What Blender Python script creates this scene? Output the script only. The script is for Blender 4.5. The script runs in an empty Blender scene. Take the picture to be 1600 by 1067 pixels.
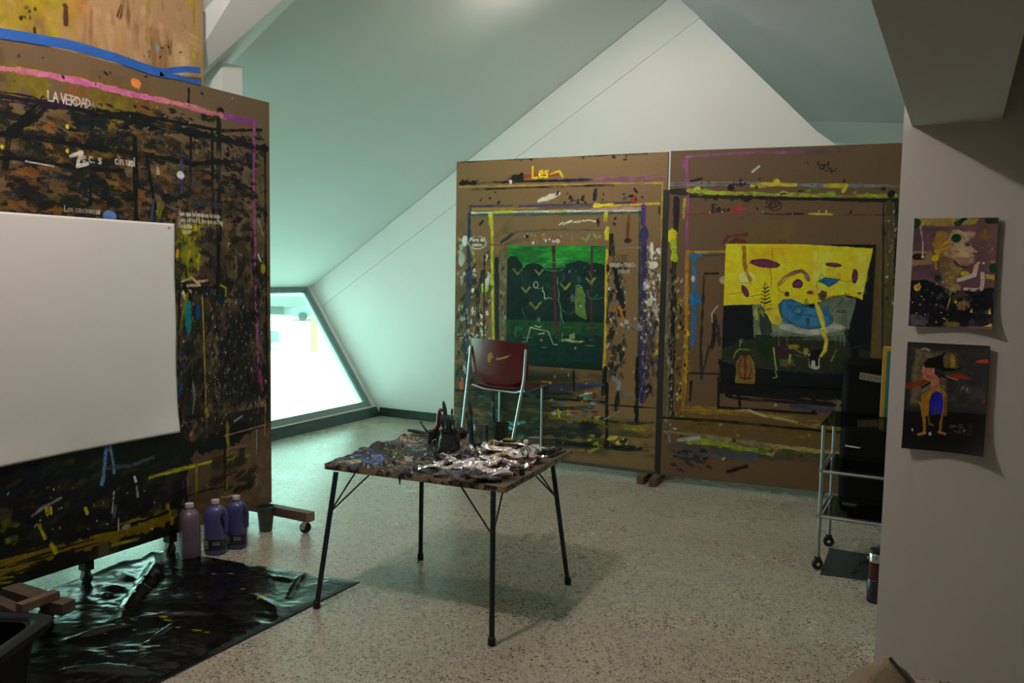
import bpy, math, random
import numpy as np
from mathutils import Vector, Matrix, Euler, Quaternion

scene = bpy.context.scene
COL = scene.collection
PI = math.pi

# ------------------------------------------------------------------ camera measurement
FOC = 1321.4
YAW, PITCH, ROLL = math.radians(27.836), math.radians(4.774), math.radians(1.002)
CAM = np.array([0.0, 0.0, 1.6])
def cam_axes():
    cy, sy, cp, sp = math.cos(YAW), math.sin(YAW), math.cos(PITCH), math.sin(PITCH)
    fwd = np.array([-sy * cp, cy * cp, -sp]); right = np.array([cy, sy, 0.0]); up = np.cross(right, fwd)
    c, s = math.cos(ROLL), math.sin(ROLL)
    return c * right + s * up, -s * right + c * up, fwd
AX = cam_axes()
def ray(x, y):
    d = AX[0] * (x - 800) + AX[1] * (533.5 - y) + AX[2] * FOC
    return d / np.linalg.norm(d)
def on_plane(x, y, p, n):
    d = ray(x, y); p = np.array(p, float); n = np.array(n, float)
    return CAM + d * (np.dot(p - CAM, n) / np.dot(d, n))
def on_y(x, y, Y): return on_plane(x, y, (0, Y, 0), (0, 1, 0))
def on_x(x, y, X): return on_plane(x, y, (X, 0, 0), (1, 0, 0))
def on_z(x, y, Z=0.0): return on_plane(x, y, (0, 0, Z), (0, 0, 1))

# ------------------------------------------------------------------ objects
ORIGIN = {}
def tag(o, label=None, cat=None, group=None, kind=None):
    if label: o['label'] = label
    if cat: o['category'] = cat
    if group: o['group'] = group
    if kind: o['kind'] = kind
    return o
def thing(name, label, cat, loc, group=None):
    o = bpy.data.objects.new(name, None); COL.objects.link(o)
    o.location = loc; o.empty_display_size = .1
    ORIGIN[o.name] = Vector(loc)
    return tag(o, label, cat, group)
def link_mesh(name, me, parent=None):
    o = bpy.data.objects.new(name, me); COL.objects.link(o)
    if parent is not None:
        off = ORIGIN.get(parent.name, Vector((0, 0, 0)))
        me.transform(Matrix.Translation(-off))
        o.parent = parent
        ORIGIN[o.name] = off
    else:
        ORIGIN[o.name] = Vector((0, 0, 0))
    return o
def recenter(o, loc):
    """put a top-level mesh object's origin at loc"""
    loc = Vector(loc); o.data.transform(Matrix.Translation(-loc)); o.location = loc; ORIGIN[o.name] = loc
    return o

class MB:
    def __init__(self): self.v = []; self.f = []; self.m = []
    def add(self, vs, fs, mi=0):
        b = len(self.v)
        self.v += [tuple(x) for x in vs]
        for f in fs:
            self.f.append(tuple(b + i for i in f)); self.m.append(mi)
        return self
    def box(self, c, s, rot=(0, 0, 0), mi=0):
        R = Euler(rot).to_matrix(); c = Vector(c)
        vs = [c + R @ Vector((sx * s[0] / 2, sy * s[1] / 2, sz * s[2] / 2)) for sx in (-1, 1) for sy in (-1, 1) for sz in (-1, 1)]
        return self.add(vs, [(0, 1, 3, 2), (4, 6, 7, 5), (0, 4, 5, 1), (2, 3, 7, 6), (0, 2, 6, 4), (1, 5, 7, 3)], mi)
    def beam(self, a, b, w, h, mi=0, up=(0, 0, 1)):
        a = Vector(a); b = Vector(b); d = (b - a).normalized(); up = Vector(up)
        s = d.cross(up).normalized(); u = s.cross(d).normalized()
        vs = []
        for p in (a, b):
            for i, j in ((-1, -1), (1, -1), (1, 1), (-1, 1)):
                vs.append(p + s * (i * w / 2) + u * (j * h / 2))
        return self.add(vs, [(3, 2, 1, 0), (4, 5, 6, 7), (0, 1, 5, 4), (1, 2, 6, 5), (2, 3, 7, 6), (3, 0, 4, 7)], mi)
    def tube(self, pts, r, seg=10, mi=0, cap=True):
        pts = [Vector(p) for p in pts]; n = len(pts)
        rs = r if isinstance(r, (list, tuple)) else [r] * n
        prev = None; rings = []
        for i, p in enumerate(pts):
            d = (pts[min(i + 1, n - 1)] - pts[max(i - 1, 0)]).normalized()
            if prev is None:
                a = Vector((0, 0, 1)) if abs(d.z) < .9 else Vector((1, 0, 0))
                u = d.cross(a).normalized()
            else:
                u = (prev - d * prev.dot(d)).normalized()
            prev = u; w = d.cross(u)
            rings.append([p + (u * math.cos(2 * PI * k / seg) + w * math.sin(2 * PI * k / seg)) * rs[i] for k in range(seg)])
        vs = [q for rg in rings for q in rg]; fs = []
        for i in range(n - 1):
            for k in range(seg):
                k2 = (k + 1) % seg
                fs.append((i * seg + k, i * seg + k2, (i + 1) * seg + k2, (i + 1) * seg + k))
        if cap:
            fs.append(tuple(range(seg))[::-1]); fs.append(tuple((n - 1) * seg + k for k in range(seg)))
        return self.add(vs, fs, mi)
    def lathe(self, c, prof, seg=24, mi=0, M=None, cap=True):
        """prof: list of (r, z); c: base point; M: 3x3 rotation"""
        c = Vector(c); M = M or Matrix.Identity(3); vs = []; fs = []; n = len(prof)
        for r, z in prof:
            for k in range(seg):
                a = 2 * PI * k / seg
                vs.append(c + M @ Vector((r * math.cos(a), r * math.sin(a), z)))
        for i in range(n - 1):
            for k in range(seg):
                k2 = (k + 1) % seg
                fs.append((i * seg + k, i * seg + k2, (i + 1) * seg + k2, (i + 1) * seg + k))
        if cap:
            fs.append(tuple(range(seg))[::-1]); fs.append(tuple((n - 1) * seg + k for k in range(seg)))
        return self.add(vs, fs, mi)
    def prism(self, poly, off, mi=0):
        """poly: 3-D points of a planar face, extruded by vector off"""
        off = Vector(off); n = len(poly); a = [Vector(p) for p in poly]; b = [p + off for p in a]
        fs = [tuple(range(n))[::-1], tuple(range(n, 2 * n))]
        for i in range(n):
            j = (i + 1) % n; fs.append((i, j, n + j, n + i))
        return self.add(a + b, fs, mi)
    def mesh(self, name, mats, smooth=False, fix=True):
        me = bpy.data.meshes.new(name)
        me.from_pydata(self.v, [], self.f)
        for m in mats: me.materials.append(m)
        me.polygons.foreach_set('material_index', self.m)
        me.update()
        if fix:
            import bmesh
            bm = bmesh.new(); bm.from_mesh(me); bmesh.ops.recalc_face_normals(bm, faces=bm.faces); bm.to_mesh(me); bm.free()
        if smooth:
            me.polygons.foreach_set('use_smooth', [True] * len(me.polygons))
            me.set_sharp_from_angle(angle=math.radians(smooth if smooth > 1 else 45))
        return me
    def build(self, name, mats, parent=None, smooth=False, bevel=0):
        if not isinstance(mats, (list, tuple)): mats = [mats]
        o = link_mesh(name, self.mesh(name, mats, smooth), parent)
        if bevel:
            md = o.modifiers.new('bevel', 'BEVEL'); md.width = bevel; md.segments = 2; md.limit_method = 'ANGLE'
        return o
def struct(name, mb, mats, parent=None, smooth=False):
    o = mb.build(name, mats, parent, smooth)
    if parent is None: o['kind'] = 'structure'
    return o

# ------------------------------------------------------------------ materials
def lin(c):
    c = np.asarray(c, float) / 255.0
    return np.where(c <= .04045, c / 12.92, ((c + .055) / 1.055) ** 2.4)
def L(*c):
    a = lin(c); return (float(a[0]), float(a[1]), float(a[2]), 1)
def mat(name, col, rough=.6, metal=0.0, var=.12, scale=12.0, bump=0.0, bscale=60.0, spec=.5, coat=0.0, detail=4):
    m = bpy.data.materials.new(name); m.use_nodes = True
    nt = m.node_tree; N = nt.nodes; bs = N['Principled BSDF']
    bs.inputs['Roughness'].default_value = rough; bs.inputs['Metallic'].default_value = metal
    bs.inputs['Specular IOR Level'].default_value = spec; bs.inputs['Coat Weight'].default_value = coat
    tc = N.new('ShaderNodeTexCoord')
    nz = N.new('ShaderNodeTexNoise'); nz.inputs['Scale'].default_value = scale; nz.inputs['Detail'].default_value = detail
    nt.links.new(tc.outputs['Object'], nz.inputs['Vector'])
    mx = N.new('ShaderNodeMix'); mx.data_type = 'RGBA'
    a = [max(0, c * (1 - var)) for c in col[:3]] + [1]; b = [min(1, c * (1 + var)) for c in col[:3]] + [1]
    mx.inputs[6].default_value = a; mx.inputs[7].default_value = b
    nt.links.new(nz.outputs['Fac'], mx.inputs[0]); nt.links.new(mx.outputs[2], bs.inputs['Base Color'])
    if bump:
        n2 = N.new('ShaderNodeTexNoise'); n2.inputs['Scale'].default_value = bscale; n2.inputs['Detail'].default_value = 3
        nt.links.new(tc.outputs['Object'], n2.inputs['Vector'])
        bp = N.new('ShaderNodeBump'); bp.inputs['Strength'].default_value = bump; bp.inputs['Distance'].default_value = .02
        nt.links.new(n2.outputs['Fac'], bp.inputs['Height']); nt.links.new(bp.outputs['Normal'], bs.inputs['Normal'])
    return m
def paint_mat(name, rough=.55, spec=.4, rvar=.15, sheen=0):
    """material whose colour is the paint laid on the surface, with grain in the gloss"""
    m = bpy.data.materials.new(name); m.use_nodes = True
    nt = m.node_tree; N = nt.nodes; bs = N['Principled BSDF']
    at = N.new('ShaderNodeAttribute'); at.attribute_name = 'paint'
    tc = N.new('ShaderNodeTexCoord')
    nz = N.new('ShaderNodeTexNoise'); nz.inputs['Scale'].default_value = 90; nz.inputs['Detail'].default_value = 4
    nt.links.new(tc.outputs['Object'], nz.inputs['Vector'])
    mr = N.new('ShaderNodeMapRange'); mr.inputs[3].default_value = rough - rvar; mr.inputs[4].default_value = rough + rvar
    nt.links.new(nz.outputs['Fac'], mr.inputs[0]); nt.links.new(mr.outputs[0], bs.inputs['Roughness'])
    mv = N.new('ShaderNodeMix'); mv.data_type = 'RGBA'; mv.blend_type = 'MULTIPLY'; mv.inputs[0].default_value = .25
    nt.links.new(at.outputs['Color'], mv.inputs[6]); nt.links.new(nz.outputs['Fac'], mv.inputs[7])
    nt.links.new(mv.outputs[2], bs.inputs['Base Color'])
    bs.inputs['Specular IOR Level'].default_value = spec
    return m
def wall_mat(name, col, rough=.75):
    m = mat(name, col, rough, var=.035, scale=1.7, bump=.06, bscale=240)
    return m
def terrazzo():
    m = bpy.data.materials.new('terrazzo'); m.use_nodes = True
    nt = m.node_tree; N = nt.nodes; bs = N['Principled BSDF']; lk = nt.links.new
    tc = N.new('ShaderNodeTexCoord')
    base = N.new('ShaderNodeTexNoise'); base.inputs['Scale'].default_value = 1.3; base.inputs['Detail'].default_value = 3
    lk(tc.outputs['Object'], base.inputs['Vector'])
    r0 = N.new('ShaderNodeMix'); r0.data_type = 'RGBA'
    r0.inputs[6].default_value = (.41, .37, .285, 1); r0.inputs[7].default_value = (.47, .425, .335, 1)
    lk(base.outputs['Fac'], r0.inputs[0]); cur = r0.outputs[2]
    for sc, thr, soft, colr, rnd in ((52, .34, .10, (.56, .51, .42, 1), .30), (140, .40, .10, (.15, .135, .11, 1), .40), (74, .36, .08, (.050, .047, .040, 1), .36), (105, .40, .08, (.035, .033, .030, 1), .30)):
        ns = N.new('ShaderNodeTexNoise'); ns.inputs['Scale'].default_value = sc * .9; ns.inputs['Detail'].default_value = 1
        lk(tc.outputs['Object'], ns.inputs['Vector'])
        ad = N.new('ShaderNodeMix'); ad.data_type = 'RGBA'; ad.blend_type = 'LINEAR_LIGHT'; ad.inputs[0].default_value = .016
        lk(tc.outputs['Object'], ad.inputs[6]); lk(ns.outputs['Color'], ad.inputs[7])
        vo = N.new('ShaderNodeTexVoronoi'); vo.inputs['Scale'].default_value = sc
        lk(ad.outputs[2], vo.inputs['Vector'])
        sep = N.new('ShaderNodeSeparateColor'); lk(vo.outputs['Color'], sep.inputs[0])
        c1 = N.new('ShaderNodeMath'); c1.operation = 'LESS_THAN'; lk(sep.outputs[0], c1.inputs[0]); c1.inputs[1].default_value = rnd
        c2 = N.new('ShaderNodeMapRange'); lk(vo.outputs['Distance'], c2.inputs[0])
        c2.inputs[1].default_value = thr + soft; c2.inputs[2].default_value = thr - soft
        c3 = N.new('ShaderNodeMath'); c3.operation = 'MULTIPLY'; lk(c1.outputs[0], c3.inputs[0]); lk(c2.outputs[0], c3.inputs[1])
        mx = N.new('ShaderNodeMix'); mx.data_type = 'RGBA'; lk(c3.outputs[0], mx.inputs[0]); lk(cur, mx.inputs[6]); mx.inputs[7].default_value = colr
        cur = mx.outputs[2]
    lk(cur, bs.inputs['Base Color'])
    mr = N.new('ShaderNodeMapRange'); mr.inputs[3].default_value = .20; mr.inputs[4].default_value = .36
    n3 = N.new('ShaderNodeTexNoise'); n3.inputs['Scale'].default_value = 2.2; n3.inputs['Detail'].default_value = 5
    lk(tc.outputs['Object'], n3.inputs['Vector']); lk(n3.outputs['Fac'], mr.inputs[0]); lk(mr.outputs[0], bs.inputs['Roughness'])
    bs.inputs['Specular IOR Level'].default_value = .5
    return m
def wood_mat(name, c1, c2, rough=.65, axis=0):
    m = bpy.data.materials.new(name); m.use_nodes = True
    nt = m.node_tree; N = nt.nodes; bs = N['Principled BSDF']; lk = nt.links.new
    tc = N.new('ShaderNodeTexCoord'); mp = N.new('ShaderNodeMapping')
    s = [30, 30, 30]; s[axis] = 2.0; mp.inputs['Scale'].default_value = s
    lk(tc.outputs['Object'], mp.inputs['Vector'])
    nz = N.new('ShaderNodeTexNoise'); nz.inputs['Scale'].default_value = 1.4; nz.inputs['Detail'].default_value = 6
    lk(mp.outputs[0], nz.inputs['Vector'])
    mx = N.new('ShaderNodeMix'); mx.data_type = 'RGBA'; mx.inputs[6].default_value = c1; mx.inputs[7].default_value = c2
    lk(nz.outputs['Fac'], mx.inputs[0]); lk(mx.outputs[2], bs.inputs['Base Color'])
    bs.inputs['Roughness'].default_value = rough
    bp = N.new('ShaderNodeBump'); bp.inputs['Strength'].default_value = .25; bp.inputs['Distance'].default_value = .01
    lk(nz.outputs['Fac'], bp.inputs['Height']); lk(bp.outputs['Normal'], bs.inputs['Normal'])
    return m
def glass_mat(name, tint, gloss=.06, rough=.03):
    m = bpy.data.materials.new(name); m.use_nodes = True
    nt = m.node_tree; N = nt.nodes; N.remove(N['Principled BSDF']); lk = nt.links.new
    tr = N.new('ShaderNodeBsdfTransparent'); tr.inputs[0].default_value = tint
    gl = N.new('ShaderNodeBsdfGlossy'); gl.inputs['Roughness'].default_value = rough
    lw = N.new('ShaderNodeLayerWeight'); lw.inputs[0].default_value = .25
    mr = N.new('ShaderNodeMapRange'); mr.inputs[3].default_value = gloss; mr.inputs[4].default_value = .6
    lk(lw.outputs['Fresnel'], mr.inputs[0])
    mx = N.new('ShaderNodeMixShader'); lk(mr.outputs[0], mx.inputs[0]); lk(tr.outputs[0], mx.inputs[1]); lk(gl.outputs[0], mx.inputs[2])
    lk(mx.outputs[0], N['Material Output'].inputs[0])
    return m
WORLD, SUN, LAMP1, LAMP2, LAMP3, EXPO = 12.8, 11.0, 52.0, 131.0, 0.0, 0.0
# ------------------------------------------------------------------ painted surfaces
RNG = np.random.default_rng(7)
def _up(a, n):
    k = a.shape[0]; x = np.linspace(0, k - 1.001, n); i = x.astype(int); f = x - i; f = f * f * (3 - 2 * f)
    a = np.vstack([a]); r = a[i] * (1 - f)[:, None] + a[np.minimum(i + 1, k - 1)] * f[:, None]
    return r[:, i] * (1 - f)[None] + r[:, np.minimum(i + 1, k - 1)] * f[None]
def fractal(n, k0, octs, seed, gain=.55):
    g = np.random.default_rng(seed); out = np.zeros((n, n)); amp = 1; tot = 0; k = k0
    for _ in range(octs):
        out += amp * _up(g.random((min(k, n), min(k, n))), n); tot += amp; amp *= gain; k *= 2
    out /= tot; lo, hi = np.percentile(out, [2, 98])
    return np.clip((out - lo) / (hi - lo), 0, 1)
NZ = fractal(1024, 96, 4, 1)        # fine grain
NM = fractal(1024, 24, 5, 2)        # patches
NB = fractal(1024, 8, 6, 3)         # broad patches
def sm(x, a, b):
    t = np.clip((x - a) / (b - a + 1e-9), 0, 1); return t * t * (3 - 2 * t)

class Canvas:
    """a flat sheet o + a*u + b*v that gets painted; positions are read off the photograph"""
    def __init__(s, o, u, v, w, h, res, base, gain=1.5, relief=.001):
        s.o = np.array(o, float); s.u = np.array(u, float); s.v = np.array(v, float); s.n = np.cross(s.u, s.v); s.n = s.n / np.linalg.norm(s.n)
        s.G = np.linalg.inv(np.array([[s.u @ s.u, s.u @ s.v], [s.u @ s.v, s.v @ s.v]]))
        s.w, s.h, s.res, s.gain, s.relief = w, h, res, gain, relief
        s.nx, s.ny = int(round(w / res)) + 1, int(round(h / res)) + 1
        s.c = np.ones((s.ny, s.nx, 3)) * np.array(base, float)
        s.z = np.zeros((s.ny, s.nx)); s.T = (0, 0, 1.0)
        s.k = 0
        d = np.dot(s.o + s.u * w / 2 + s.v * h / 2 - CAM, AX[2]); s.mpp = d / FOC
    def frame(s, ox=0, oy=0, sc=1.0): s.T = (ox, oy, sc); return s
    def px(s, p):
        P = on_plane(s.T[0] + p[0] / s.T[2], s.T[1] + p[1] / s.T[2], s.o, s.n) - s.o
        return s.G @ np.array([np.dot(P, s.u), np.dot(P, s.v)]) / s.res
    def pw(s, w): return w / s.T[2] * s.mpp / s.res
    def win(s, lo, hi):
        x0, y0 = max(0, int(lo[0])), max(0, int(lo[1])); x1, y1 = min(s.nx, int(hi[0]) + 2), min(s.ny, int(hi[1]) + 2)
        if x1 <= x0 or y1 <= y0: return None
        Y, X = np.mgrid[y0:y1, x0:x1].astype(float)
        return x0, x1, y0, y1, X, Y
    def put(s, W, m, col, thick, jit=.12):
        x0, x1, y0, y1, X, Y = W
        s.k += 131
        g = NZ[(Y.astype(int) + s.k) % 1024, (X.astype(int) + s.k * 7) % 1024]
        c = np.array(col, float)[None, None] * (1 - jit + 2 * jit * g)[..., None]
        s.c[y0:y1, x0:x1] = s.c[y0:y1, x0:x1] * (1 - m[..., None]) + c * m[..., None]
        if thick: s.z[y0:y1, x0:x1] = np.maximum(s.z[y0:y1, x0:x1] * (1 - .5 * m), m * thick * (.5 + g))
    def stroke(s, pts, w, col, rough=.35, dry=.15, alpha=1.0, thick=.6, taper=0, uv=False):
        P = [np.array(p, float) if uv else s.px(p) for p in pts]; hw = (w / s.res if uv else s.pw(w)) / 2
        hw = max(hw, .6); A = np.array(P); mg = hw * 1.6 + 2
        W = s.win(A.min(0) - mg, A.max(0) + mg)
        if W is None: return
        x0, x1, y0, y1, X, Y = W
        best = np.full(X.shape, 1e9); across = np.zeros(X.shape); along = np.zeros(X.shape); acc = 0
        tot = sum(np.linalg.norm(P[i + 1] - P[i]) for i in range(len(P) - 1)) + 1e-6
        for i in range(len(P) - 1):
            d = P[i + 1] - P[i]; l = np.linalg.norm(d) + 1e-6; d = d / l
            rx, ry = X - P[i][0], Y - P[i][1]
            t = np.clip(rx * d[0] + ry * d[1], 0, l); ex, ey = rx - t * d[0], ry - t * d[1]
            q = np.hypot(ex, ey); up = q < best
            best = np.where(up, q, best); across = np.where(up, rx * -d[1] + ry * d[0], across); along = np.where(up, acc + t, along); acc += l
        s.k += 977; o = s.k
        n = NM[(Y.astype(int) * 3 + o) % 1024, (X.astype(int) * 3 + o * 3) % 1024] - .5
        h = hw * (1 + rough * 1.6 * n)
        if taper: h = h * (1 - taper * np.abs(along / tot * 2 - 1) ** 2)
        m = sm(h - best, -.55, .55)
        if dry > 0:
            st = NZ[(np.abs(across) * 40 / max(hw, 4) + o).astype(int) % 1024, (along / 5 + o).astype(int) % 1024]
            m = m * sm(st, dry - .12, dry + .12)
        s.put(W, m * alpha, col, thick)
    def blob(s, c, rx, ry, col, ang=0, rough=.4, alpha=1.0, thick=.8, soft=.12, uv=False, dry=0):
        C = np.array(c, float) if uv else s.px(c); rx, ry = (rx / s.res, ry / s.res) if uv else (s.pw(rx), s.pw(ry))
        rx = max(rx, .55); ry = max(ry, .55); R = max(rx, ry) * 1.5 + 2
        W = s.win(C - R, C + R)
        if W is None: return
        X, Y = W[4] - C[0], W[5] - C[1]; ca, sa = math.cos(ang), math.sin(ang)
        q = np.hypot((X * ca + Y * sa) / rx, (-X * sa + Y * ca) / ry); s.k += 613; o = s.k
        n = NM[((W[5]) * 2 + o).astype(int) % 1024, ((W[4]) * 2 + o * 5).astype(int) % 1024] - .5
        e = max(soft, .5 / min(rx, ry))
        n2 = NZ[(W[5] * 5 + o * 2).astype(int) % 1024, (W[4] * 5 + o).astype(int) % 1024] - .5
        m = sm(1 + rough * (1.2 * n + .7 * n2) - q, -e, e)
        if dry: m = m * sm(NZ[((-X * sa + Y * ca) * 11 + o).astype(int) % 1024, ((X * ca + Y * sa) * 1.2 + o).astype(int) % 1024], dry - .18, dry + .12)
        s.put(W, m * alpha, col, thick)
    def dabs(s, n, box, cols, size=(3, 10), aspect=(1.5, 3.5), ang=(-.4, .4), seed=0, alpha=(.75, 1), thick=.8, poly=None, rough=.6):
        g = np.random.default_rng(seed + 100)
        for _ in range(n):
            if poly is None: p = (g.uniform(box[0], box[2]), g.uniform(box[1], box[3]))
            else:
                for _t in range(30):
                    p = (g.uniform(box[0], box[2]), g.uniform(box[1], box[3]))
                    if inside(p, poly): break
            r = g.uniform(size[0], size[1]) ** 1.0 / 2; a = g.uniform(*aspect)
            c = np.array(cols[g.integers(len(cols))], float) * g.uniform(.8, 1.2)
            s.blob(p, r * math.sqrt(a), r / math.sqrt(a), c, g.uniform(*ang), rough, g.uniform(*alpha), thick, dry=(g.uniform(.1, .42) if g.random() < .7 else 0) if r * s.mpp > .006 else 0)
    def fill(s, poly, col, edge=1.0, alpha=1.0, thick=.4, jit=.12, grain=0.0):
        P = np.array([s.px(p) for p in poly]); mg = 4
        W = s.win(P.min(0) - mg, P.max(0) + mg)
        if W is None: return
        x0, x1, y0, y1, X, Y = W; s.k += 389; o = s.k; e = s.pw(edge) if edge else 0
        XX = X + e * 2 * (NM[(Y.astype(int) * 3 + o) % 1024, (X.astype(int) * 3 + o) % 1024] - .5)
        YY = Y + e * 2 * (NM[(Y.astype(int) * 3 + o * 3) % 1024, (X.astype(int) * 3 + o * 5) % 1024] - .5)
        m = np.zeros(X.shape, bool); n = len(P)
        for i in range(n):
            a, b = P[i], P[(i + 1) % n]
            if a[1] == b[1]: continue
            c = ((a[1] > YY) != (b[1] > YY)) & (XX < (b[0] - a[0]) * (YY - a[1]) / (b[1] - a[1]) + a[0]); m ^= c
        m = m.astype(float)
        if grain: m = m * sm(NM[(Y.astype(int) * 2 + o) % 1024, (X.astype(int) * 2 + o * 3) % 1024], grain - .15, grain + .15)
        s.put(W, m * alpha, col, thick, jit)
    def wash(s, box, col, thr=.5, soft=.25, alpha=.8, sc=1.0, stretch=(1, 1), thick=.15):
        a = s.px((box[0], box[1])); b = s.px((box[2], box[3])); lo, hi = np.minimum(a, b), np.maximum(a, b)
        W = s.win(lo, hi)
        if W is None: return
        X, Y = W[4], W[5]; s.k += 811; o = s.k
        n = NB[(Y * sc * stretch[1] + o).astype(int) % 1024, (X * sc * stretch[0] + o * 3).astype(int) % 1024]
        fx = np.minimum(X - lo[0], hi[0] - X) / (hi[0] - lo[0] + 1e-6); fy = np.minimum(Y - lo[1], hi[1] - Y) / (hi[1] - lo[1] + 1e-6)
        f = sm(np.minimum(fx, fy), 0, .12)
        s.put(W, sm(n, thr - soft, thr + soft) * f * alpha, col, thick)
    def write(s, text, p, h, col, w=None, slant=0.0, rise=0.0, dry=0.0, alpha=1.0, sp=1.0):
        """brush handwriting from small pen glyphs; h in photo pixels"""
        P = s.px(p) * s.res; hh = s.pw(h) * s.res; x = 0.0; w = w or h * .16
        for i, ch in enumerate(text):
            if ch == ' ': x += .55 * sp; continue
            wd, strokes = GLYPH[ch]
            for st in strokes:
                q = [((P[0] + (x + gx * wd + slant * gy) * hh * .62), P[1] + gy * hh + (x + gx * wd) * hh * .62 * rise) for gx, gy in st]
                s.stroke([(a / s.res, b / s.res) for a, b in q], s.pw(w) * s.res, col, .3, dry, alpha, .7, uv=True)
            x += (wd + .28) * sp
    def ridge(s, pts, w, h):
        P = [s.px(p) for p in pts]; hw = w / s.res; A = np.array(P)
        W = s.win(A.min(0) - 3 * hw, A.max(0) + 3 * hw)
        if W is None: return
        x0, x1, y0, y1, X, Y = W; best = np.full(X.shape, 1e9); al = np.zeros(X.shape); acc = 0
        for i in range(len(P) - 1):
            d = P[i + 1] - P[i]; l = np.linalg.norm(d) + 1e-6; d = d / l
            t = np.clip((X - P[i][0]) * d[0] + (Y - P[i][1]) * d[1], 0, l); q = np.hypot(X - P[i][0] - t * d[0], Y - P[i][1] - t * d[1])
            al = np.where(q < best, acc + t, al); best = np.minimum(q, best); acc += l
        s.z[y0:y1, x0:x1] += h * np.exp(-(best / hw) ** 2) * np.sin(PI * np.clip(al / acc, .12, .88))
    def albedo(s): return np.clip(lin(np.clip(s.c, 0, 255)) ** 1.08 * 1.15 * s.gain, .0015, .86)
    def build(s, name, mats, parent=None, back=.012, bend=None, smooth=True):
        ny, nx = s.ny, s.nx
        V, U = np.mgrid[0:ny, 0:nx].astype(float); U *= s.w / (nx - 1); V *= s.h / (ny - 1)
        D = s.z * s.relief
        if bend is not None: D = D + bend(U / s.w, V / s.h)
        co = s.o + U[..., None] * s.u + V[..., None] * s.v + D[..., None] * s.n
        co = co.reshape(-1, 3); idx = np.arange(nx * ny).reshape(ny, nx)
        q = np.stack([idx[:-1, :-1], idx[:-1, 1:], idx[1:, 1:], idx[1:, :-1]], -1).reshape(-1, 4)
        rim = np.concatenate([idx[0, :-1], idx[:-1, -1], idx[-1, :0:-1], idx[:0:-1, 0]]); nr = len(rim)
        if bend is None: rb = s.o + (co[rim] - s.o) - np.outer((co[rim] - s.o) @ s.n + back, s.n)
        else: rb = co[rim] - s.n * back
        nv = nx * ny; r2 = nv + np.arange(nr)
        sq = np.stack([rim, r2, np.roll(r2, -1), np.roll(rim, -1)], -1)
        co = np.vstack([co, rb])
        extra = []
        if bend is None: ngon = r2[::-1]
        else:   # a bent sheet gets a coarse back surface of its own
            ngon = None; bk = (s.o + U[..., None] * s.u + V[..., None] * s.v + (bend(U / s.w, V / s.h) - back)[..., None] * s.n).reshape(-1, 3)
            b0 = len(co); co = np.vstack([co, bk]); bq = b0 + q[:, ::-1]
        loops = np.concatenate([q.ravel(), sq.ravel(), ngon if ngon is not None else bq.ravel()])
        nq = len(q) + len(sq) + (0 if ngon is not None else len(bq))
        starts = np.arange(nq) * 4
        if ngon is not None: starts = np.append(starts, nq * 4)
        me = bpy.data.meshes.new(name)
        me.vertices.add(len(co)); me.vertices.foreach_set('co', co.ravel())
        me.loops.add(len(loops)); me.loops.foreach_set('vertex_index', loops.astype(np.int32))
        me.polygons.add(len(starts)); me.polygons.foreach_set('loop_start', starts.astype(np.int32))
        mi = np.ones(len(starts), np.int32); mi[:len(q)] = 0; me.polygons.foreach_set('material_index', mi)
        sh = np.zeros(len(starts), bool); sh[:len(q)] = smooth; me.polygons.foreach_set('use_smooth', sh)
        for m in mats: me.materials.append(m)
        me.update(calc_edges=True); me.validate()
        at = me.color_attributes.new('paint', 'FLOAT_COLOR', 'POINT')
        ca = np.ones((len(co), 4)); ca[:, :3] = .25; ca[:nv, :3] = s.albedo().reshape(-1, 3)
        at.data.foreach_set('color', ca.ravel().astype(np.float32))
        return link_mesh(name, me, parent)
def inside(p, poly):
    r = False; n = len(poly)
    for i in range(n):
        a, b = poly[i], poly[(i + 1) % n]
        if (a[1] > p[1]) != (b[1] > p[1]) and p[0] < (b[0] - a[0]) * (p[1] - a[1]) / (b[1] - a[1]) + a[0]: r = not r
    return r
def ell(x, y, rx, ry, a0=0, a1=360, n=10):
    return [(x + rx * math.cos(math.radians(a0 + (a1 - a0) * i / n)), y + ry * math.sin(math.radians(a0 + (a1 - a0) * i / n))) for i in range(n + 1)]
O_ = ell(.5, .3, .5, .3)
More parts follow.
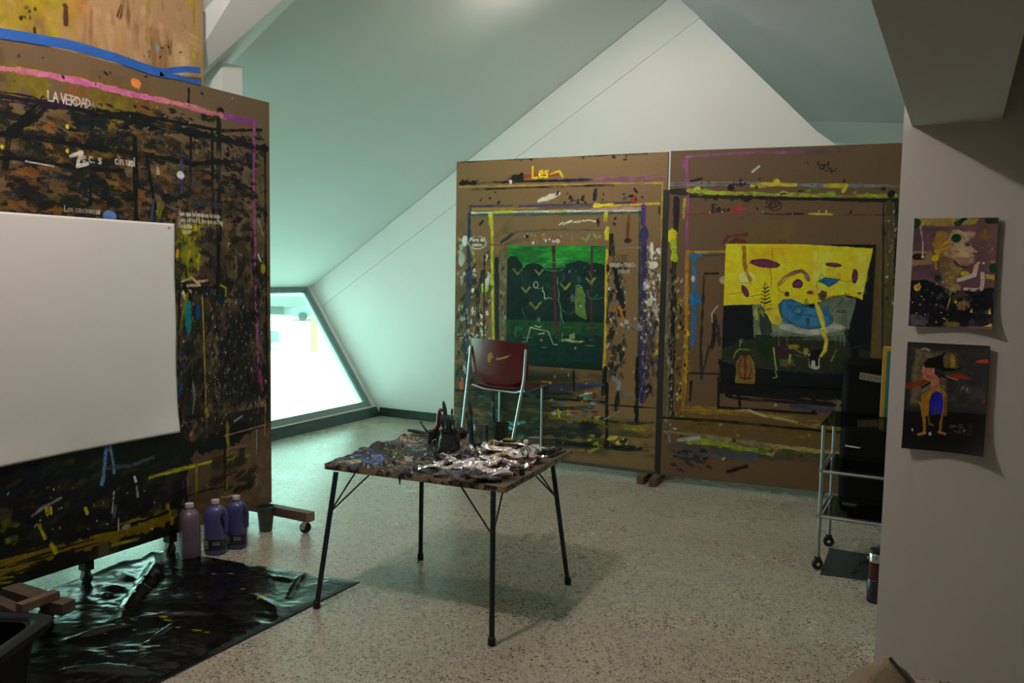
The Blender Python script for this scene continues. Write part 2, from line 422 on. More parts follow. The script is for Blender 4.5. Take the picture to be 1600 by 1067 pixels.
GLYPH = {
 'L': (.8, [[(0, 1), (0, 0), (1, 0)]]), 'A': (.9, [[(0, 0), (.5, 1), (1, 0)], [(.2, .4), (.8, .4)]]),
 'V': (.8, [[(0, 1), (.5, 0), (1, 1)]]), 'E': (.8, [[(1, 1), (0, 1), (0, 0), (1, 0)], [(0, .5), (.8, .5)]]),
 'R': (.8, [[(0, 0), (0, 1), (.8, .9), (.8, .6), (0, .5), (1, 0)]]), 'D': (.8, [[(0, 0), (0, 1), (.8, .8), (1, .4), (0, 0)]]),
 'S': (.8, [[(1, .9), (.3, 1), (.1, .7), (.9, .4), (.8, .05), (0, .05)]]), 'F': (.8, [[(0, 0), (0, 1), (1, 1)], [(0, .55), (.7, .55)]]),
 'I': (.2, [[(.5, 0), (.5, 1)]]), 'T': (.8, [[(0, 1), (1, 1)], [(.5, 1), (.5, 0)]]), 'P': (.7, [[(0, 0), (0, 1), (1, .85), (.8, .5), (0, .5)]]),
 'Q': (1, [ell(.5, .5, .5, .5), [(.6, .25), (1.1, -.1)]]), 'C': (.8, [ell(.6, .5, .6, .5, 50, 310)]), 'N': (.8, [[(0, 0), (0, 1), (1, 0), (1, 1)]]),
 'M': (1, [[(0, 0), (.1, 1), (.5, .4), (.9, 1), (1, 0)]]), 'O': (.9, [ell(.5, .5, .5, .5)]), 'U': (.8, [[(0, 1), (0, .2), (.5, 0), (1, .2), (1, 1)]]),
 'a': (.6, [O_, [(1, .6), (1, 0)]]), 'b': (.6, [[(0, 1), (0, 0)], O_]), 'c': (.55, [ell(.6, .3, .6, .3, 50, 310)]), 'd': (.6, [O_, [(1, 1), (1, 0)]]),
 'e': (.6, [[(0, .3), (1, .35), (.8, .6), (.2, .55), (0, .25), (.4, 0), (1, .08)]]), 'g': (.6, [O_, [(1, .6), (1, -.3), (.3, -.4)]]),
 'i': (.15, [[(.5, 0), (.5, .55)], [(.5, .8), (.5, .84)]]), 'j': (.3, [[(.8, .6), (.8, -.3), (0, -.4)]]), 'l': (.15, [[(.5, 0), (.5, 1)]]),
 'm': (.9, [[(0, 0), (0, .6), (.4, .55), (.5, 0)], [(.5, .5), (.9, .55), (1, 0)]]), 'n': (.55, [[(0, 0), (0, .6), (.8, .55), (1, 0)]]),
 'o': (.6, [O_]), 'p': (.6, [[(0, .6), (0, -.4)], O_]), 'q': (.6, [O_, [(1, .6), (1, -.4)]]), 'r': (.45, [[(0, 0), (0, .6)], [(0, .4), (1, .6)]]),
 's': (.5, [[(1, .55), (.2, .55), (.2, .35), (.9, .25), (.8, 0), (0, .02)]]), 't': (.45, [[(.4, .95), (.4, .05), (1, 0)], [(0, .65), (1, .65)]]),
 'u': (.55, [[(0, .6), (.05, .1), (.6, 0), (1, .2)], [(1, .6), (1, 0)]]), 'v': (.5, [[(0, .6), (.5, 0), (1, .6)]]), 'y': (.5, [[(0, .6), (.5, .05)], [(1, .6), (.2, -.4)]]),
 '/': (.5, [[(0, 0), (1, 1)]]), '.': (.2, [[(.5, 0), (.5, .06)]]), '-': (.5, [[(0, .35), (1, .38)]]), '1': (.4, [[(0, .75), (.8, 1), (.6, 0)]]), '7': (.6, [[(0, 1), (1, 1), (.4, 0)]]),
}
# ------------------------------------------------------------------ the setting
M_WALL = wall_mat('white_plaster', (.74, .73, .71))
M_CEIL = wall_mat('ceiling_plaster', (.70, .72, .69))
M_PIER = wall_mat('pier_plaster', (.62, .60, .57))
M_FLOOR = terrazzo()
M_DIM = wall_mat('grey_plaster', (.22, .215, .20))
M_BASE = mat('dark_skirting_vinyl', (.012, .028, .028), .4, var=.2)
M_ALU = mat('window_aluminium', (.20, .26, .24), .5, .1, var=.06)  # aluminium darkened towards teal, its backlit shade put into the colour
M_GASKET = mat('window_gasket', (.03, .05, .05), .5)
M_GLASS = glass_mat('green_tinted_glass', (.745, 1.0, .885, 1), .03)

YB, SLOPE, LEAN = 7.421, .6457, .7094          # gable wall, left roof slope, outward lean of the window wall
XF, XE, ZE = -5.532, -6.506, 1.373             # foot of the window wall, eave
def xw(z): return XF - LEAN * z
def zs(x): return ZE + SLOPE * (x - XE)
Y0, YN = -3.0, 10.6                            # room ends along the ridge
XR = 4.5

fl = MB(); fl.box(((XF + XR) / 2, (Y0 + YN) / 2, -.05), (XR - XF + .3, YN - Y0, .1))
struct('floor', fl, M_FLOOR)
# left window wall: sill strip, mullions and eave strip, window panes between
SILL, HEAD = .115, ZE + .01
wl = MB()
def lean_slab(mb, y0, y1, z0, z1, t=.12, mi=0):
    a = [(xw(z0), y0, z0), (xw(z0), y1, z0), (xw(z1), y1, z1), (xw(z1), y0, z1)]
    mb.prism(a, (-t * .82, 0, -t * .57), mi)
lean_slab(wl, Y0, YN, 0, SILL)
wins = [(4.06, 7.36), (1.7, 3.78)]
lean_slab(wl, 7.36, YN, SILL, ZE); lean_slab(wl, 3.78, 4.06, SILL, ZE); lean_slab(wl, Y0, 1.7, SILL, ZE)
struct('wall_left', wl, M_WALL)
bl = MB(); bl.prism([(XF + .012, Y0, 0), (XF + .012, YB, 0), (xw(.092) + .012, YB, .092), (xw(.092) + .012, Y0, .092)], (-.012, 0, 0))
struct('baseboard_left', bl, M_BASE)
for i, (a, b) in enumerate(wins):
    w = bpy.data.objects.new('window_%d' % (i + 1), None); COL.objects.link(w); w['kind'] = 'structure'; w.location = (xw(SILL), (a + b) / 2, SILL)
    ORIGIN[w.name] = Vector(w.location)
    f = MB(); n = Vector((.82, 0, .57)); T = .055
    def bar(p, q, up):
        f.beam(p, q, T, .05, 0, up)
    z0, z1 = SILL - .008, HEAD
    P = [Vector((xw(z0), a, z0)), Vector((xw(z0), b, z0)), Vector((xw(z1), b, z1)), Vector((xw(z1), a, z1))]
    d = (P[3] - P[0]).normalized()
    for (p, q) in ((P[0] + d * T / 2, P[1] + d * T / 2), (P[3] - d * T / 2, P[2] - d * T / 2)): bar(p - n * .02, q - n * .02, n)
    for (p, q) in ((P[0], P[3]), (P[1], P[2])):
        s = Vector((0, T / 2 if p is P[0] else -T / 2, 0)); bar(p + s - n * .018, q + s - n * .018, n)
    struct('window_frame', f, M_ALU, w)
    g = MB(); i0 = T * .9
    r = MB()
    Q = [P[0] + d * T + Vector((0, T, 0)), P[1] + d * T - Vector((0, T, 0)), P[2] - d * T - Vector((0, T, 0)), P[3] - d * T + Vector((0, T, 0))]
    for k in range(4): r.beam(Q[k] - n * .012, Q[(k + 1) % 4] - n * .012, .016, .03, 0, n)
    struct('window_gasket', r, M_GASKET, w)
    g.prism([p - n * .03 for p in Q], -n * .006)
    struct('glass_pane', g, M_GLASS, w)
# roof slope on the left, ridge, flat crown and the wing on the right
sl = MB(); xt = -1.5
sl.prism([(XE - .1, Y0, zs(XE - .1)), (xt, Y0, zs(xt)), (xt, YB + .1, zs(xt)), (XE - .1, YB + .1, zs(XE - .1))], (-.09, 0, .14))
struct('ceiling_slope', sl, M_CEIL)
cr = MB(); cr.box(((xt + XR) / 2 - .05, (Y0 + YN) / 2, zs(xt) + .07), (XR - xt + .3, YN - Y0, .14))
struct('ceiling', cr, M_CEIL)
# gable wall at the back, free slanted edge on its right
gb = MB()
gp = [(XF, YB, 0), (-.62, YB, 0), (-.62, YB, 2.55), (-.933, YB, 2.649), (-1.118, YB, 2.789), (-2.363, YB, 4.048), (XE, YB, ZE)]
gb.prism(gp, (0, .12, 0)); struct('wall_back', gb, M_WALL)
c1, c2 = on_y(1094, 28, YB), on_y(505, 477, YB)
tr = MB(); tr.prism([(-6.30, YB, zs(-6.30) - .005), (c2[0], YB, c2[2]), (c1[0], YB, c1[2]), (-2.363, YB, 4.04)], (0, -.014, 0))
struct('trim_1', tr, M_WALL)
bb = MB(); bb.box(((XF - .62) / 2, YB - .006, .046), (-.62 - XF, .012, .092)); struct('baseboard_back', bb, M_BASE)
# wing beyond the gable: a roof slope rising towards the room, cove and wall under it
lx, ly = math.cos(YAW), math.sin(YAW); fx, fy = -ly, lx
def wp(l, d, z): return (lx * l + fx * d, ly * l + fy * d, z)
wg = MB()
DK, ZK = 9.35, 1.6 + 9.35 * .1786; DT, ZT = 7.2, 4.62
wg.prism([wp(-1.2, DK, ZK), wp(8.0, DK, ZK), wp(8.0, DT, ZT), wp(-1.2, DT, ZT)], (fx * .08, fy * .08, .1))
struct('ceiling_wing', wg, M_CEIL)
w2 = MB()
w2.prism([wp(-1.2, DK, ZK), wp(8.0, DK, ZK), wp(8.0, DK + .12, ZK - .20), wp(-1.2, DK + .12, ZK - .20)], (fx * .1, fy * .1, .02))
w2.prism([wp(-1.2, DK + .12, ZK - .20), wp(8, DK + .12, ZK - .20), wp(8, DK + .02, 0), wp(-1.2, DK + .02, 0)], (fx * .12, fy * .12, 0))
struct('wall_wing', w2, M_CEIL)
# outer walls of the shell
we = MB(); we.box((XR + .06, (Y0 + 4.4) / 2, 2.35), (.12, 4.4 - Y0, 4.7)); we.box((XR + .06, (6.9 + YN) / 2, 2.35), (.12, YN - 6.9, 4.7))
we.box((XR + .06, 5.65, 1.1), (.12, 2.5, 2.2)); we.box((XR + .06, 5.65, 3.95), (.12, 2.5, 1.5))
struct('wall_right', we, M_DIM)
wr = bpy.data.objects.new('window_3', None); COL.objects.link(wr); wr['kind'] = 'structure'; wr.location = (XR, 5.65, 2.2); ORIGIN[wr.name] = Vector(wr.location)  # unseen window, added to give the wing its green light
f = MB()
for z in (2.23, 3.17): f.box((XR + .06, 5.65, z), (.06, 2.5, .06))
for y in (4.43, 5.65, 6.87): f.box((XR + .06, y, 2.7), (.06, .06, 1.0))
struct('window_frame', f, M_ALU, wr)
g = MB(); g.box((XR + .06, 5.65, 2.7), (.008, 2.44, .96)); struct('glass_pane', g, M_GLASS, wr)
ws = MB(); ws.box(((XF + XR) / 2 - .5, Y0 - .06, 2.35), (XR - XF + 1.4, .12, 4.7)); struct('wall_front', ws, M_DIM)
wn = MB(); wn.box(((-3.0 + XR) / 2, YN + .06, 2.35), (XR + 3.2, .12, 4.7)); struct('wall_far', wn, M_DIM)
# pier on the right and the longitudinal beam that dies into it
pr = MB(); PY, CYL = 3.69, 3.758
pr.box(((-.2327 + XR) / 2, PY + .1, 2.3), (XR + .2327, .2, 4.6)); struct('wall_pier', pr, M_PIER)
bm_ = MB(); M_PIER_SHADED = wall_mat('beam_plaster', (.50, .485, .45)); bm_.box((-.0506, (Y0 + PY) / 2, 2.189 + .55), (.3034, PY - Y0, 1.1)); struct('beam_ceiling', bm_, M_PIER_SHADED)  # same paint as the pier, darkened to put the soffit's shade into its colour
lc = MB(); lc.box(((.1011 + XR) / 2, (Y0 + PY) / 2, 2.72), (XR - .1011, PY - Y0, .1)); struct('ceiling_aisle', lc, M_PIER)  # unseen lowered ceiling, added to keep the pier dark right of the beam
# rafter of the portal frame on the left and its column
rf = MB()
RY = 3.56                                         # haunched: deep at the knee, thinning up the slope
A1, A2 = Vector((-4.22, RY, 2.559)), Vector((-3.10, RY, 3.681))
B1, B2 = Vector((-4.62, RY + .44, zs(-4.62))), Vector((-2.90, RY + .50, zs(-2.90)))
T = lambda p, h: Vector((p.x, p.y, max(zs(p.x), p.z) + h))
rf.add([A1, A2, B2, B1, T(A1, .12), T(A2, .12), T(B2, .12), T(B1, .12)],
       [(0, 1, 2, 3), (0, 4, 5, 1), (3, 2, 6, 7), (4, 7, 6, 5), (0, 3, 7, 4), (1, 5, 6, 2)])
struct('beam_left', rf, M_WALL)
cl = MB(); cl.box((-4.28, CYL + .08, 1.41), (.60, .16, 2.82)); struct('wall_column', cl, M_WALL)

# ------------------------------------------------------------------ outside the windows
M_CONC = mat('sunlit_concrete', (.52, .52, .54), .9, var=.08, scale=.6)
M_FACADE = mat('facade_paint', (.50, .52, .52), .8, var=.06, scale=.5)
M_DARK = mat('dark_metal_outdoors', (.16, .18, .18), .5, var=.2)
M_CAR = mat('car_paint', (.16, .19, .20), .3, .1, var=.1)
M_POST = mat('yellow_bollard_paint', (.34, .34, .09), .6, var=.1)
M_TYRE = mat('tyre_rubber', (.02, .02, .02), .8)
M_SCREEN = mat('car_glass', (.25, .30, .32), .1, var=.05)
GZ = -2.2
gr = MB(); gr.box((-42, 12, GZ - .1), (72, 150, .2)); gr.box((46, 12, GZ - .1), (80, 150, .2)); struct('ground_outside', gr, M_CONC)
kb = MB()
d0, d1 = on_z(380, 512, GZ), on_z(600, 516, GZ)
kb.beam(Vector(d0) + Vector((0, 0, .06)), Vector(d1) + Vector((0, 0, .06)), .5, .14)
e0, e1 = on_z(380, 556, GZ), on_z(540, 572, GZ); struct('kerb_outside', kb, M_CONC)
fd = thing('garage_building', 'pale building with a dark garage opening across the street outside the window', 'building', (-27, 29, GZ))
def vp_(l, d, z): return (lx * l + fx * d, ly * l + fy * d, z)
u = Vector((lx, ly, 0)); fw_ = Vector((fx, fy, 0))
b0 = Vector(vp_(-44, 68, GZ)); b1 = Vector(vp_(10, 68, GZ))
w = MB(); w.prism([b0, b1, b1 + Vector((0, 0, 7)), b0 + Vector((0, 0, 7))], fw_ * 6); w.build('wall', M_FACADE, fd)
w = MB(); q0 = Vector(vp_(-30, 67.5, -1.50)); q1 = Vector(vp_(10, 67.5, -1.50)); w.prism([q0, q1, q1 + Vector((0, 0, .80)), q0 + Vector((0, 0, .80))], -fw_ * .9); w.build('canopy', M_DARK, fd)
w = MB(); q0 = Vector(vp_(-20.6, 67.95, GZ)); q1 = Vector(vp_(-18.4, 67.95, GZ)); w.prism([q0, q1, q1 + Vector((0, 0, .9)), q0 + Vector((0, 0, .9))], -fw_ * .05); w.build('garage_door', M_DARK, fd)
def car(name, label, c, ang, s=1.0):
    t = thing(name, label, 'car', c); R = Matrix.Rotation(ang, 3, 'Z'); C = Vector(c)
    def X(x, y, z): return C + R @ (Vector((x, y, z)) * s)
    side = [(-2.1, .3), (-2.15, .75), (-1.6, .92), (-.9, 1.02), (-.4, 1.42), (.9, 1.45), (1.6, 1.0), (2.1, .9), (2.15, .35)]
    b = MB(); b.prism([X(x, -.85, z) for x, z in side], R @ Vector((0, 1.7 * s, 0))); b.build('body', M_CAR, t)
    g = MB()
    g.prism([X(-.72, -.87, 1.04), X(-.33, -.87, 1.36), X(.85, -.87, 1.38), X(1.35, -.87, 1.04)], R @ Vector((0, -.01, 0)))
    g.build('side_window', M_SCREEN, t)
    for x in (-1.35, 1.35):
        for y in (-.8, .8):
            k = MB(); k.lathe(X(x, y - .1, .32), [(.32 * s, 0), (.32 * s, .2 * s)], 16, 0, R @ Matrix.Rotation(-PI / 2, 3, 'X')); k.build('wheel', M_TYRE, t)
car('parked_car', 'dark car parked in front of the building across the street', tuple(vp_(-13.75, 61, GZ)), YAW + .25, 1.0)
car('passing_car', 'dark car close to the left edge of the window view, nearest outside', tuple(vp_(-12.75, 38.5, GZ)), YAW + .6, .9)
bo = thing('bollard', 'yellow green bollard on a white foot outside the window', 'post', tuple(on_z(491, 558, GZ)))
p = bo.location
k = MB(); k.lathe(p, [(.15, .0), (.15, 1.75), (.11, 1.84), (.0, 1.86)], 16, cap=False); k.build('post', M_POST, bo)
k = MB(); k.lathe(p, [(.28, 0), (.26, .16), (.16, .22)], 16); k.build('foot', M_CONC, bo)
# ------------------------------------------------------------------ painting boards
M_PAINT = paint_mat('dried_paint', .5, .28)
M_PAINTM = paint_mat('matt_paint', .7, .22, .1)
M_MDF = mat('hardboard_edge', (.16, .10, .06), .8, var=.2, scale=30)
M_FOOT = wood_mat('stained_wood', (.05, .028, .018, 1), (.14, .08, .05, 1), .6)
M_STEEL = mat('chrome', (.62, .64, .64), .25, 1.0, var=.05)
M_RUBBER = mat('black_rubber', (.012, .012, .013), .6, var=.2)
M_PAPER = mat('blank_paper', (.86, .83, .81), .85, var=.03, scale=4)
M_TAPE = mat('blue_tape', (.015, .10, .40), .55, var=.35, scale=9)
BLK, DK2, WHT = (14, 16, 18), (24, 26, 26), (185, 182, 178)

# --- big board on the left (faces the room)
XB = -3.752
c = Canvas((XB, 2.08, .125), (0, 1, 0), (0, 0, 1), 1.83, 2.462, .0034, (98, 81, 60), 1.45, .0016)
c.wash((-60, 60, 260, 420), (110, 74, 22), .52, .2, .75, 2); c.wash((-60, 60, 240, 420), (104, 98, 20), .62, .15, .75, 3)
c.wash((-40, 60, 240, 180), (70, 55, 40), .55, .2, .6, 2, (1, .4))
c.wash((0, 150, 430, 640), (46, 36, 26), .5, .2, .6, 3)
c.wash((270, 470, 430, 720), (24, 24, 24), .35, .2, .85, 3); c.wash((-60, 650, 300, 860), (20, 24, 20), .1, .2, .95, 2)
lf = [(-40, 120), (420, 200), (420, 640), (-40, 340)]
dark = [(16, 20, 20), (22, 26, 22), (26, 20, 30), (18, 26, 36), (34, 28, 16)]
c.dabs(420, (0, 165, 415, 345), dark, (5, 17), (1.6, 3.8), (-.45, .3), 1, poly=[(0, 170), (335, 205), (410, 215), (410, 350), (0, 340)], rough=.9)
c.dabs(160, (0, 180, 300, 345), [(112, 76, 22), (96, 92, 26), (118, 92, 62), (124, 70, 26), (60, 62, 70)], (5, 18), (1.2, 3), (-.4, .4), 2, alpha=(.4, .8))
c.dabs(150, (0, 160, 300, 345), dark, (4, 12), (1.6, 4), (-.4, .3), 3)
c.dabs(120, (0, 170, 340, 345), [(88, 66, 34), (70, 56, 36), (100, 78, 50), (46, 44, 22), (108, 66, 24)], (6, 20), (2, 5), (-.35, .35), 103, alpha=(.5, .9), rough=1)
c.dabs(90, (0, 180, 330, 345), dark, (8, 26), (2, 5), (-.4, .3), 104, alpha=(.7, 1), rough=1.1)
c.dabs(120, (190, 200, 412, 345), [(96, 80, 60), (84, 68, 48), (60, 50, 38)], (4, 12), (1.5, 3.5), (-.8, .6), 105, rough=1)
# black structure lines
for pts, w in (([(-30, 145), (100, 166), (200, 184), (260, 200), (345, 217), (415, 233)], 13), ([(-30, 206), (60, 216), (130, 229), (230, 242), (300, 256), (350, 252)], 8),
               ([(-30, 243), (60, 252), (120, 263), (190, 267)], 7), ([(200, 176), (300, 196), (345, 204), (408, 203)], 5), ([(62, 168), (40, 190), (18, 208)], 15), ([(15, 205), (8, 262)], 7),
               ([(341, 172), (342, 300), (341, 420), (338, 520)], 10), ([(331, 205), (333, 330)], 7), ([(211, 215), (212, 342)], 8), ([(228, 240), (238, 300), (246, 345)], 6), ([(141, 275), (142, 318), (122, 330)], 4),
               ([(272, 345), (270, 480), (272, 690)], 6), ([(281, 350), (279, 560), (284, 690)], 4), ([(414, 226), (415, 420), (418, 640)], 5), ([(295, 140), (294, 168)], 5), ([(298, 215), (297, 300)], 4)):
    c.stroke(pts, w, BLK, .5, .18)
c.stroke([(-30, 150), (60, 160), (100, 166)], 8, (40, 22, 46), .5, .3); c.stroke([(360, 222), (408, 232)], 6, (46, 32, 50), .4, .2)
c.blob((345, 172), 7, 5, BLK); c.dabs(26, (110, 250, 175, 305), dark, (6, 16), (1, 2.2), (-.5, .5), 4)
c.stroke([(-30, 104), (40, 111), (130, 128), (200, 146), (270, 160), (330, 176), (352, 182)], 9, (172, 104, 118), .45, .14); c.stroke([(70, 116), (190, 143), (240, 155)], 6, (168, 92, 140), .5, .3)
c.stroke([(352, 182), (400, 192)], 9, (122, 60, 128), .5, .1); c.stroke([(397, 190), (396, 280), (398, 350), (399, 440), (402, 540), (406, 596)], 6, (140, 72, 124), .35, .04)
c.stroke([(403, 575), (410, 610)], 9, (120, 40, 90), .6, .2)
c.blob((212, 131), 9, 7, (212, 122, 66)); c.stroke([(283, 252), (284, 300)], 7, (52, 56, 92), .5, .35); c.blob((282, 273), 7, 6, (190, 186, 184), 0, .3); c.blob((171, 338), 11, 9, (92, 118, 168), 0, .1)
c.stroke([(240, 312), (236, 344)], 5, (52, 60, 96), .5, .3)
for p in ((105, 198), (105, 236), (3, 230)): c.blob(p, 2.5, 3, (190, 170, 40))
c.stroke([(40, 252), (84, 260)], 2, (180, 170, 160), .3, .3)
c.write('LA VERDAD', (75, 157), 13, (178, 172, 165), 1.9, dry=.1, sp=.86); c.write('SEA', (128, 168), 11, (150, 130, 110), 1.5, dry=.35, alpha=.6)
for P in ([(110, 244), (128, 238), (122, 252), (121, 260), (136, 256)],): c.stroke(P, 5, (180, 172, 160), .4)
c.write('e c. s', (128, 252), 13, (176, 168, 158), 2.2); c.write('cin ual', (180, 256), 12, (178, 172, 164), 2.0); c.write('li', (245, 272), 11, (170, 165, 158), 2)
c.write('Los canciones', (101, 330), 8, (150, 145, 135), 1.3); c.write('.a', (150, 334), 8, (190, 188, 170), 1.6)
# upper right part of the board
c.dabs(90, (350, 215, 412, 340), dark, (3, 11), (1.3, 3.4), (-.9, .6), 5)
c.dabs(60, (296, 310, 400, 420), [(104, 84, 60), (82, 66, 46), (44, 34, 24)], (5, 14), (1.3, 3), (-.7, .5), 6)
c.fill([(282, 350), (316, 345), (312, 400), (300, 440), (276, 440), (280, 380)], (116, 120, 22), 8, .9, grain=.25); c.dabs(30, (276, 350, 312, 440), [(140, 144, 26), (168, 130, 24), (70, 84, 24)], (3, 10), (1.5, 3), (1.2, 1.9), 7)
c.stroke([(250, 322), (246, 345)], 10, (100, 104, 20), .6, .3); c.stroke([(301, 316), (345, 322)], 8, (50, 52, 64), .5, .2)
for i, (t, x) in enumerate((('Que que la banda en la vida', 279), ('Cans otros FILtro que es Pag', 279), ('Sa listas', 279), ('sentir', 286))): c.write(t, (x, 336 + i * 9.6), 7.2, (196, 192, 170), 1.05, sp=.93)
c.write('rd', (357, 385), 9, WHT, 1.3); c.stroke([(320, 396), (330, 394), (338, 402)], 2, (150, 145, 135))
# dense band right of the paper
c.dabs(60, (276, 350, 412, 470), [(30, 28, 24), (40, 32, 24), (18, 26, 30), (50, 40, 30)], (6, 18), (1.2, 3), (-.8, 1.6), 106, rough=1.1)
dk2 = [(14, 16, 18), (20, 24, 26), (34, 26, 18), (22, 34, 26), (18, 28, 46), (50, 38, 26)]
P0 = [(272, 420), (412, 400), (424, 700), (272, 720)]
c.dabs(520, (272, 400, 424, 720), dk2, (4, 14), (1.5, 4.5), (.9, 2.1), 8, poly=P0, rough=.8)
c.dabs(70, (272, 440, 400, 690), [(70, 52, 34), (60, 58, 20), (40, 52, 70), (84, 68, 46), (58, 30, 26)], (4, 10), (1.5, 4), (.9, 2.1), 9)
c.dabs(260, (320, 470, 412, 640), [(150, 130, 110), (120, 104, 110), (170, 166, 160), (70, 84, 110), (110, 84, 60)], (1.2, 3.4), (2, 6), (1.1, 2.0), 10)
c.dabs(110, (272, 440, 418, 700), [(186, 182, 176), (150, 146, 130), (140, 132, 60)], (1.2, 3.2), (1.2, 4), (.8, 2.2), 11)
c.dabs(60, (402, 330, 418, 700), [(110, 100, 110), (150, 146, 140), (120, 114, 30), (60, 40, 70)], (2, 4.5), (2, 5), (1.3, 1.8), 12)
for p in ([(284, 440), (300, 434), (312, 446), (292, 446), (298, 456)], [(308, 440), (324, 438)]): c.stroke(p, 4, (176, 152, 128), .5, .2)
c.stroke([(272, 451), (310, 450), (352, 449)], 3, BLK); c.stroke([(345, 446), (353, 450), (352, 462)], 5, (118, 122, 40), .4); c.stroke([(286, 456), (290, 470)], 5, (190, 180, 150), .5)
c.blob((294, 496), 6, 24, (22, 108, 118), 0, .5); c.blob((309, 486), 6, 17, (24, 66, 110), 0, .4); c.blob((345, 468), 6, 9, (20, 34, 70)); c.blob((332, 457), 6, 4, (44, 56, 76))
c.stroke([(316, 462), (318, 520), (320, 580), (322, 640)], 2.5, (136, 126, 40), .4, .15); c.stroke([(292, 460), (280, 520)], 7, (110, 112, 24), .5, .35); c.stroke([(303, 500), (300, 524)], 9, (80, 84, 24), .5, .3)
c.stroke([(301, 594), (304, 622), (301, 646)], 5, (120, 126, 140), .4, taper=.7); c.stroke([(284, 600), (278, 620)], 6, (40, 64, 100), .5, .2); c.stroke([(276, 548), (286, 570)], 6, (60, 64, 72), .6, .3)
c.stroke([(402, 340), (406, 352), (411, 366)], 3, (170, 165, 165)); c.stroke([(403, 398), (407, 408)], 3, WHT); c.blob((411, 420), 5, 9, (150, 136, 24), .2)
c.stroke([(272, 655), (310, 650), (352, 646)], 3, BLK); c.dabs(8, (283, 640, 312, 704), [(160, 126, 24), (150, 70, 26)], (5, 9), (1, 3), (1.2, 1.9), 13)
# lower part
c.fill([(290, 700), (420, 668), (427, 785), (290, 808)], (92, 74, 54), 3, .9); c.fill([(282, 706), (352, 690), (352, 770), (288, 800)], (76, 62, 48), 6, .8, grain=.3)
c.fill([(-60, 735), (120, 712), (272, 684), (300, 690), (380, 664), (396, 676), (350, 700), (300, 712), (288, 745), (284, 790), (262, 806), (230, 800), (120, 832), (-60, 872)], (17, 20, 19), 7, .97, thick=.8)
c.dabs(70, (0, 720, 280, 830), [(62, 44, 26), (70, 58, 22), (84, 68, 50), (44, 56, 24), (40, 44, 46), (70, 56, 40)], (6, 26), (1.5, 4), (-.2, .7), 14, alpha=(.3, .7), rough=1)
c.dabs(130, (0, 725, 285, 840), [(12, 14, 14), (18, 22, 20), (16, 20, 30)], (6, 20), (1.5, 4), (-.2, .7), 15)
c.stroke([(-60, 905), (70, 868), (150, 845), (240, 816), (268, 804)], 22, (112, 98, 16), .6, .28); c.stroke([(150, 838), (240, 812)], 12, (120, 106, 18), .6, .2)
c.stroke([(176, 852), (215, 842)], 4, (150, 146, 30), .5, .3); c.stroke([(50, 892), (110, 870)], 20, (22, 20, 16), .7, .1); c.stroke([(262, 790), (268, 816)], 8, (130, 126, 24), .5, .3)
c.stroke([(-60, 915), (20, 905)], 10, (120, 112, 20), .6, .3)
c.stroke([(110, 840), (200, 822), (262, 800)], 5, BLK, .6, .1)
c.stroke([(166, 700), (162, 740), (159, 756)], 6, (82, 122, 164), .4, .2); c.stroke([(172, 698), (176, 720), (178, 738)], 5, (96, 124, 150), .4, .25); c.stroke([(166, 732), (200, 728), (240, 714)], 6, (62, 80, 92), .5, .3)
c.stroke([(50, 806), (66, 794), (95, 778)], 6, (116, 114, 120), .5, .15, taper=.5); c.stroke([(178, 768), (175, 800)], 3, WHT, .5, .2); c.stroke([(180, 790), (176, 816)], 4, (150, 150, 150), .5, .2)
for a, b in (((61, 820), (70, 840)), ((80, 850), (87, 863)), ((72, 794), (74, 804)), ((79, 793), (80, 803)), ((133, 794), (136, 802))): c.stroke([a, b], 5, (176, 166, 26), .5)
c.stroke([(210, 745), (212, 752)], 4, (196, 194, 180)); c.stroke([(213, 760), (215, 776)], 3, (190, 190, 180)); c.blob((197, 823), 8, 4, (130, 128, 124)); c.stroke([(185, 810), (185, 828)], 2, WHT)
c.dabs(30, (10, 760, 270, 830), [(190, 186, 170), (160, 150, 30)], (1.5, 3.5), (1, 3), (0, 3), 16); c.dabs(8, (-10, 815, 30, 850), [(84, 96, 22)], (6, 14), (1, 2), (-.5, .5), 17)
c.stroke([(234, 746), (255, 740), (300, 728), (345, 717)], 6, (150, 150, 26), .4, .1); c.stroke([(345, 717), (375, 714), (388, 712)], 6, (130, 132, 28), .5, .3); c.blob((364, 716), 8, 14, (126, 126, 26), .3, .6, .8)
c.stroke([(307, 726), (307, 770)], 6, (120, 116, 24), .3, .15); c.stroke([(355, 660), (356, 720), (352, 770)], 7, (124, 116, 20), .6, .3); c.stroke([(322, 640), (324, 650)], 6, (130, 120, 30), .5, .3)
c.stroke([(280, 780), (320, 766), (352, 760)], 3, BLK); c.stroke([(288, 740), (292, 795)], 5, BLK); c.stroke([(350, 670), (352, 766)], 6, BLK, .6, .2)
c.dabs(26, (330, 700, 396, 765), [(26, 24, 22), (44, 30, 24), (30, 26, 20)], (8, 22), (1.6, 3.5), (-.1, .6), 18)
c.stroke([(350, 681), (380, 673), (416, 663)], 2.4, (156, 118, 106), .4, .05); c.stroke([(358, 700), (385, 696), (398, 686)], 4, (116, 88, 70), .6, .25); c.stroke([(366, 658), (378, 650)], 4, (140, 140, 150), .5, .2)
c.stroke([(401, 672), (401, 720), (402, 740), (400, 758)], 2.6, (150, 140, 130), .6, .3); c.stroke([(415, 630), (413, 680)], 3, (150, 100, 60), .5, .3); c.stroke([(346, 777), (364, 774)], 4, (140, 132, 122), .6, .2); c.stroke([(346, 785), (360, 800)], 14, (110, 92, 26), .7, .35)
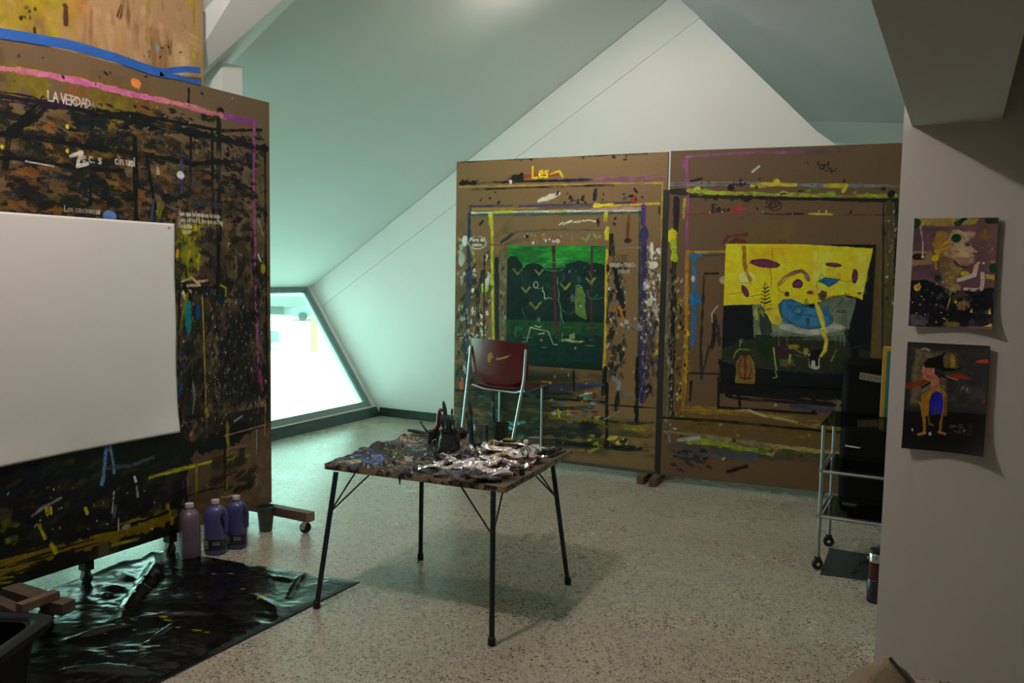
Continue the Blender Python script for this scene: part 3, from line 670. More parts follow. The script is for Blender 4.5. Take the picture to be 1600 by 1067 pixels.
c.dabs(26, (0, 80, 330, 170), [(18, 18, 18)], (2, 6), (1, 2.5), (0, 3), 19); c.dabs(34, (200, 140, 410, 230), [(170, 164, 150), (130, 124, 40)], (1.4, 3.4), (1, 4), (0, 3), 20)
lb = thing('painting_board', 'largest paint-covered board, on the left, standing on castors with a blank sheet pinned on it', 'board', (XB - .05, 3.0, 0), 'upright boards the artist paints against')
c.build('board_panel', [M_PAINT, M_MDF], lb, .014)
bk = MB()
for y in (2.25, 3.0, 3.74): bk.box((XB - .031, y, 1.3), (.030, .09, 2.3))
for z in (.4, 2.3): bk.box((XB - .031, 3.0, z), (.029, 1.7, .08))
bk.build('back_frame', M_FOOT, lb)
M_WORN = mat('worn_wood', (.085, .062, .042), .8, var=.6, scale=30)
def caster(t, p, r=.03, yaw=0.0):
    R = Matrix.Rotation(yaw, 3, 'Z'); p = Vector(p)
    w = MB(); w.lathe(p + R @ Vector((0, .011, r)), [(r * .55, 0), (r, .003), (r, .019), (r * .55, .022)], 18, 0, R @ Matrix.Rotation(PI / 2, 3, 'X')); o = w.build('caster_wheel', M_RUBBER, t, 40)
    f = MB(); f.box(p + R @ Vector((-.018, 0, 2 * r + .012)), (.05, .036, .008), (0, 0, yaw))
    for s in (-1, 1): f.box(p + R @ Vector((-.009, s * .0155, r * 1.45)), (.026, .004, r * 1.5), (0, .35, yaw))
    f.build('fork', M_STEEL, o)
for y, ends in ((3.845, (-3.95, -3.385)), (2.27, (-4.1, -3.49))):
    f = MB(); f.beam((ends[0], y, .105), (ends[1], y, .105), .06, .055); ft = f.build('foot_rail', M_FOOT if y > 3 else M_WORN, lb, bevel=.003)
    if y > 3: f2 = MB(); f2.box((ends[1] + .006, y, .105), (.012, .061, .056)); f2.build('rail_end', mat('raw_wood_end', (.22, .15, .09), .8), ft)
    for x in ends: caster(lb, (x + (.02 if x < -3.7 else -.035), y, 0), .034, .5)
f = MB(); f.beam(on_z(30, 950, .15), on_z(88, 928, .15), .045, .035); f.build('cross_batten', mat('spattered_wood', (.13, .09, .055), .8, var=.5, scale=25), lb)
f = MB(); f.beam(on_z(12, 924, .125), on_z(56, 938, .125), .06, .05); f.build('foot_block', M_WORN, lb)
f = MB(); f.beam(on_z(74, 943, .105), on_z(108, 949, .105), .07, .05); f.build('foot_block', M_WORN, lb)
f = MB(); f.beam(on_z(-12, 940, .10), on_z(34, 961, .10), .055, .05); f.build('foot_block', M_WORN, lb)
for y in (2.66, 3.17): caster(lb, (XB - .04, y, 0), .034)
for y in (2.66, 3.17): f = MB(); f.box((XB - .04, y, .11), (.05, .05, .075)); f.build('castor_block', M_RUBBER, lb)

# --- bare plywood sheet standing behind it, blue tape along the joint
XP = -3.80
c = Canvas((XP, 1.95, .152), (0, 1, 0), (0, 0, 1), 1.507, 2.938, .005, (150, 122, 90), 1.35, .0006)
c.wash((-60, -60, 330, 160), (168, 140, 104), .5, .25, .7, 1.5, (4, .5)); c.wash((-60, -60, 330, 160), (112, 82, 52), .6, .2, .7, 1.5, (5, .5))
c.wash((-60, -60, 130, 80), (136, 122, 20), .42, .22, .85, 2.5); c.wash((40, -40, 200, 90), (150, 106, 40), .5, .2, .7, 2.5, (1, .6)); c.wash((130, -60, 260, 70), (92, 58, 32), .6, .15, .7, 2.5, (2, .5))
c.stroke([(232, -20), (231, 130)], 5, (132, 120, 30), .5, .3); c.stroke([(303, -20), (302, 110)], 5, (140, 130, 30), .5, .35); c.blob((298, 4), 6, 5, (150, 140, 20))
c.stroke([(102, 10), (103, 36)], 8, (70, 50, 36), .5, .4); c.stroke([(265, 64), (265, 84)], 6, (74, 58, 40), .5, .3); c.stroke([(54, 45), (54, 60)], 6, (50, 44, 18), .5, .3); c.stroke([(192, 0), (186, 24)], 8, (84, 56, 30), .6, .3)
c.blob((246, 74), 4, 6, (96, 130, 146)); c.dabs(9, (200, 60, 300, 104), [BLK], (3, 6), (1, 2), (0, 3), 21); c.dabs(8, (30, 10, 60, 30), [BLK], (3, 5), (1, 2), (0, 3), 22); c.stroke([(200, 90), (208, 92)], 2, BLK)
c.stroke([(290, 60), (316, 74)], 22, (172, 144, 108), .5, .4, .6)
c.dabs(20, (200, 20, 316, 110), [(176, 150, 116), (140, 110, 76)], (8, 24), (2, 4), (1.2, 1.9), 23, alpha=(.2, .4))
po = c.build('plywood_sheet', [M_PAINTM, M_MDF], None, .018); tag(po, 'bare plywood sheet rising behind the large left board', 'plywood'); recenter(po, (XP - .01, 2.7, .152))
def tape(name, label, pts, w):
    b = MB(); top = []; bot = []
    q = [Vector(on_x(x, y, XB + .004)) for x, y in pts]; n = len(q)
    V = []; 
    for i, p in enumerate(q):
        d = (q[min(i + 1, n - 1)] - q[max(i - 1, 0)]).normalized(); s = Vector((0, -d.z, d.y)) * w / 2
        V += [p + s + Vector((.001 * math.sin(i * 3), 0, 0)), p - s]
    F = [(2 * i, 2 * i + 1, 2 * i + 3, 2 * i + 2) for i in range(n - 1)]
    V2 = [v - Vector((.0035, 0, 0)) for v in V]; m = len(V)
    b.add(V + V2, F + [tuple(m + k for k in f[::-1]) for f in F] + [(0, 2, m + 2, m), (2 * n - 1, 2 * n - 2, m + 2 * n - 2, m + 2 * n - 1)] + [(2 * i, 2 * i + 2, m + 2 * i + 2, m + 2 * i) for i in range(n - 1)] + [(2 * i + 1, m + 2 * i + 1, m + 2 * i + 3, 2 * i + 3) for i in range(n - 1)])
    o = b.build(name, M_TAPE); tag(o, label, 'tape', 'strips of blue tape along the board top'); recenter(o, q[n // 2])
tape('tape_strip', 'long blue tape strip along the top edge of the left board', [(-12, 50), (40, 58), (110, 70), (180, 90), (240, 111), (258, 114)], .045)
tape('tape_strip', 'short wrinkled blue tape piece curling up at the right end of the joint', [(248, 115), (270, 110), (290, 108), (313, 110)], .032)
tape('tape_strip', 'thin blue tape piece running down to the right end of the joint', [(250, 116), (280, 121), (314, 130)], .026)

# --- blank sheet of paper pinned to the left board
def pbend(U, V):
    return .006 + .010 * np.exp(-((U - 1) / .05) ** 2) * (.4 + .6 * np.sin(V * 7 + 1) ** 2) + .020 * np.exp(-(V / .07) ** 2) * (.5 + .5 * np.cos(U * 5 + .5)) + .003 * np.sin(U * 3.1 + V * 1.7) + .0012 * np.sin(U * 9 + V * 5) * (1 - V)
c = Canvas((XB, 2.06, .69), (0, 1, 0), (0, 0, 1), 1.127, 1.13, .012, (232, 228, 222), 1.0, 0)
o = c.build('paper_sheet', [M_PAPER, M_PAPER], None, .0008, pbend); tag(o, 'large blank white sheet of paper pinned on the left board', 'paper'); recenter(o, (XB, 2.62, 1.25))
for i, p in enumerate(((268, 352), (270, 678))):
    k = MB(); q = Vector(on_x(p[0] - 4, p[1] + (3 if i == 0 else -6), XB + .012)); k.lathe(q, [(.0, .006), (.005, .004), (.006, 0)], 10, 0, Matrix.Rotation(PI / 2, 3, 'Y'), cap=False)
    o = k.build('pushpin', M_STEEL); tag(o, 'small pin in the %s right corner of the blank paper' % ('upper', 'lower')[i], 'pin', 'pins holding the blank paper'); recenter(o, q)

# --- two boards at the back
def board_at(x0, y0, x1, y1, z0=.06, z1=2.508):
    u = np.array([x1 - x0, y1 - y0, 0.0]); l = np.linalg.norm(u); return (x0, y0, z0), u / l, l, z1 - z0
o_, u_, l_, h_ = board_at(-3.812, 6.164, -1.985, 6.2185)
BLP = (o_, u_)
c = Canvas(o_, u_, (0, 0, 1), l_, h_, .0042, (112, 91, 62), 1.5, .0016)
c.wash((700, 330, 800, 700), (84, 70, 40), .5, .2, .7, 3); c.wash((700, 560, 960, 720), (40, 46, 32), .35, .25, .8, 3, (.5, 2)); c.wash((850, 640, 1035, 720), (54, 50, 34), .4, .2, .7, 3, (.5, 2))
c.stroke([(720, 253), (800, 249), (1037, 238)], 2, (40, 36, 26), .7, .4); c.dabs(22, (730, 238, 1010, 252), [BLK], (2, 4.5), (1, 3), (-.2, .2), 31)
c.stroke([(719, 287), (760, 285), (830, 283), (925, 281)], 4, BLK, .7, .2); c.stroke([(718, 292), (850, 289), (1036, 286)], 2.6, (150, 130, 62), .4, .1); c.stroke([(735, 296), (850, 292), (960, 289)], 2.4, BLK, .7, .35)
c.dabs(14, (718, 280, 745, 288), [BLK], (3, 8), (1, 2.5), (-.2, .2), 32); c.blob((805, 277), 12, 5, (22, 26, 24), .15, .5); c.blob((815, 275), 4, 6, (20, 24, 22)); c.stroke([(930, 281), (980, 279), (1037, 277)], 7, (110, 72, 96), .6, .3); c.stroke([(885, 283), (922, 280)], 3, (40, 34, 70), .5, .2)
c.stroke([(820, 275), (870, 273)], 5, (130, 56, 30), .7, .45); c.write('Les', (832, 278), 17, (202, 170, 30), 3.2, rise=.03); c.stroke([(860, 272), (874, 267), (879, 276)], 3, (200, 168, 30))
c.blob((798, 284), 2.5, 3, WHT); c.stroke([(842, 314), (856, 309), (873, 302)], 8, (178, 170, 156), .3, taper=.3); c.stroke([(931, 296), (929, 310)], 6, (28, 30, 28), .5, .2); c.blob((990, 312), 4, 6, (128, 52, 32)); c.blob((986, 306), 4, 2, BLK); c.dabs(16, (735, 297, 1010, 318), [BLK, (40, 34, 26)], (3, 6), (1, 2.5), (0, 3), 33); c.dabs(7, (890, 306, 912, 318), [BLK], (3, 6), (1, 2), (1, 2), 34)
for p, w, q, d in (([(737, 322), (800, 321)], 3, (52, 48, 78), .1), ([(812, 322), (930, 319), (985, 316)], 4, (66, 60, 84), .2), ([(736, 327), (840, 325)], 3, (140, 128, 50), .15), ([(840, 325), (930, 322)], 4, (92, 76, 70), .3),
                   ([(930, 321), (956, 320)], 6, (196, 170, 40), .1), ([(960, 321), (1030, 318)], 3, (170, 150, 50), .2), ([(735, 333), (800, 331), (900, 330), (1000, 329)], 4, (182, 180, 164), .1), ([(770, 332), (800, 331)], 4, (160, 160, 50), .1), ([(860, 331), (885, 330)], 4, (150, 150, 60), .1),
                   ([(735, 336), (870, 334), (1000, 332)], 4, (56, 80, 74), .15), ([(925, 327), (1000, 325)], 4, (156, 122, 118), .2), ([(735, 322), (735, 335)], 4, (50, 50, 80), .1)): c.stroke(p, w, q, .5, d)
c.stroke([(1005, 322), (1006, 360)], 7, (60, 50, 116), .4, .1); c.stroke([(1007, 358), (1005, 440), (1005, 520), (1003, 625)], 9, (48, 42, 88), .5, .25); c.stroke([(1000, 331), (999, 480), (996, 660)], 4, (44, 52, 50), .3, .08); c.stroke([(1035, 288), (1034, 380), (1031, 480), (1029, 560)], 3, (146, 128, 44), .4, .15); c.stroke([(1028, 530), (1027, 556)], 7, (172, 152, 30), .5, .1)
c.write('I', (1029, 334), 10, BLK, 2)
c.stroke([(733, 334), (732, 420), (729, 520), (725, 625)], 6, (40, 48, 78), .5, .15); c.stroke([(735, 360), (733, 470)], 3, (50, 52, 96), .4, .2)
c.dabs(60, (716, 370, 732, 600), [(168, 174, 168), (140, 150, 146), (40, 60, 66), (30, 46, 46)], (3, 9), (1, 2.6), (1.2, 1.9), 35); c.blob((726, 377), 5, 9, (188, 190, 184), .1, .3); c.blob((721, 405), 6, 12, (150, 160, 150), 0, .4); c.dabs(70, (714, 420, 738, 680), [(24, 40, 44), (30, 44, 40), (40, 52, 70)], (3, 9), (1.5, 3), (1.2, 1.9), 36); c.dabs(8, (716, 370, 722, 560), [(176, 170, 50)], (2, 4), (1, 1.5), (0, 3), 37)
c.stroke([(768, 336), (769, 380), (769, 440), (771, 530)], 5, (158, 166, 44), .35, .06); c.stroke([(766, 336), (766, 350)], 6, (170, 176, 40), .3); c.stroke([(776, 404), (776, 480), (777, 532)], 7, (18, 34, 34), .3, .02); c.stroke([(786, 396), (785, 460), (783, 528)], 7, (88, 92, 70), .4, .2); c.dabs(20, (780, 400, 790, 530), [(30, 40, 34), (110, 110, 90)], (3, 6), (1, 2.5), (1, 2), 38)
c.stroke(ell(746, 379, 14, 10), 1.6, (180, 180, 164), .2); c.blob((746, 379), 12, 8, (70, 62, 46), 0, .2, .8); c.write('Mares del', (735, 377), 6, (200, 198, 180), 1.1); c.write('camino', (738, 384.5), 6, (200, 198, 180), 1.1); c.stroke([(736, 388), (740, 396)], 4, (140, 150, 40))
c.dabs(46, (734, 395, 766, 530), [(120, 92, 40), (150, 92, 30), (60, 56, 40), (26, 30, 28), (36, 34, 28)], (4, 10), (1, 3), (1, 2.3), 39); c.write('F', (738, 426), 9, BLK, 2); c.dabs(40, (736, 400, 766, 530), [(170, 176, 168), (120, 130, 60), (186, 188, 180)], (2.4, 6), (1, 2.4), (.8, 2.2), 40); c.blob((761, 440), 5, 10, (180, 186, 180), -.4); c.blob((757, 451), 6, 6, (140, 172, 60)); c.blob((740, 487), 5, 9, (180, 176, 156), 0); c.stroke([(754, 425), (746, 470), (742, 500)], 7, (26, 30, 28), .6, .3)
c.dabs(60, (732, 500, 760, 530), [(150, 170, 160), (30, 50, 46), (180, 184, 176)], (2, 5), (1, 3), (0, 3), 41)
c.stroke([(757, 400), (756, 530)], 3, (40, 20, 20), .3, .1); c.stroke([(764, 382), (790, 383)], 2, (110, 60, 30), .3, .1); c.stroke([(754, 346), (750, 350)], 4, BLK)
c.stroke([(783, 378), (795, 370), (806, 362)], 4, (40, 44, 40), .6, .2); c.stroke([(790, 381), (824, 371), (826, 375)], 4, (60, 66, 62), .6, .3); c.stroke([(806, 362), (870, 358), (945, 359)], 3, (82, 74, 64), .5, .2)
for p in ([(874, 351), (880, 347)], [(880, 350), (893, 345)], [(896, 347), (908, 346)], [(910, 345), (922, 344), (930, 346)]): c.stroke(p, 2.4, (186, 182, 164), .5)
c.dabs(26, (820, 366, 905, 380), [(176, 172, 150), (150, 120, 40), BLK, (190, 186, 176), (120, 100, 70)], (2, 6), (1, 2), (0, 3), 42); c.stroke([(910, 372), (916, 376), (921, 367)], 4, (120, 140, 84), .4); c.stroke([(928, 366), (932, 372), (938, 369)], 4, (120, 140, 84), .4)
c.stroke([(983, 337), (981, 355), (980, 375)], 4, (96, 46, 34), .4, .1); c.blob((981, 376), 6, 4, (30, 32, 28)); c.dabs(6, (932, 340, 938, 352), [BLK], (3, 5), (1, 2), (1, 2), 43); c.dabs(5, (958, 340, 963, 354), [BLK], (3, 5), (1, 2), (1, 2), 44); c.stroke([(954, 390), (1000, 386)], 3, (120, 104, 90), .5, .2)
c.stroke([(947, 332), (946, 345)], 5, (160, 160, 50), .4); c.stroke([(949, 358), (948, 372)], 7, (176, 170, 40), .4); c.stroke([(947, 392), (946, 460), (946, 530), (944, 572)], 5, (176, 158, 30), .5, .2); c.stroke([(955, 368), (956, 396)], 7, BLK, .5); c.stroke([(946, 575), (942, 615)], 7, BLK, .3, .05)
c.dabs(90, (949, 415, 978, 600), [(20, 22, 22), (34, 34, 30), (60, 54, 44), (26, 30, 30)], (4, 11), (1.4, 4), (1.1, 2.0), 45); c.dabs(70, (949, 415, 976, 590), [(170, 168, 150), (160, 110, 40), (110, 130, 120), (150, 100, 70), (140, 140, 150)], (1.6, 5), (1, 3), (.8, 2.3), 46); c.stroke([(960, 420), (966, 450), (973, 480)], 8, (18, 20, 18), .5, .1); c.stroke([(968, 480), (974, 500)], 7, (150, 100, 30), .6, .2); c.stroke([(966, 612), (962, 640)], 7, (30, 34, 30), .5, .2); c.stroke([(958, 590), (968, 600), (966, 608)], 5, (110, 116, 120), .5, .2)
c.stroke([(968, 500), (980, 503), (1000, 516)], 3, (110, 110, 110), .5, .3); c.dabs(30, (970, 496, 1005, 518), [(140, 140, 140), (90, 84, 70)], (2, 5), (1, 2.4), (0, 3), 47); c.write('aunque tanto', (952, 416), 7, (160, 156, 140), 1.1); c.write('pasen', (966, 426), 7, (150, 146, 130), 1.1); c.write('ESTE', (958, 408), 9, (70, 56, 40), 1.5)
c.dabs(190, (1008, 385, 1031, 520), [(176, 172, 160), (140, 136, 140), (64, 56, 60), (80, 72, 54), (196, 194, 186)], (2, 7), (1, 2.6), (.5, 2.6), 48); c.blob((1021, 415), 7, 5, (196, 194, 184), .3); c.blob((1015, 471), 5, 7, (186, 184, 170)); c.stroke([(1018, 380), (1019, 396)], 4, WHT, .4); c.dabs(80, (1004, 490, 1028, 620), [(60, 52, 72), (44, 40, 60), (90, 84, 84), (50, 50, 40)], (3, 9), (1.2, 3), (1, 2.1), 49); c.dabs(30, (1002, 440, 1010, 640), [(150, 146, 156), (40, 36, 90)], (2, 4), (1, 2.4), (1, 2.1), 50)
c.stroke([(970, 616), (996, 616)], 4, (86, 96, 104), .6, .3); c.write('.', (1006, 566), 10, BLK)
c.dabs(12, (1005, 600, 1016, 615), [BLK], (2, 5), (2, 3), (0, 3), 51)
# bottom bands of the left back board
c.stroke([(852, 605), (900, 604), (942, 601)], 7, (44, 54, 92), .6, .25); c.stroke([(848, 598), (860, 598)], 5, (150, 140, 60), .4)
for p, w, q, d in (([(712, 610), (760, 608), (850, 622), (945, 628)], 3, BLK, .1), ([(850, 614), (930, 617)], 5, (30, 34, 34), .3), ([(845, 640), (925, 636)], 6, (20, 24, 24), .25), ([(712, 632), (845, 634)], 9, (28, 60, 62), .4), ([(710, 655), (840, 650)], 8, (74, 74, 30), .35),
                   ([(860, 650), (935, 655)], 10, (100, 92, 24), .35), ([(935, 660), (1010, 672)], 12, (104, 96, 26), .4), ([(712, 676), (850, 674), (930, 678)], 15, (30, 42, 34), .2), ([(712, 696), (850, 690), (990, 700)], 9, (34, 44, 32), .2), ([(960, 690), (1000, 690)], 9, (96, 92, 40), .5),
                   ([(870, 692), (940, 697), (990, 701)], 4, BLK, .1), ([(996, 560), (994, 660)], 6, BLK, .1), ([(948, 600), (948, 694)], 5, BLK, .05), ([(945, 632), (1030, 638)], 2, BLK, .1), ([(1020, 660), (992, 662), (950, 658)], 3, BLK, .2), ([(1028, 600), (1026, 636)], 2, (90, 50, 30), .1), ([(896, 580), (897, 610)], 3, (24, 26, 24), .2), ([(866, 568), (866, 590)], 2, (70, 60, 46), .2)): c.stroke(p, w, q, .6, d)
c.dabs(46, (840, 612, 940, 660), [(40, 90, 88), (60, 130, 130), (30, 34, 34), (120, 60, 40), (160, 160, 140), (60, 90, 130)], (3, 9), (1.6, 4), (-.2, .25), 52); c.dabs(60, (712, 612, 840, 700), [(40, 80, 74), (24, 30, 28), (80, 80, 36), (50, 100, 120), (60, 60, 40)], (4, 12), (1.6, 4), (-.2, .25), 53); c.dabs(8, (790, 655, 818, 670), [(70, 160, 170), (90, 170, 180)], (5, 9), (1.6, 3), (-.3, .3), 54); c.dabs(26, (905, 655, 1010, 705), [(24, 28, 24), (120, 112, 40), (150, 146, 60), (90, 84, 30)], (4, 12), (1.4, 3), (-.1, .5), 55)
c.blob((918, 665), 12, 7, (26, 30, 26), .1, .6); c.stroke([(872, 640), (874, 652)], 3, (180, 166, 40)); c.blob((722, 602), 5, 8, (150, 84, 40), 0, .5); c.dabs(12, (860, 575, 990, 700), [(186, 180, 120), WHT], (1.5, 3.5), (1, 3), (1, 2), 56); c.stroke([(945, 655), (968, 642)], 2, (120, 110, 90), .4); c.stroke([(914, 615), (924, 614)], 3, WHT)
bl_ = thing('painting_board', 'paint-smeared brown board at the back, left one of the pair, with a dark green painting', 'board', (-2.9, 6.2, 0), 'upright boards the artist paints against')
c.build('board_panel', [M_PAINT, M_MDF], bl_, .014)
nb = Vector((-u_[1], u_[0], 0)) * -1.0   # faces the room
def backframe(t, o, u, l, h, feet):
    U = Vector(u); O = Vector(o); N = Vector((-U.y, U.x, 0)); b = MB()
    for s in (.06, l / 2, l - .06): b.beam(O + U * s + N * .04 + Vector((0, 0, .02)), O + U * s + N * .04 + Vector((0, 0, h - .05)), .08, .045, 0, N)
    for z in (.35, h - .3): b.beam(O + U * .1 + N * .04 + Vector((0, 0, z)), O + U * (l - .1) + N * .04 + Vector((0, 0, z)), .045, .08)
    b.build('back_frame', M_FOOT, t)
    for s in feet:
        f = MB(); a = O + U * s; a.z = .032; f.beam(a + N * .5, a - N * .165, .055, .055); f.build('foot_rail', M_FOOT, t, bevel=.003)
backframe(bl_, o_, u_, l_, h_, (.08, l_ - .095))
k = MB(); U_ = Vector(u_); k.beam(Vector(o_) + U_ * .9 - Vector((0, .012, -.006)), Vector(o_) + U_ * 1.82 - Vector((0, .012, -.006)), .02, .022); k.build('bottom_batten', mat('worn_dark_wood', (.06, .05, .04), .7, var=.6, scale=30), bl_)

o2, u2, l2, h2 = board_at(-1.958, 6.184, -.14, 6.393)
c = Canvas(o2, u2, (0, 0, 1), l2, h2, .0042, (96, 76, 54), 1.4, .0016)
c.wash((1040, 640, 1330, 700), (98, 82, 26), .3, .3, .75, 2, (.5, 2)); c.wash((1160, 340, 1250, 380), (104, 92, 30), .5, .3, .5, 2); c.wash((1040, 690, 1330, 730), (54, 56, 50), .4, .2, .6, 3, (.5, 2))
c.stroke([(1073, 248), (1074, 300), (1073, 400), (1069, 480)], 5, (122, 76, 112), .4, .12); c.stroke([(1073, 246), (1120, 242), (1180, 238), (1240, 238)], 5, (126, 76, 112), .5, .18); c.stroke([(1240, 238), (1330, 237)], 5, (92, 66, 84), .5, .4); c.blob((1070, 256), 5, 7, (126, 72, 110))
c.stroke([(1043, 288), (1140, 287), (1260, 289), (1411, 291)], 6, (104, 104, 114), .5, .3); c.stroke([(1150, 288), (1176, 289), (1200, 288)], 3, BLK, .6, .25); c.stroke([(1174, 290), (1210, 288), (1243, 289)], 6, (172, 158, 34), .4, .1); c.blob((1214, 284), 6, 5, (176, 160, 36)); c.stroke([(1289, 290), (1322, 290), (1318, 299)], 5, (164, 154, 34), .4, .1); c.blob((1142, 293), 6, 6, BLK, 0, .3); c.stroke([(1080, 283), (1096, 279)], 4, BLK, .4)
c.dabs(8, (1145, 278, 1170, 290), [BLK], (3, 7), (1, 2), (0, 3), 61)
c.stroke([(1053, 300), (1078, 299)], 9, (34, 32, 28), .7, .25); c.stroke([(1076, 298), (1120, 302), (1200, 304), (1300, 306), (1400, 306)], 6, (138, 146, 34), .6, .18); c.stroke([(1080, 306), (1200, 309), (1300, 311), (1402, 313)], 5, (22, 22, 20), .5, .05); c.dabs(22, (1080, 294, 1400, 306), [(30, 34, 24), (170, 168, 40), (90, 130, 50)], (3, 8), (1.5, 4), (-.1, .2), 62); c.dabs(8, (1080, 308, 1180, 312), [BLK], (5, 8), (1, 1.6), (0, 3), 63)
c.stroke([(1045, 333), (1130, 333), (1182, 334)], 2, (140, 42, 40), .4, .2); c.stroke([(1195, 334), (1255, 334)], 2.4, BLK, .4, .15); c.stroke([(1265, 334), (1300, 335)], 2.6, (170, 160, 60), .4, .15); c.stroke([(1320, 335), (1409, 336)], 2, (100, 34, 34), .4, .1)
c.write('Fe', (1113, 331), 12, BLK, 2.2); c.write('sed.', (1142, 330), 11, (170, 40, 36), 2.4, dry=.2); c.write('SED', (1196, 324), 11, (46, 30, 22), 2.2); c.stroke(ell(1211, 321, 10, 7, -120, 150), 3, (66, 40, 28), .3); c.write('crt. .', (1281, 264), 11, (30, 28, 24), 2, dry=.2); c.write('- e-', (1290, 270), 8, (40, 36, 30), 1.6); c.stroke([(1176, 268), (1186, 260)], 3, WHT, .5); c.dabs(14, (1090, 250, 1330, 345), [BLK, (40, 34, 26)], (2.5, 5), (1, 2), (1, 2.2), 64); c.dabs(8, (1100, 325, 1300, 334), [WHT, (180, 170, 80)], (2, 4), (1, 2), (0, 2), 65); c.dabs(8, (1110, 326, 1140, 332), [BLK], (3, 5), (1, 2), (0, 1), 66)
c.stroke([(1131, 378), (1138, 369), (1152, 366), (1166, 366)], 6, (92, 40, 32), .6, .25); c.stroke([(1140, 382), (1150, 374), (1162, 378)], 8, (88, 36, 30), .5, .2); c.stroke([(1218, 376), (1228, 377)], 3, (100, 44, 34), .5)
c.stroke([(1056, 310), (1053, 420), (1051, 540), (1048, 648)], 7, (22, 26, 22), .5, .1); c.stroke([(1060, 312), (1058, 360)], 4, BLK, .5, .15); c.stroke([(1070, 311), (1068, 340)], 4, (150, 146, 40), .5, .3); c.stroke([(1045, 303), (1044, 330)], 3, BLK, .6, .3)
c.blob((1049, 368), 8, 10, (196, 180, 30), 0, .5); c.stroke([(1052, 378), (1054, 404)], 10, (150, 168, 30), .6, .2)
c.dabs(150, (1040, 420, 1050, 690), [(120, 114, 100), (96, 92, 84), (150, 148, 136), (60, 58, 50), (30, 30, 26)], (2, 6), (1.4, 4), (1.2, 1.9), 67); c.dabs(90, (1050, 430, 1066, 650), [(90, 84, 30), (130, 120, 30), (40, 40, 24), (170, 168, 150)], (2, 6), (1, 3), (1.1, 2), 68); c.stroke([(1042, 350), (1042, 660)], 3, (96, 92, 80), .6, .3)
c.stroke([(1074, 393), (1073, 470), (1071, 560), (1067, 640)], 6, (156, 116, 24), .45, .1); c.stroke([(1074, 394), (1100, 394), (1134, 393)], 4, (156, 122, 40), .4, .08); c.dabs(60, (1060, 450, 1078, 620), [(160, 126, 30), (110, 90, 30), (120, 60, 50), BLK, (150, 150, 40)], (2, 6), (1, 3), (1.1, 2), 69); c.stroke([(1068, 640), (1130, 642), (1200, 648), (1270, 662), (1310, 668)], 12, (136, 110, 22), .5, .25)
c.stroke([(1084, 398), (1085, 460), (1084, 500), (1082, 538)], 6, (34, 98, 150), .35, .03); c.blob((1086, 468), 8, 11, (34, 98, 150), 0, .3); c.stroke([(1080, 399), (1100, 398)], 6, (34, 94, 140), .5, .15); c.stroke([(1098, 399), (1132, 397)], 2.5, (44, 50, 50), .4, .2); c.blob((1083, 435), 3, 5, WHT)
c.stroke([(1100, 432), (1098, 480), (1095, 545), (1096, 590)], 4, (40, 40, 30), .6, .2); c.stroke([(1102, 427), (1122, 427)], 3, BLK, .4, .1); c.stroke([(1117, 494), (1116, 520), (1112, 545)], 7, (26, 24, 24), .6, .1); c.stroke([(1122, 510), (1124, 540)], 6, (44, 38, 48), .6, .2); c.stroke([(1121, 478), (1112, 490), (1113, 503)], 2, (170, 160, 150), .3); c.stroke([(1076, 583), (1124, 584)], 3, (30, 34, 30), .4, .1); c.stroke([(1096, 592), (1108, 540)], 3, (40, 36, 28), .5, .25); c.stroke([(1080, 596), (1078, 626)], 3, BLK, .5, .15); c.blob((1130, 437), 5, 5, (160, 148, 110), 0, .6); c.stroke([(1130, 500), (1131, 530)], 2, (60, 50, 40))
# bench drawn under the canvas
c.fill([(1124, 560), (1200, 570), (1330, 586), (1330, 626), (1200, 622), (1124, 614)], (12, 15, 18), 2, 1, thick=.2)
for p, w in (([(1123, 590), (1122, 638)], 4), ([(1122, 636), (1180, 640), (1275, 646)], 4), ([(1136, 612), (1136, 618), (1150, 622), (1230, 628), (1320, 634)], 5), ([(1272, 622), (1271, 644)], 7), ([(1155, 618), (1156, 634)], 4), ([(1180, 618), (1300, 630)], 4)): c.stroke(p, w, BLK, .3, .03)
c.stroke([(1240, 634), (1300, 640)], 9, (56, 62, 76), .6, .3); c.stroke([(1150, 641), (1170, 641), (1195, 650), (1225, 655), (1246, 660)], 3, (150, 142, 124), .6, .15); c.blob((1212, 633), 3, 2.5, (150, 146, 140)); c.stroke([(1310, 630), (1306, 650), (1290, 662)], 7, (90, 84, 70), .5, .2)
c.stroke([(1030, 652), (1130, 658), (1230, 668), (1320, 676)], 4, (20, 20, 18), .5, .05); c.stroke([(1270, 664), (1300, 662)], 5, (130, 110, 70), .6, .3)
c.stroke([(1040, 674), (1120, 684), (1200, 696), (1320, 710)], 7, (124, 112, 84), .6, .3); c.stroke([(1078, 688), (1120, 693), (1160, 701), (1200, 706)], 10, (120, 140, 44), .6, .2); c.stroke([(1190, 704), (1250, 708), (1320, 714)], 8, (70, 76, 36), .6, .2); c.stroke([(1200, 694), (1250, 702), (1320, 708)], 6, (150, 132, 70), .6, .3)
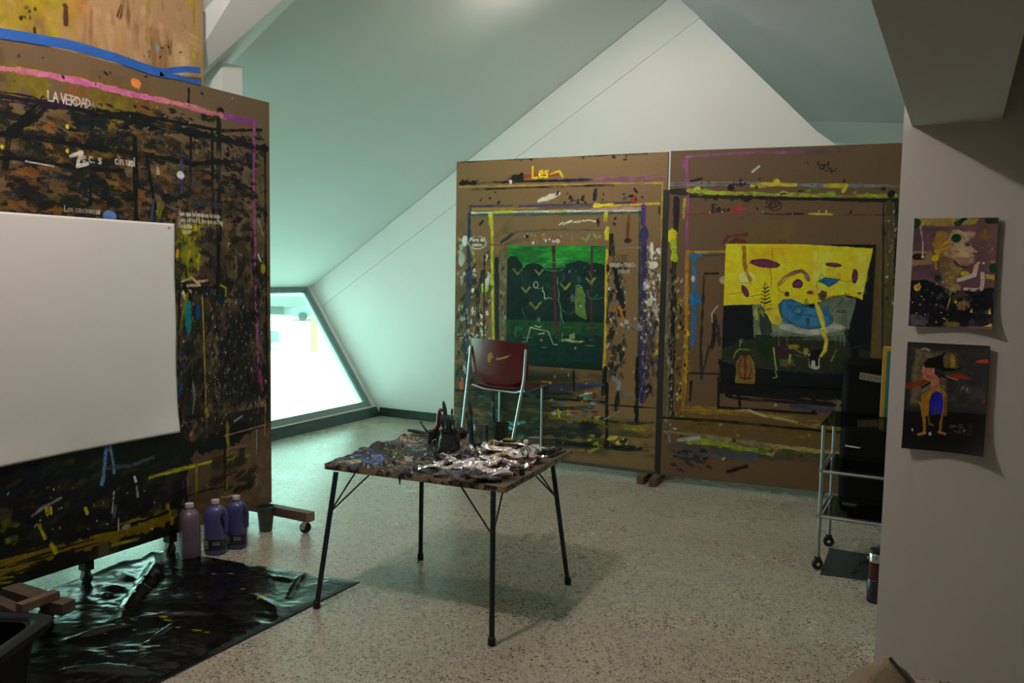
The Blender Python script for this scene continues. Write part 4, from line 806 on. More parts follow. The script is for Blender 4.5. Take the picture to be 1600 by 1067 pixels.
c.stroke([(1050, 702), (1100, 706), (1180, 716)], 12, (66, 72, 86), .6, .35); c.dabs(22, (1046, 700, 1110, 722), [(20, 24, 34), (40, 44, 60), (60, 40, 50)], (4, 9), (1.6, 3.5), (-.4, .1), 70); c.stroke([(1138, 736), (1166, 729)], 7, (22, 20, 18), .5, .15); c.dabs(34, (1045, 660, 1310, 720), [(170, 166, 140), (120, 116, 40), (50, 44, 34), (30, 28, 24), (120, 60, 44)], (2.5, 6), (1, 3), (-.2, .6), 71); c.stroke([(1060, 688), (1092, 684)], 5, (150, 150, 150), .6, .3); c.stroke([(1206, 712), (1216, 698)], 4, (150, 110, 84), .5, .2); c.dabs(10, (1050, 720, 1110, 735), [(56, 38, 44), (40, 34, 32)], (4, 8), (1.6, 3.4), (-.6, 0), 72)
c.stroke([(1381, 312), (1380, 400), (1379, 560)], 3, (34, 32, 24), .4, .1); c.stroke([(1401, 315), (1399, 420), (1396, 560)], 5, (28, 28, 22), .4, .06); c.stroke([(1390, 316), (1388, 560)], 10, (72, 66, 34), .5, .35); c.dabs(34, (1382, 330, 1400, 560), [(110, 106, 50), (40, 40, 30), (150, 148, 130)], (2, 5), (1, 3.4), (1.2, 1.9), 73); c.blob((1393, 302), 5, 6, BLK); c.stroke([(1372, 400), (1366, 560)], 5, (92, 78, 30), .4, .1)
br_ = thing('painting_board', 'paint-smeared brown back board, right one of the pair, holding the yellow painting', 'board', (-1.05, 6.3, 0), 'upright boards the artist paints against')
c.build('board_panel', [M_PAINT, M_MDF], br_, .014)
backframe(br_, o2, u2, l2, h2, (-.028, l2 - .08))
k = MB(); U_ = Vector(u2); q = Vector(o2) - U_ * .016 + Vector((-U_.y, U_.x, 0)) * .030; k.beam(q, q + Vector((0, 0, 2.165)), .07, .02, 0, (U_.y, -U_.x, 0)); k.build('joining_batten', M_RUBBER, br_)
# ------------------------------------------------------------------ paintings
def sheet(name, label, c, mats, at, back=.0012, bend=None, cat='painting', group=None):
    o = c.build(name, mats, None, back, bend); tag(o, label, cat, group); recenter(o, at); return o
# dark green painting on the left back board
N1 = np.array([u_[1], -u_[0], 0.0])            # towards the room
a = on_plane(790, 568, o_ + N1 * .006, N1) ; b = on_plane(946, 384, o_ + N1 * .006, N1)
w_ = float(np.dot(b - a, u_)); hh = b[2] - a[2]
c = Canvas(a, u_, (0, 0, 1), w_, hh, .0034, (16, 40, 36), 1.5, .0006).frame(770, 370, 5.079)
c.fill([(90, 50), (920, 50), (920, 260), (90, 240)], (34, 112, 44), 4); c.wash((90, 50, 920, 240), (44, 150, 52), .45, .25, .8, 5, (.5, 2)); c.wash((90, 50, 920, 240), (26, 80, 40), .6, .15, .7, 4, (.4, 2))
for p in ([(80, 700), (90, 195), (140, 155), (190, 155), (225, 205), (240, 240), (240, 700)], [(232, 700), (232, 260), (270, 222), (330, 205), (390, 225), (430, 262), (470, 300), (520, 250), (540, 700)], [(520, 700), (545, 240), (610, 200), (690, 185), (760, 210), (780, 240), (780, 700)], [(760, 700), (775, 225), (810, 205), (860, 210), (905, 240), (915, 700)]):
    c.fill(p, (14, 38, 36), 5)
c.wash((90, 250, 910, 660), (18, 52, 46), .5, .2, .7, 3); c.fill([(80, 655), (920, 685), (920, 800), (80, 800)], (30, 70, 42), 6); c.wash((80, 660, 920, 830), (24, 58, 44), .45, .2, .8, 4); c.fill([(80, 780), (920, 790), (920, 1000), (80, 1000)], (16, 52, 44), 12); c.wash((80, 850, 920, 1000), (12, 44, 46), .4, .2, .8, 3)
c.stroke([(240, 240), (232, 330), (250, 420)], 4, (60, 100, 70), .5, .3); c.stroke([(300, 212), (360, 207), (400, 240)], 4, (60, 110, 66), .4, .3)
c.stroke([(482, 60), (486, 200), (490, 430), (500, 700), (520, 760)], 26, (74, 38, 42), .3, .05); c.stroke([(788, 60), (786, 300), (778, 480), (786, 680), (790, 780)], 18, (70, 38, 40), .3, .05); c.stroke([(480, 690), (530, 750)], 10, (96, 50, 44), .4)
for x, y, s in ((198, 280, 1), (368, 283, .9), (262, 424, .9), (576, 398, 1), (340, 552, 1.2), (778, 352, 1)):
    c.stroke([(x - 34 * s, y - 22 * s), (x, y + 16 * s), (x + 34 * s, y - 26 * s)], 17 * s, (112, 116, 52), .3, .1)
c.stroke(ell(342, 380, 18, 26), 8, (150, 166, 140), .3); c.stroke([(350, 404), (368, 412), (398, 398), (395, 430), (408, 440), (412, 492)], 8, (156, 170, 146), .4); c.stroke([(415, 492), (438, 482), (472, 490)], 9, (150, 166, 136), .4)
c.stroke([(395, 225), (440, 205), (540, 200), (575, 235), (545, 265), (480, 270), (420, 262), (395, 225)], 4, (96, 140, 112), .4, .1); c.stroke([(500, 280), (516, 330), (512, 390), (528, 450), (522, 500), (540, 560), (546, 640), (562, 690)], 6, (104, 140, 132), .5, .15); c.stroke([(560, 270), (562, 340), (530, 365)], 3, (76, 110, 96)); c.stroke([(405, 372), (440, 385), (460, 410), (495, 400)], 4, (60, 96, 84), .4); c.stroke([(525, 560), (600, 615), (650, 590)], 4, (60, 96, 84)); c.stroke([(540, 560), (536, 700)], 3, (76, 120, 100))
c.fill([(660, 395), (708, 400), (735, 460), (735, 560), (745, 655), (690, 635), (655, 605), (650, 500)], (82, 104, 54), 4); c.stroke([(656, 388), (685, 385), (710, 402)], 6, (140, 160, 110)); c.blob((684, 340), 14, 24, (36, 74, 66)); c.blob((632, 485), 16, 28, (74, 88, 90)); c.blob((610, 275), 8, 12, (90, 110, 106)); c.blob((812, 268), 6, 6, (150, 170, 150)); c.blob((698, 548), 4, 6, (190, 196, 170)); c.blob((728, 242), 5, 6, (80, 100, 90))
c.stroke([(760, 270), (790, 325), (795, 380)], 4, (96, 120, 100)); c.stroke([(752, 420), (760, 470), (775, 488), (830, 494), (880, 480)], 4, (90, 124, 100), .4, .1); c.stroke([(808, 490), (832, 455)], 3, (90, 124, 100)); c.stroke([(230, 570), (262, 650)], 5, (70, 110, 84)); c.stroke([(205, 640), (260, 632)], 4, (60, 96, 74))
c.blob((366, 660), 20, 28, (50, 80, 66)); c.blob((366, 662), 12, 16, (76, 104, 90)); c.stroke([(335, 705), (375, 718), (385, 705)], 8, (150, 170, 150)); c.stroke([(235, 832), (268, 832), (300, 716), (340, 728), (440, 750), (480, 852), (512, 856)], 10, (134, 156, 124), .3); c.stroke([(365, 770), (408, 764)], 9, (150, 168, 140)); c.stroke([(240, 800), (310, 799)], 3, (120, 140, 110)); c.blob((385, 818), 4, 8, (170, 186, 150)); c.stroke([(380, 876), (432, 880)], 6, (130, 150, 120), taper=.6)
c.fill([(525, 818), (600, 805), (640, 820), (730, 828), (700, 842), (620, 836)], (136, 146, 100), 3); c.fill([(606, 772), (652, 764), (656, 812), (612, 818)], (110, 122, 84), 3); c.stroke([(556, 760), (548, 800), (556, 840)], 4, (130, 146, 110)); c.stroke([(735, 860), (805, 866)], 7, (104, 124, 74), taper=.5); c.stroke([(760, 815), (794, 817)], 6, (110, 120, 110), taper=.5); c.blob((656, 882), 9, 12, (104, 130, 96)); c.blob((508, 798), 10, 6, (90, 110, 90)); c.stroke([(560, 718), (630, 720)], 4, (80, 112, 80)); c.stroke([(720, 724), (830, 722)], 4, (56, 92, 62)); c.blob((180, 760), 18, 36, (36, 92, 56), 0, .6); c.blob((215, 725), 30, 22, (34, 84, 54), 0, .7); c.blob((422, 690), 8, 16, (30, 50, 44))
c.dabs(14, (230, 250, 880, 600), [(90, 120, 110)], (3, 8), (1, 2), (0, 3), 81)
sheet('canvas_painting', 'dark green painting of a forest with two trunks pinned behind the red chair', c, [M_PAINTM, M_PAPER], a + u_ * w_ / 2)
# yellow and black painting on the right back board
N2 = np.array([u2[1], -u2[0], 0.0]); q = o2 + N2 * .006
a = on_plane(1126, 597, q, N2); b = on_plane(1368, 391, q, N2); b0 = on_plane(1134, 381, q, N2)
w_ = float(np.dot(b - a, u2)); hh = max(b[2], b0[2]) - a[2]
c = Canvas(a, u2, (0, 0, 1), w_, hh, .0034, (14, 18, 24), 1.5, .0006).frame(1110, 370, 5.614)
c.fill([(130, 20), (1430, 100), (1425, 130), (1385, 290), (1358, 420), (1335, 552), (1270, 520), (1150, 508), (1000, 545), (960, 570), (840, 600), (600, 640), (640, 740), (640, 770), (560, 760), (430, 590), (100, 600)], (214, 176, 30), 2, jit=.06)
c.wash((120, 70, 700, 600), (222, 190, 44), .5, .3, .6, 3); c.wash((300, 80, 1000, 250), (176, 152, 28), .55, .2, .55, 2, (.6, 2)); c.wash((850, 100, 1400, 520), (206, 188, 96), .5, .2, .6, 3, (3, .7)); c.wash((1000, 140, 1400, 400), (196, 170, 30), .5, .2, .7, 3)
# grey ground behind the pond
c.fill([(370, 600), (440, 590), (560, 740), (640, 780), (600, 870), (385, 880)], (96, 106, 84), 4); c.fill([(960, 570), (1050, 530), (1170, 520), (1280, 540), (1262, 640), (1230, 760), (1195, 930), (700, 900), (540, 880), (580, 800), (900, 700)], (92, 100, 88), 5); c.wash((380, 600, 1260, 900), (116, 124, 100), .5, .25, .6, 4); c.stroke([(400, 640), (410, 720)], 26, (150, 150, 36), .6, .3); c.stroke([(490, 640), (560, 740), (640, 760)], 44, (176, 164, 40), .6, .25)
c.stroke([(980, 545), (1080, 518), (1200, 510), (1290, 530)], 12, (150, 120, 30), .5, .25)
c.fill([(590, 800), (660, 745), (760, 790), (960, 800), (1080, 750), (1190, 790), (1180, 812), (1000, 850), (870, 864), (760, 845), (680, 825)], (150, 150, 140), 3)
c.fill([(595, 590), (640, 550), (720, 545), (790, 575), (860, 615), (930, 640), (985, 625), (1050, 600), (1035, 640), (1072, 700), (1068, 750), (1030, 780), (960, 790), (860, 808), (770, 790), (690, 730), (620, 670)], (38, 88, 124), 3); c.wash((600, 550, 1070, 800), (58, 118, 158), .5, .25, .8, 4); c.stroke([(595, 600), (625, 675), (690, 735), (770, 795), (860, 810), (960, 795), (1030, 782), (1072, 750), (1072, 700)], 8, (74, 62, 52), .5, .2)
c.blob((765, 645), 26, 18, (80, 130, 126)); c.stroke([(728, 640), (740, 668), (790, 685), (860, 684), (920, 696), (980, 688)], 5, (40, 56, 72)); c.blob((855, 740), 14, 26, (44, 70, 74), .2); c.blob((756, 640), 7, 7, (50, 90, 100))
c.stroke([(900, 480), (915, 540), (935, 610), (970, 690), (990, 770), (1000, 860), (1010, 930), (1006, 1000), (965, 1060)], 34, (206, 176, 44), .35, .03); c.blob((935, 530), 50, 24, (200, 170, 30), 0, .4); c.stroke([(935, 395), (940, 480), (950, 560)], 5, (120, 104, 30))
c.fill([(275, 72), (312, 78), (318, 200), (330, 300), (358, 385), (305, 340), (285, 260)], (140, 100, 28), 3); c.blob((320, 355), 76, 56, (206, 196, 130), 0, .3, .8); c.stroke([(298, 200), (318, 300), (352, 380)], 28, (146, 106, 28), .3, .05); c.stroke([(540, 90), (546, 200), (520, 270), (535, 350), (530, 450)], 5, (110, 96, 30), .4); c.stroke([(252, 402), (320, 402), (360, 408)], 3, (110, 100, 50))
for x, y, rx, ry, an in ((478, 232, 118, 34, -.12), (308, 480, 24, 56, .45), (768, 412, 40, 34, .4), (874, 487, 24, 14, -.1), (1085, 245, 56, 17, -.1), (1270, 342, 23, 56, 0), (1308, 494, 16, 8, 0)):
    c.blob((x, y), rx * 1.06, ry * 1.1, (44, 24, 34), an, .2, soft=.05); c.blob((x, y), rx * .93, ry * .88, (98, 42, 74), an, .2, soft=.05)
c.stroke([(600, 415), (650, 350), (720, 312), (800, 296), (850, 330), (862, 375)], 26, (120, 74, 76), .3, .12); c.stroke([(610, 425), (690, 345), (790, 310)], 4, (60, 40, 40)); c.blob((846, 350), 24, 34, (134, 116, 108), .3, .4, .7)
c.fill([(942, 385), (1010, 352), (1135, 368), (1105, 400), (1040, 436), (980, 405)], (24, 86, 122), 2); c.stroke([(942, 388), (1000, 408), (1040, 438), (1105, 402), (1138, 368)], 4, (26, 40, 60)); c.stroke([(955, 370), (970, 322), (998, 348)], 4, (90, 84, 30)); c.stroke([(1090, 270), (1075, 330)], 3, (150, 136, 60)); c.stroke([(1135, 375), (1190, 396), (1245, 382)], 4, (110, 96, 40)); c.stroke([(150, 500), (220, 498), (276, 482)], 3, (110, 100, 30)); c.stroke([(340, 525), (400, 512), (450, 505)], 5, (70, 60, 30)); c.stroke([(590, 440), (610, 475), (640, 490), (690, 486)], 4, (60, 56, 30)); c.blob((672, 500), 20, 22, (40, 46, 36), .4, .6)
for i in range(8):
    y = 400 + i * 31; w = 14 + i * 5.5
    c.stroke([(482 - w, y + 12), (478, y + 28), (486 + w, y + 8)], 11, (30, 38, 28), .5, .15)
c.stroke([(480, 390), (476, 640)], 5, (30, 38, 28)); c.stroke(ell(445, 655, 26, 38), 8, (34, 38, 34), .4)
for i in range(5): c.stroke([(842 - 6 - i * 7, 545 + i * 16), (842, 552 + i * 14), (842 + 6 + i * 7, 543 + i * 16)], 7, (40, 54, 40), .5, .15)
c.blob((992, 512), 34, 38, (74, 66, 48), 0, .4); c.blob((990, 512), 14, 18, (60, 56, 60)); c.stroke([(1165, 540), (1130, 590), (1080, 630), (1060, 670)], 6, (40, 44, 38), .5); c.stroke([(1105, 655), (1150, 665), (1195, 660)], 10, (20, 24, 26), .6); c.stroke([(1120, 645), (1180, 650)], 5, (20, 24, 26), .5); c.blob((1190, 498), 8, 6, (110, 50, 30)); c.blob((1216, 500), 6, 6, (110, 50, 30)); c.stroke([(1290, 494), (1335, 490)], 4, (90, 30, 40))
c.fill([(432, 680), (490, 670), (530, 740), (540, 830), (510, 900), (455, 900), (430, 780)], (44, 54, 48), 4); c.stroke([(455, 660), (465, 700)], 8, (120, 120, 110))
# dim room floor at the bottom of the painting, in the lower crop's pixels
c.fill([(100, 990), (250, 920), (540, 870), (900, 880), (1200, 920), (1300, 980), (1450, 1010), (1450, 1100), (100, 1100)], (40, 44, 28), 8)
c.frame(1110, 520, 5.517)
c.fill([(90, 240), (100, 150), (380, 70), (560, 60), (1190, 100), (1270, 210), (1440, 260), (1400, 330), (1160, 340), (900, 350), (600, 310), (300, 280)], (42, 44, 30), 6); c.wash((100, 60, 1300, 330), (34, 46, 28), .5, .2, .7, 4); c.fill([(380, 20), (520, 20), (540, 210), (420, 200)], (26, 44, 28), 6); c.fill([(850, 30), (1190, 20), (1190, 80), (740, 60)], (70, 78, 68), 5, .8)
c.fill([(560, 130), (680, 118), (672, 180), (560, 190)], (62, 24, 44), 5); c.blob((712, 118), 44, 22, (130, 112, 48), .1, .5); c.stroke([(700, 120), (780, 170), (820, 178)], 14, (120, 104, 40), .5); c.blob((825, 155), 20, 28, (128, 112, 50), 0, .5); c.fill([(590, 230), (720, 225), (730, 290), (600, 290)], (84, 80, 50), 8, .8); c.stroke([(690, 190), (680, 260)], 16, (130, 128, 84), .6, .2)
c.fill([(850, 180), (880, 175), (900, 210), (940, 210), (940, 310), (900, 320), (850, 290)], (160, 158, 150), 4); c.fill([(880, 150), (960, 140), (960, 200), (930, 220), (930, 290), (905, 290), (900, 240), (875, 240), (872, 300), (856, 280), (850, 210)], (14, 16, 18), 4); c.stroke([(735, 190), (800, 210), (850, 190)], 4, (110, 96, 70))
c.stroke([(970, -20), (1000, 60), (990, 150), (955, 200)], 30, (176, 164, 50), .35, .05); c.stroke([(200, 220), (215, 170), (250, 140), (340, 145)], 10, (110, 120, 50), .5, .15); c.stroke([(262, 50), (252, 120)], 6, (130, 136, 120)); c.stroke([(240, 60), (262, 90), (280, 50)], 6, (120, 130, 116)); c.stroke([(1085, 150), (1045, 240)], 10, (120, 122, 40), .5, .1); c.stroke([(545, 130), (560, 260), (572, 330)], 12, (130, 138, 60), .5, .1)
for x in (590, 660, 1080, 1120, 1155): c.stroke([(x, 30), (x + 2, 110)], 3, (120, 124, 110), .5, .2)
c.stroke([(110, 240), (220, 270), (400, 295), (600, 318), (900, 352)], 4, (70, 74, 64), .5, .3); c.fill([(80, 262), (220, 280), (400, 304), (700, 332), (960, 358), (1460, 350), (1460, 520), (80, 520)], (12, 15, 20), 4)
c.stroke([(1190, 0), (1240, 120), (1260, 240)], 60, (13, 16, 20), .3); c.stroke([(1230, 130), (1360, 100)], 6, (60, 66, 74), .6, .3)
c.fill([(225, 250), (260, 200), (340, 195), (375, 250), (390, 330), (380, 520), (205, 510)], (104, 86, 38), 4); c.stroke(ell(300, 300, 56, 100, 0, 360, 14), 10, (96, 22, 30), .3); c.stroke([(302, 200), (300, 390)], 14, (92, 22, 30), .3); c.stroke([(250, 390), (350, 392)], 12, (92, 22, 30), .3)
c.stroke([(1000, 340), (1040, 300), (1060, 350), (1150, 350)], 8, (70, 50, 56), .6, .3); c.stroke([(560, 330), (575, 380), (540, 390)], 12, (120, 140, 50), .4)
sheet('canvas_painting', 'yellow and black painting of a pond, hung on the right back board', c, [M_PAINTM, M_PAPER], a + u2 * w_ / 2)

# two paintings on paper taped to the pier
YP = 3.69
def pier_sheet(corners, res, base, name, label, paint, amp, group):
    (xa, ya), (xb, yb), (xc, yc), (xd, yd) = corners     # TL TR BL BR
    P = [on_y(x, y, YP - .003) for x, y in corners]
    x0 = (P[0][0] + P[2][0]) / 2; x1 = (P[1][0] + P[3][0]) / 2; z0 = min(P[2][2], P[3][2]); z1 = (P[0][2] + P[1][2]) / 2
    c = Canvas((x0, YP - .003, z0), (1, 0, 0), (0, 0, 1), x1 - x0, z1 - z0, res, base, 1.6, .0004)
    paint(c)
    def bend(U, V): return .001 + np.exp(-V / .10) * (amp * (.45 + .55 * np.abs(2 * U - .95) ** 1.5)) + np.exp(-(1 - U) / .12) * amp * .45 + .0015 * np.sin(U * 6) * (1 - V)
    sheet(name, label, c, [M_PAINTM, M_PAPER], ((x0 + x1) / 2, YP, (z0 + z1) / 2), .0007, bend, 'painting', group)
def paint1(c):
    c.frame(1410, 330, 5.619)
    c.wash((70, 50, 840, 640), (104, 78, 84), .5, .25, .8, 4); c.wash((70, 120, 400, 620), (70, 56, 62), .55, .2, .7, 4)
    c.fill([(75, 55), (600, 55), (560, 115), (300, 130), (220, 120), (150, 150), (75, 140)], (146, 132, 72), 8); c.fill([(560, 60), (680, 60), (640, 110), (560, 120)], (140, 132, 60), 6); c.stroke([(235, 70), (200, 120), (165, 150)], 6, (70, 60, 40)); c.blob((115, 105), 40, 42, (10, 62, 34), 0, .2); c.stroke([(480, 110), (540, 70)], 46, (8, 52, 32), .4); c.fill([(720, 60), (835, 60), (835, 110), (740, 110)], (24, 44, 32), 5)
    c.fill([(68, 610), (200, 595), (330, 650), (420, 690), (560, 700), (800, 672), (800, 1010), (68, 1010)], (14, 18, 24), 6)
    c.fill([(300, 180), (360, 170), (410, 200), (360, 290), (290, 340), (265, 290)], (136, 116, 60), 8); c.fill([(300, 330), (420, 230), (500, 190), (470, 300), (350, 350), (315, 420), (275, 350)], (176, 138, 44), 6); c.wash((280, 170, 480, 420), (150, 120, 50), .5, .2, .6, 6)
    c.fill([(430, 170), (500, 160), (560, 200), (595, 255), (600, 300), (660, 352), (620, 375), (632, 400), (600, 410), (600, 450), (560, 490), (500, 480), (440, 400), (420, 300), (400, 260)], (160, 142, 112), 5); c.wash((430, 160, 640, 480), (186, 168, 134), .5, .2, .7, 7); c.fill([(450, 400), (600, 410), (600, 460), (540, 495), (480, 470)], (140, 104, 92), 6, .8); c.blob((572, 292), 26, 24, (86, 70, 52), .3, .5); c.stroke([(555, 285), (595, 262)], 10, (70, 52, 40)); c.blob((630, 372), 14, 8, (90, 62, 50)); c.stroke([(455, 350), (500, 360)], 5, (110, 84, 60)); c.stroke([(590, 408), (630, 398)], 8, (150, 100, 90))
    c.fill([(350, 340), (400, 325), (450, 370), (440, 415), (400, 405), (360, 380)], (150, 130, 100), 4); c.stroke([(360, 350), (400, 340), (436, 380)], 6, (90, 72, 52)); c.fill([(320, 420), (440, 420), (480, 500), (520, 540), (470, 640), (480, 720), (400, 680), (370, 600), (330, 520)], (116, 100, 66), 6); c.wash((360, 430, 520, 720), (160, 146, 80), .5, .2, .7, 6); c.stroke([(452, 440), (500, 480), (570, 492)], 12, (60, 50, 40), .5)
    c.blob((472, 237), 38, 38, (8, 66, 34), 0, .1); c.stroke([(505, 250), (580, 235)], 5, (70, 56, 40)); c.stroke([(350, 320), (400, 290), (450, 285)], 5, (70, 50, 30)); c.stroke([(270, 350), (300, 400)], 6, (60, 40, 30))
    c.fill([(80, 350), (260, 345), (300, 400), (270, 460), (80, 480)], (136, 116, 76), 8, .8); c.blob((150, 400), 50, 26, (26, 26, 22), 0, .4); c.stroke([(160, 140), (178, 260), (180, 340), (175, 405)], 11, (176, 166, 154), .3); c.blob((178, 400), 12, 10, (180, 172, 160)); c.blob((285, 415), 24, 24, (190, 176, 30), 0, .4); c.stroke([(290, 440), (295, 500)], 26, (150, 140, 50), .5, .2); c.stroke([(195, 140), (280, 170)], 12, (90, 66, 60), .5, .3)
    c.stroke([(495, 605), (570, 580), (630, 560), (640, 520), (650, 480)], 34, (196, 176, 168), .15); c.stroke([(640, 500), (668, 455)], 22, (180, 160, 110), .3); c.stroke([(552, 682), (630, 690), (690, 685), (706, 620), (702, 545)], 30, (198, 182, 176), .15); c.blob((712, 455), 10, 12, (196, 180, 160)); c.blob((548, 548), 26, 18, (170, 164, 40), 0, .5); c.blob((310, 590), 28, 28, (20, 48, 34), 0, .3); c.blob((797, 495), 28, 42, (10, 50, 34), 0, .3)
    c.fill([(730, 560), (810, 555), (808, 600), (740, 595)], (170, 152, 70), 6); c.fill([(770, 440), (815, 440), (810, 460), (775, 460)], (150, 140, 50), 4); c.blob((725, 205), 50, 46, (116, 92, 50), 0, .6, .7); c.stroke([(722, 160), (725, 240)], 14, (136, 110, 50), .6); c.blob((705, 330), 14, 14, (110, 92, 50)); c.dabs(10, (740, 300, 820, 350), [(60, 62, 80), (150, 130, 140)], (8, 22), (1, 2), (0, 3), 91)
    c.blob((522, 770), 74, 60, (66, 62, 54), 0, .3); c.blob((530, 830), 52, 44, (120, 104, 62), 0, .4); c.blob((510, 775), 24, 20, (22, 24, 28)); c.blob((580, 760), 20, 20, (30, 30, 30)); c.stroke([(515, 850), (560, 855)], 6, (150, 50, 40)); c.blob((468, 796), 10, 12, (196, 180, 60))
    c.fill([(110, 650), (150, 635), (168, 660), (150, 695), (110, 700), (98, 680)], (180, 156, 50), 4); c.blob((142, 660), 16, 16, (170, 110, 60)); c.stroke([(425, 690), (420, 760), (390, 865)], 12, (166, 160, 40), .4, .1)
    c.dabs(40, (70, 640, 420, 990), [(60, 66, 80), (90, 92, 96), (30, 34, 60), (44, 44, 40)], (14, 50), (1, 2.6), (0, 3), 92, alpha=(.4, .8)); c.dabs(30, (80, 620, 440, 1000), [(180, 172, 60), (160, 160, 150)], (6, 16), (1, 2), (0, 3), 93); c.fill([(70, 905), (170, 905), (220, 960), (200, 1000), (75, 1000)], (84, 84, 88), 8, .8); c.fill([(730, 900), (770, 855), (775, 905)], (176, 160, 90), 3); c.fill([(715, 1010), (780, 985), (785, 1012)], (160, 150, 60), 3); c.fill([(590, 890), (612, 850), (620, 890)], (180, 160, 120), 3); c.dabs(16, (560, 700, 790, 1000), [(40, 46, 60), (28, 30, 40)], (16, 50), (1, 2), (0, 3), 94); c.blob((430, 990), 60, 22, (96, 96, 50), 0, .5)
def paint2(c):
    c.frame(1400, 525, 5.619)
    c.wash((50, 50, 830, 680), (52, 54, 50), .45, .25, .8, 3); c.wash((140, 90, 460, 660), (104, 98, 70), .3, .25, .85, 3, (1.5, .7)); c.stroke([(200, 140), (165, 300), (150, 560)], 50, (110, 102, 74), .5, .3, .7); c.stroke([(225, 115), (260, 108), (290, 125)], 16, (140, 134, 120), .5, .2); c.blob((480, 230), 60, 80, (104, 90, 40), 0, .5, .8); c.stroke([(495, 180), (500, 270)], 26, (150, 122, 50), .6, .3); c.wash((450, 330, 800, 660), (66, 68, 62), .5, .2, .6, 3)
    c.fill([(50, 650), (200, 660), (500, 668), (790, 685), (780, 1040), (40, 1000)], (12, 16, 18), 5); c.wash((450, 740, 680, 880), (44, 50, 52), .5, .2, .8, 4); c.dabs(10, (480, 790, 610, 850), [(70, 76, 76)], (14, 40), (1, 2), (0, 3), 95)
    c.fill([(78, 420), (170, 392), (300, 380), (260, 410), (170, 455), (85, 460)], (122, 52, 30), 4); c.fill([(390, 385), (470, 340), (560, 325), (650, 365), (680, 380), (560, 378)], (124, 54, 30), 4); c.fill([(690, 235), (720, 212), (810, 205), (812, 238), (740, 240)], (150, 66, 44), 4); c.stroke([(440, 355), (540, 385)], 8, (150, 140, 120), .5, .2); c.blob((770, 565), 16, 22, (110, 40, 44))
    c.fill([(235, 262), (300, 270), (345, 300), (375, 370), (385, 450), (310, 465), (305, 400), (262, 385), (235, 375), (240, 325), (225, 315)], (160, 104, 82), 3); c.blob((285, 358), 20, 12, (150, 70, 74)); c.fill([(240, 240), (280, 195), (345, 180), (405, 160), (425, 140), (445, 150), (420, 175), (415, 230), (430, 280), (540, 285), (570, 270), (580, 290), (470, 312), (420, 310), (415, 350), (375, 365), (340, 330), (335, 280), (260, 280)], (13, 14, 18), 3); c.fill([(355, 280), (410, 300), (410, 360), (360, 355)], (36, 44, 44), 3, .9); c.stroke([(405, 350), (440, 365), (490, 388)], 18, (14, 15, 18), .3); c.stroke([(232, 448), (265, 430), (300, 408)], 18, (14, 15, 18), .3); c.blob((326, 310), 12, 24, (176, 120, 84)); c.stroke([(238, 275), (242, 268)], 8, (190, 150, 120)); c.blob((268, 340), 6, 5, (30, 20, 20)); c.stroke([(240, 300), (228, 318)], 8, (176, 130, 110)); c.stroke([(400, 385), (430, 375)], 14, (130, 60, 40), .4)
    c.fill([(235, 510), (300, 475), (330, 462), (400, 455), (440, 500), (450, 580), (425, 690), (405, 695), (412, 560), (400, 500), (350, 480), (310, 510), (290, 560), (290, 700), (225, 710), (212, 600)], (146, 104, 26), 3); c.stroke([(300, 500), (285, 540)], 30, (176, 122, 36), .4, .2); c.fill([(294, 560), (315, 510), (350, 482), (395, 500), (410, 540), (410, 640), (400, 690), (292, 690)], (26, 34, 150), 3); c.wash((294, 480, 410, 690), (36, 44, 176), .5, .2, .7, 6); c.fill([(325, 690), (335, 610), (350, 600), (360, 690)], (50, 60, 66), 3); c.stroke([(440, 520), (432, 690)], 22, (110, 84, 24), .4, .2)
    c.stroke([(245, 700), (250, 780), (250, 840)], 26, (146, 108, 34), .2); c.stroke([(250, 850), (200, 862)], 24, (150, 112, 40), .3); c.stroke([(285, 700), (292, 770), (325, 780)], 16, (120, 92, 30), .3); c.stroke([(408, 690), (392, 760), (388, 830)], 20, (140, 104, 30), .2); c.stroke([(375, 842), (430, 856)], 22, (146, 110, 38), .3); c.blob((145, 820), 10, 16, (150, 156, 156), 0, .5); c.blob((298, 856), 12, 14, (160, 166, 164), 0, .5); c.blob((600, 830), 8, 18, (90, 94, 94)); c.stroke([(500, 640), (540, 630), (590, 650)], 5, (36, 38, 34)); c.dabs(14, (540, 420, 640, 490), [(90, 92, 88)], (10, 26), (1, 2), (0, 3), 96); c.blob((625, 470), 6, 24, (120, 124, 120))
    c.stroke([(235, 480), (250, 470)], 10, (150, 146, 130)); c.stroke([(196, 570), (210, 590)], 12, (150, 130, 110))
G_ = 'paintings on paper taped to the pier'
pier_sheet([(1425, 341), (1558, 340), (1423, 509), (1553, 513)], .0016, (96, 72, 78), 'paper_painting', 'upper painting on the pier, purple with a profile head and white hands', paint1, .022, G_)
pier_sheet([(1418, 533), (1547, 541), (1409, 698), (1537, 707)], .0016, (40, 43, 41), 'paper_painting', 'lower painting on the pier, dark figure with a blue belly and orange legs', paint2, .030, G_)
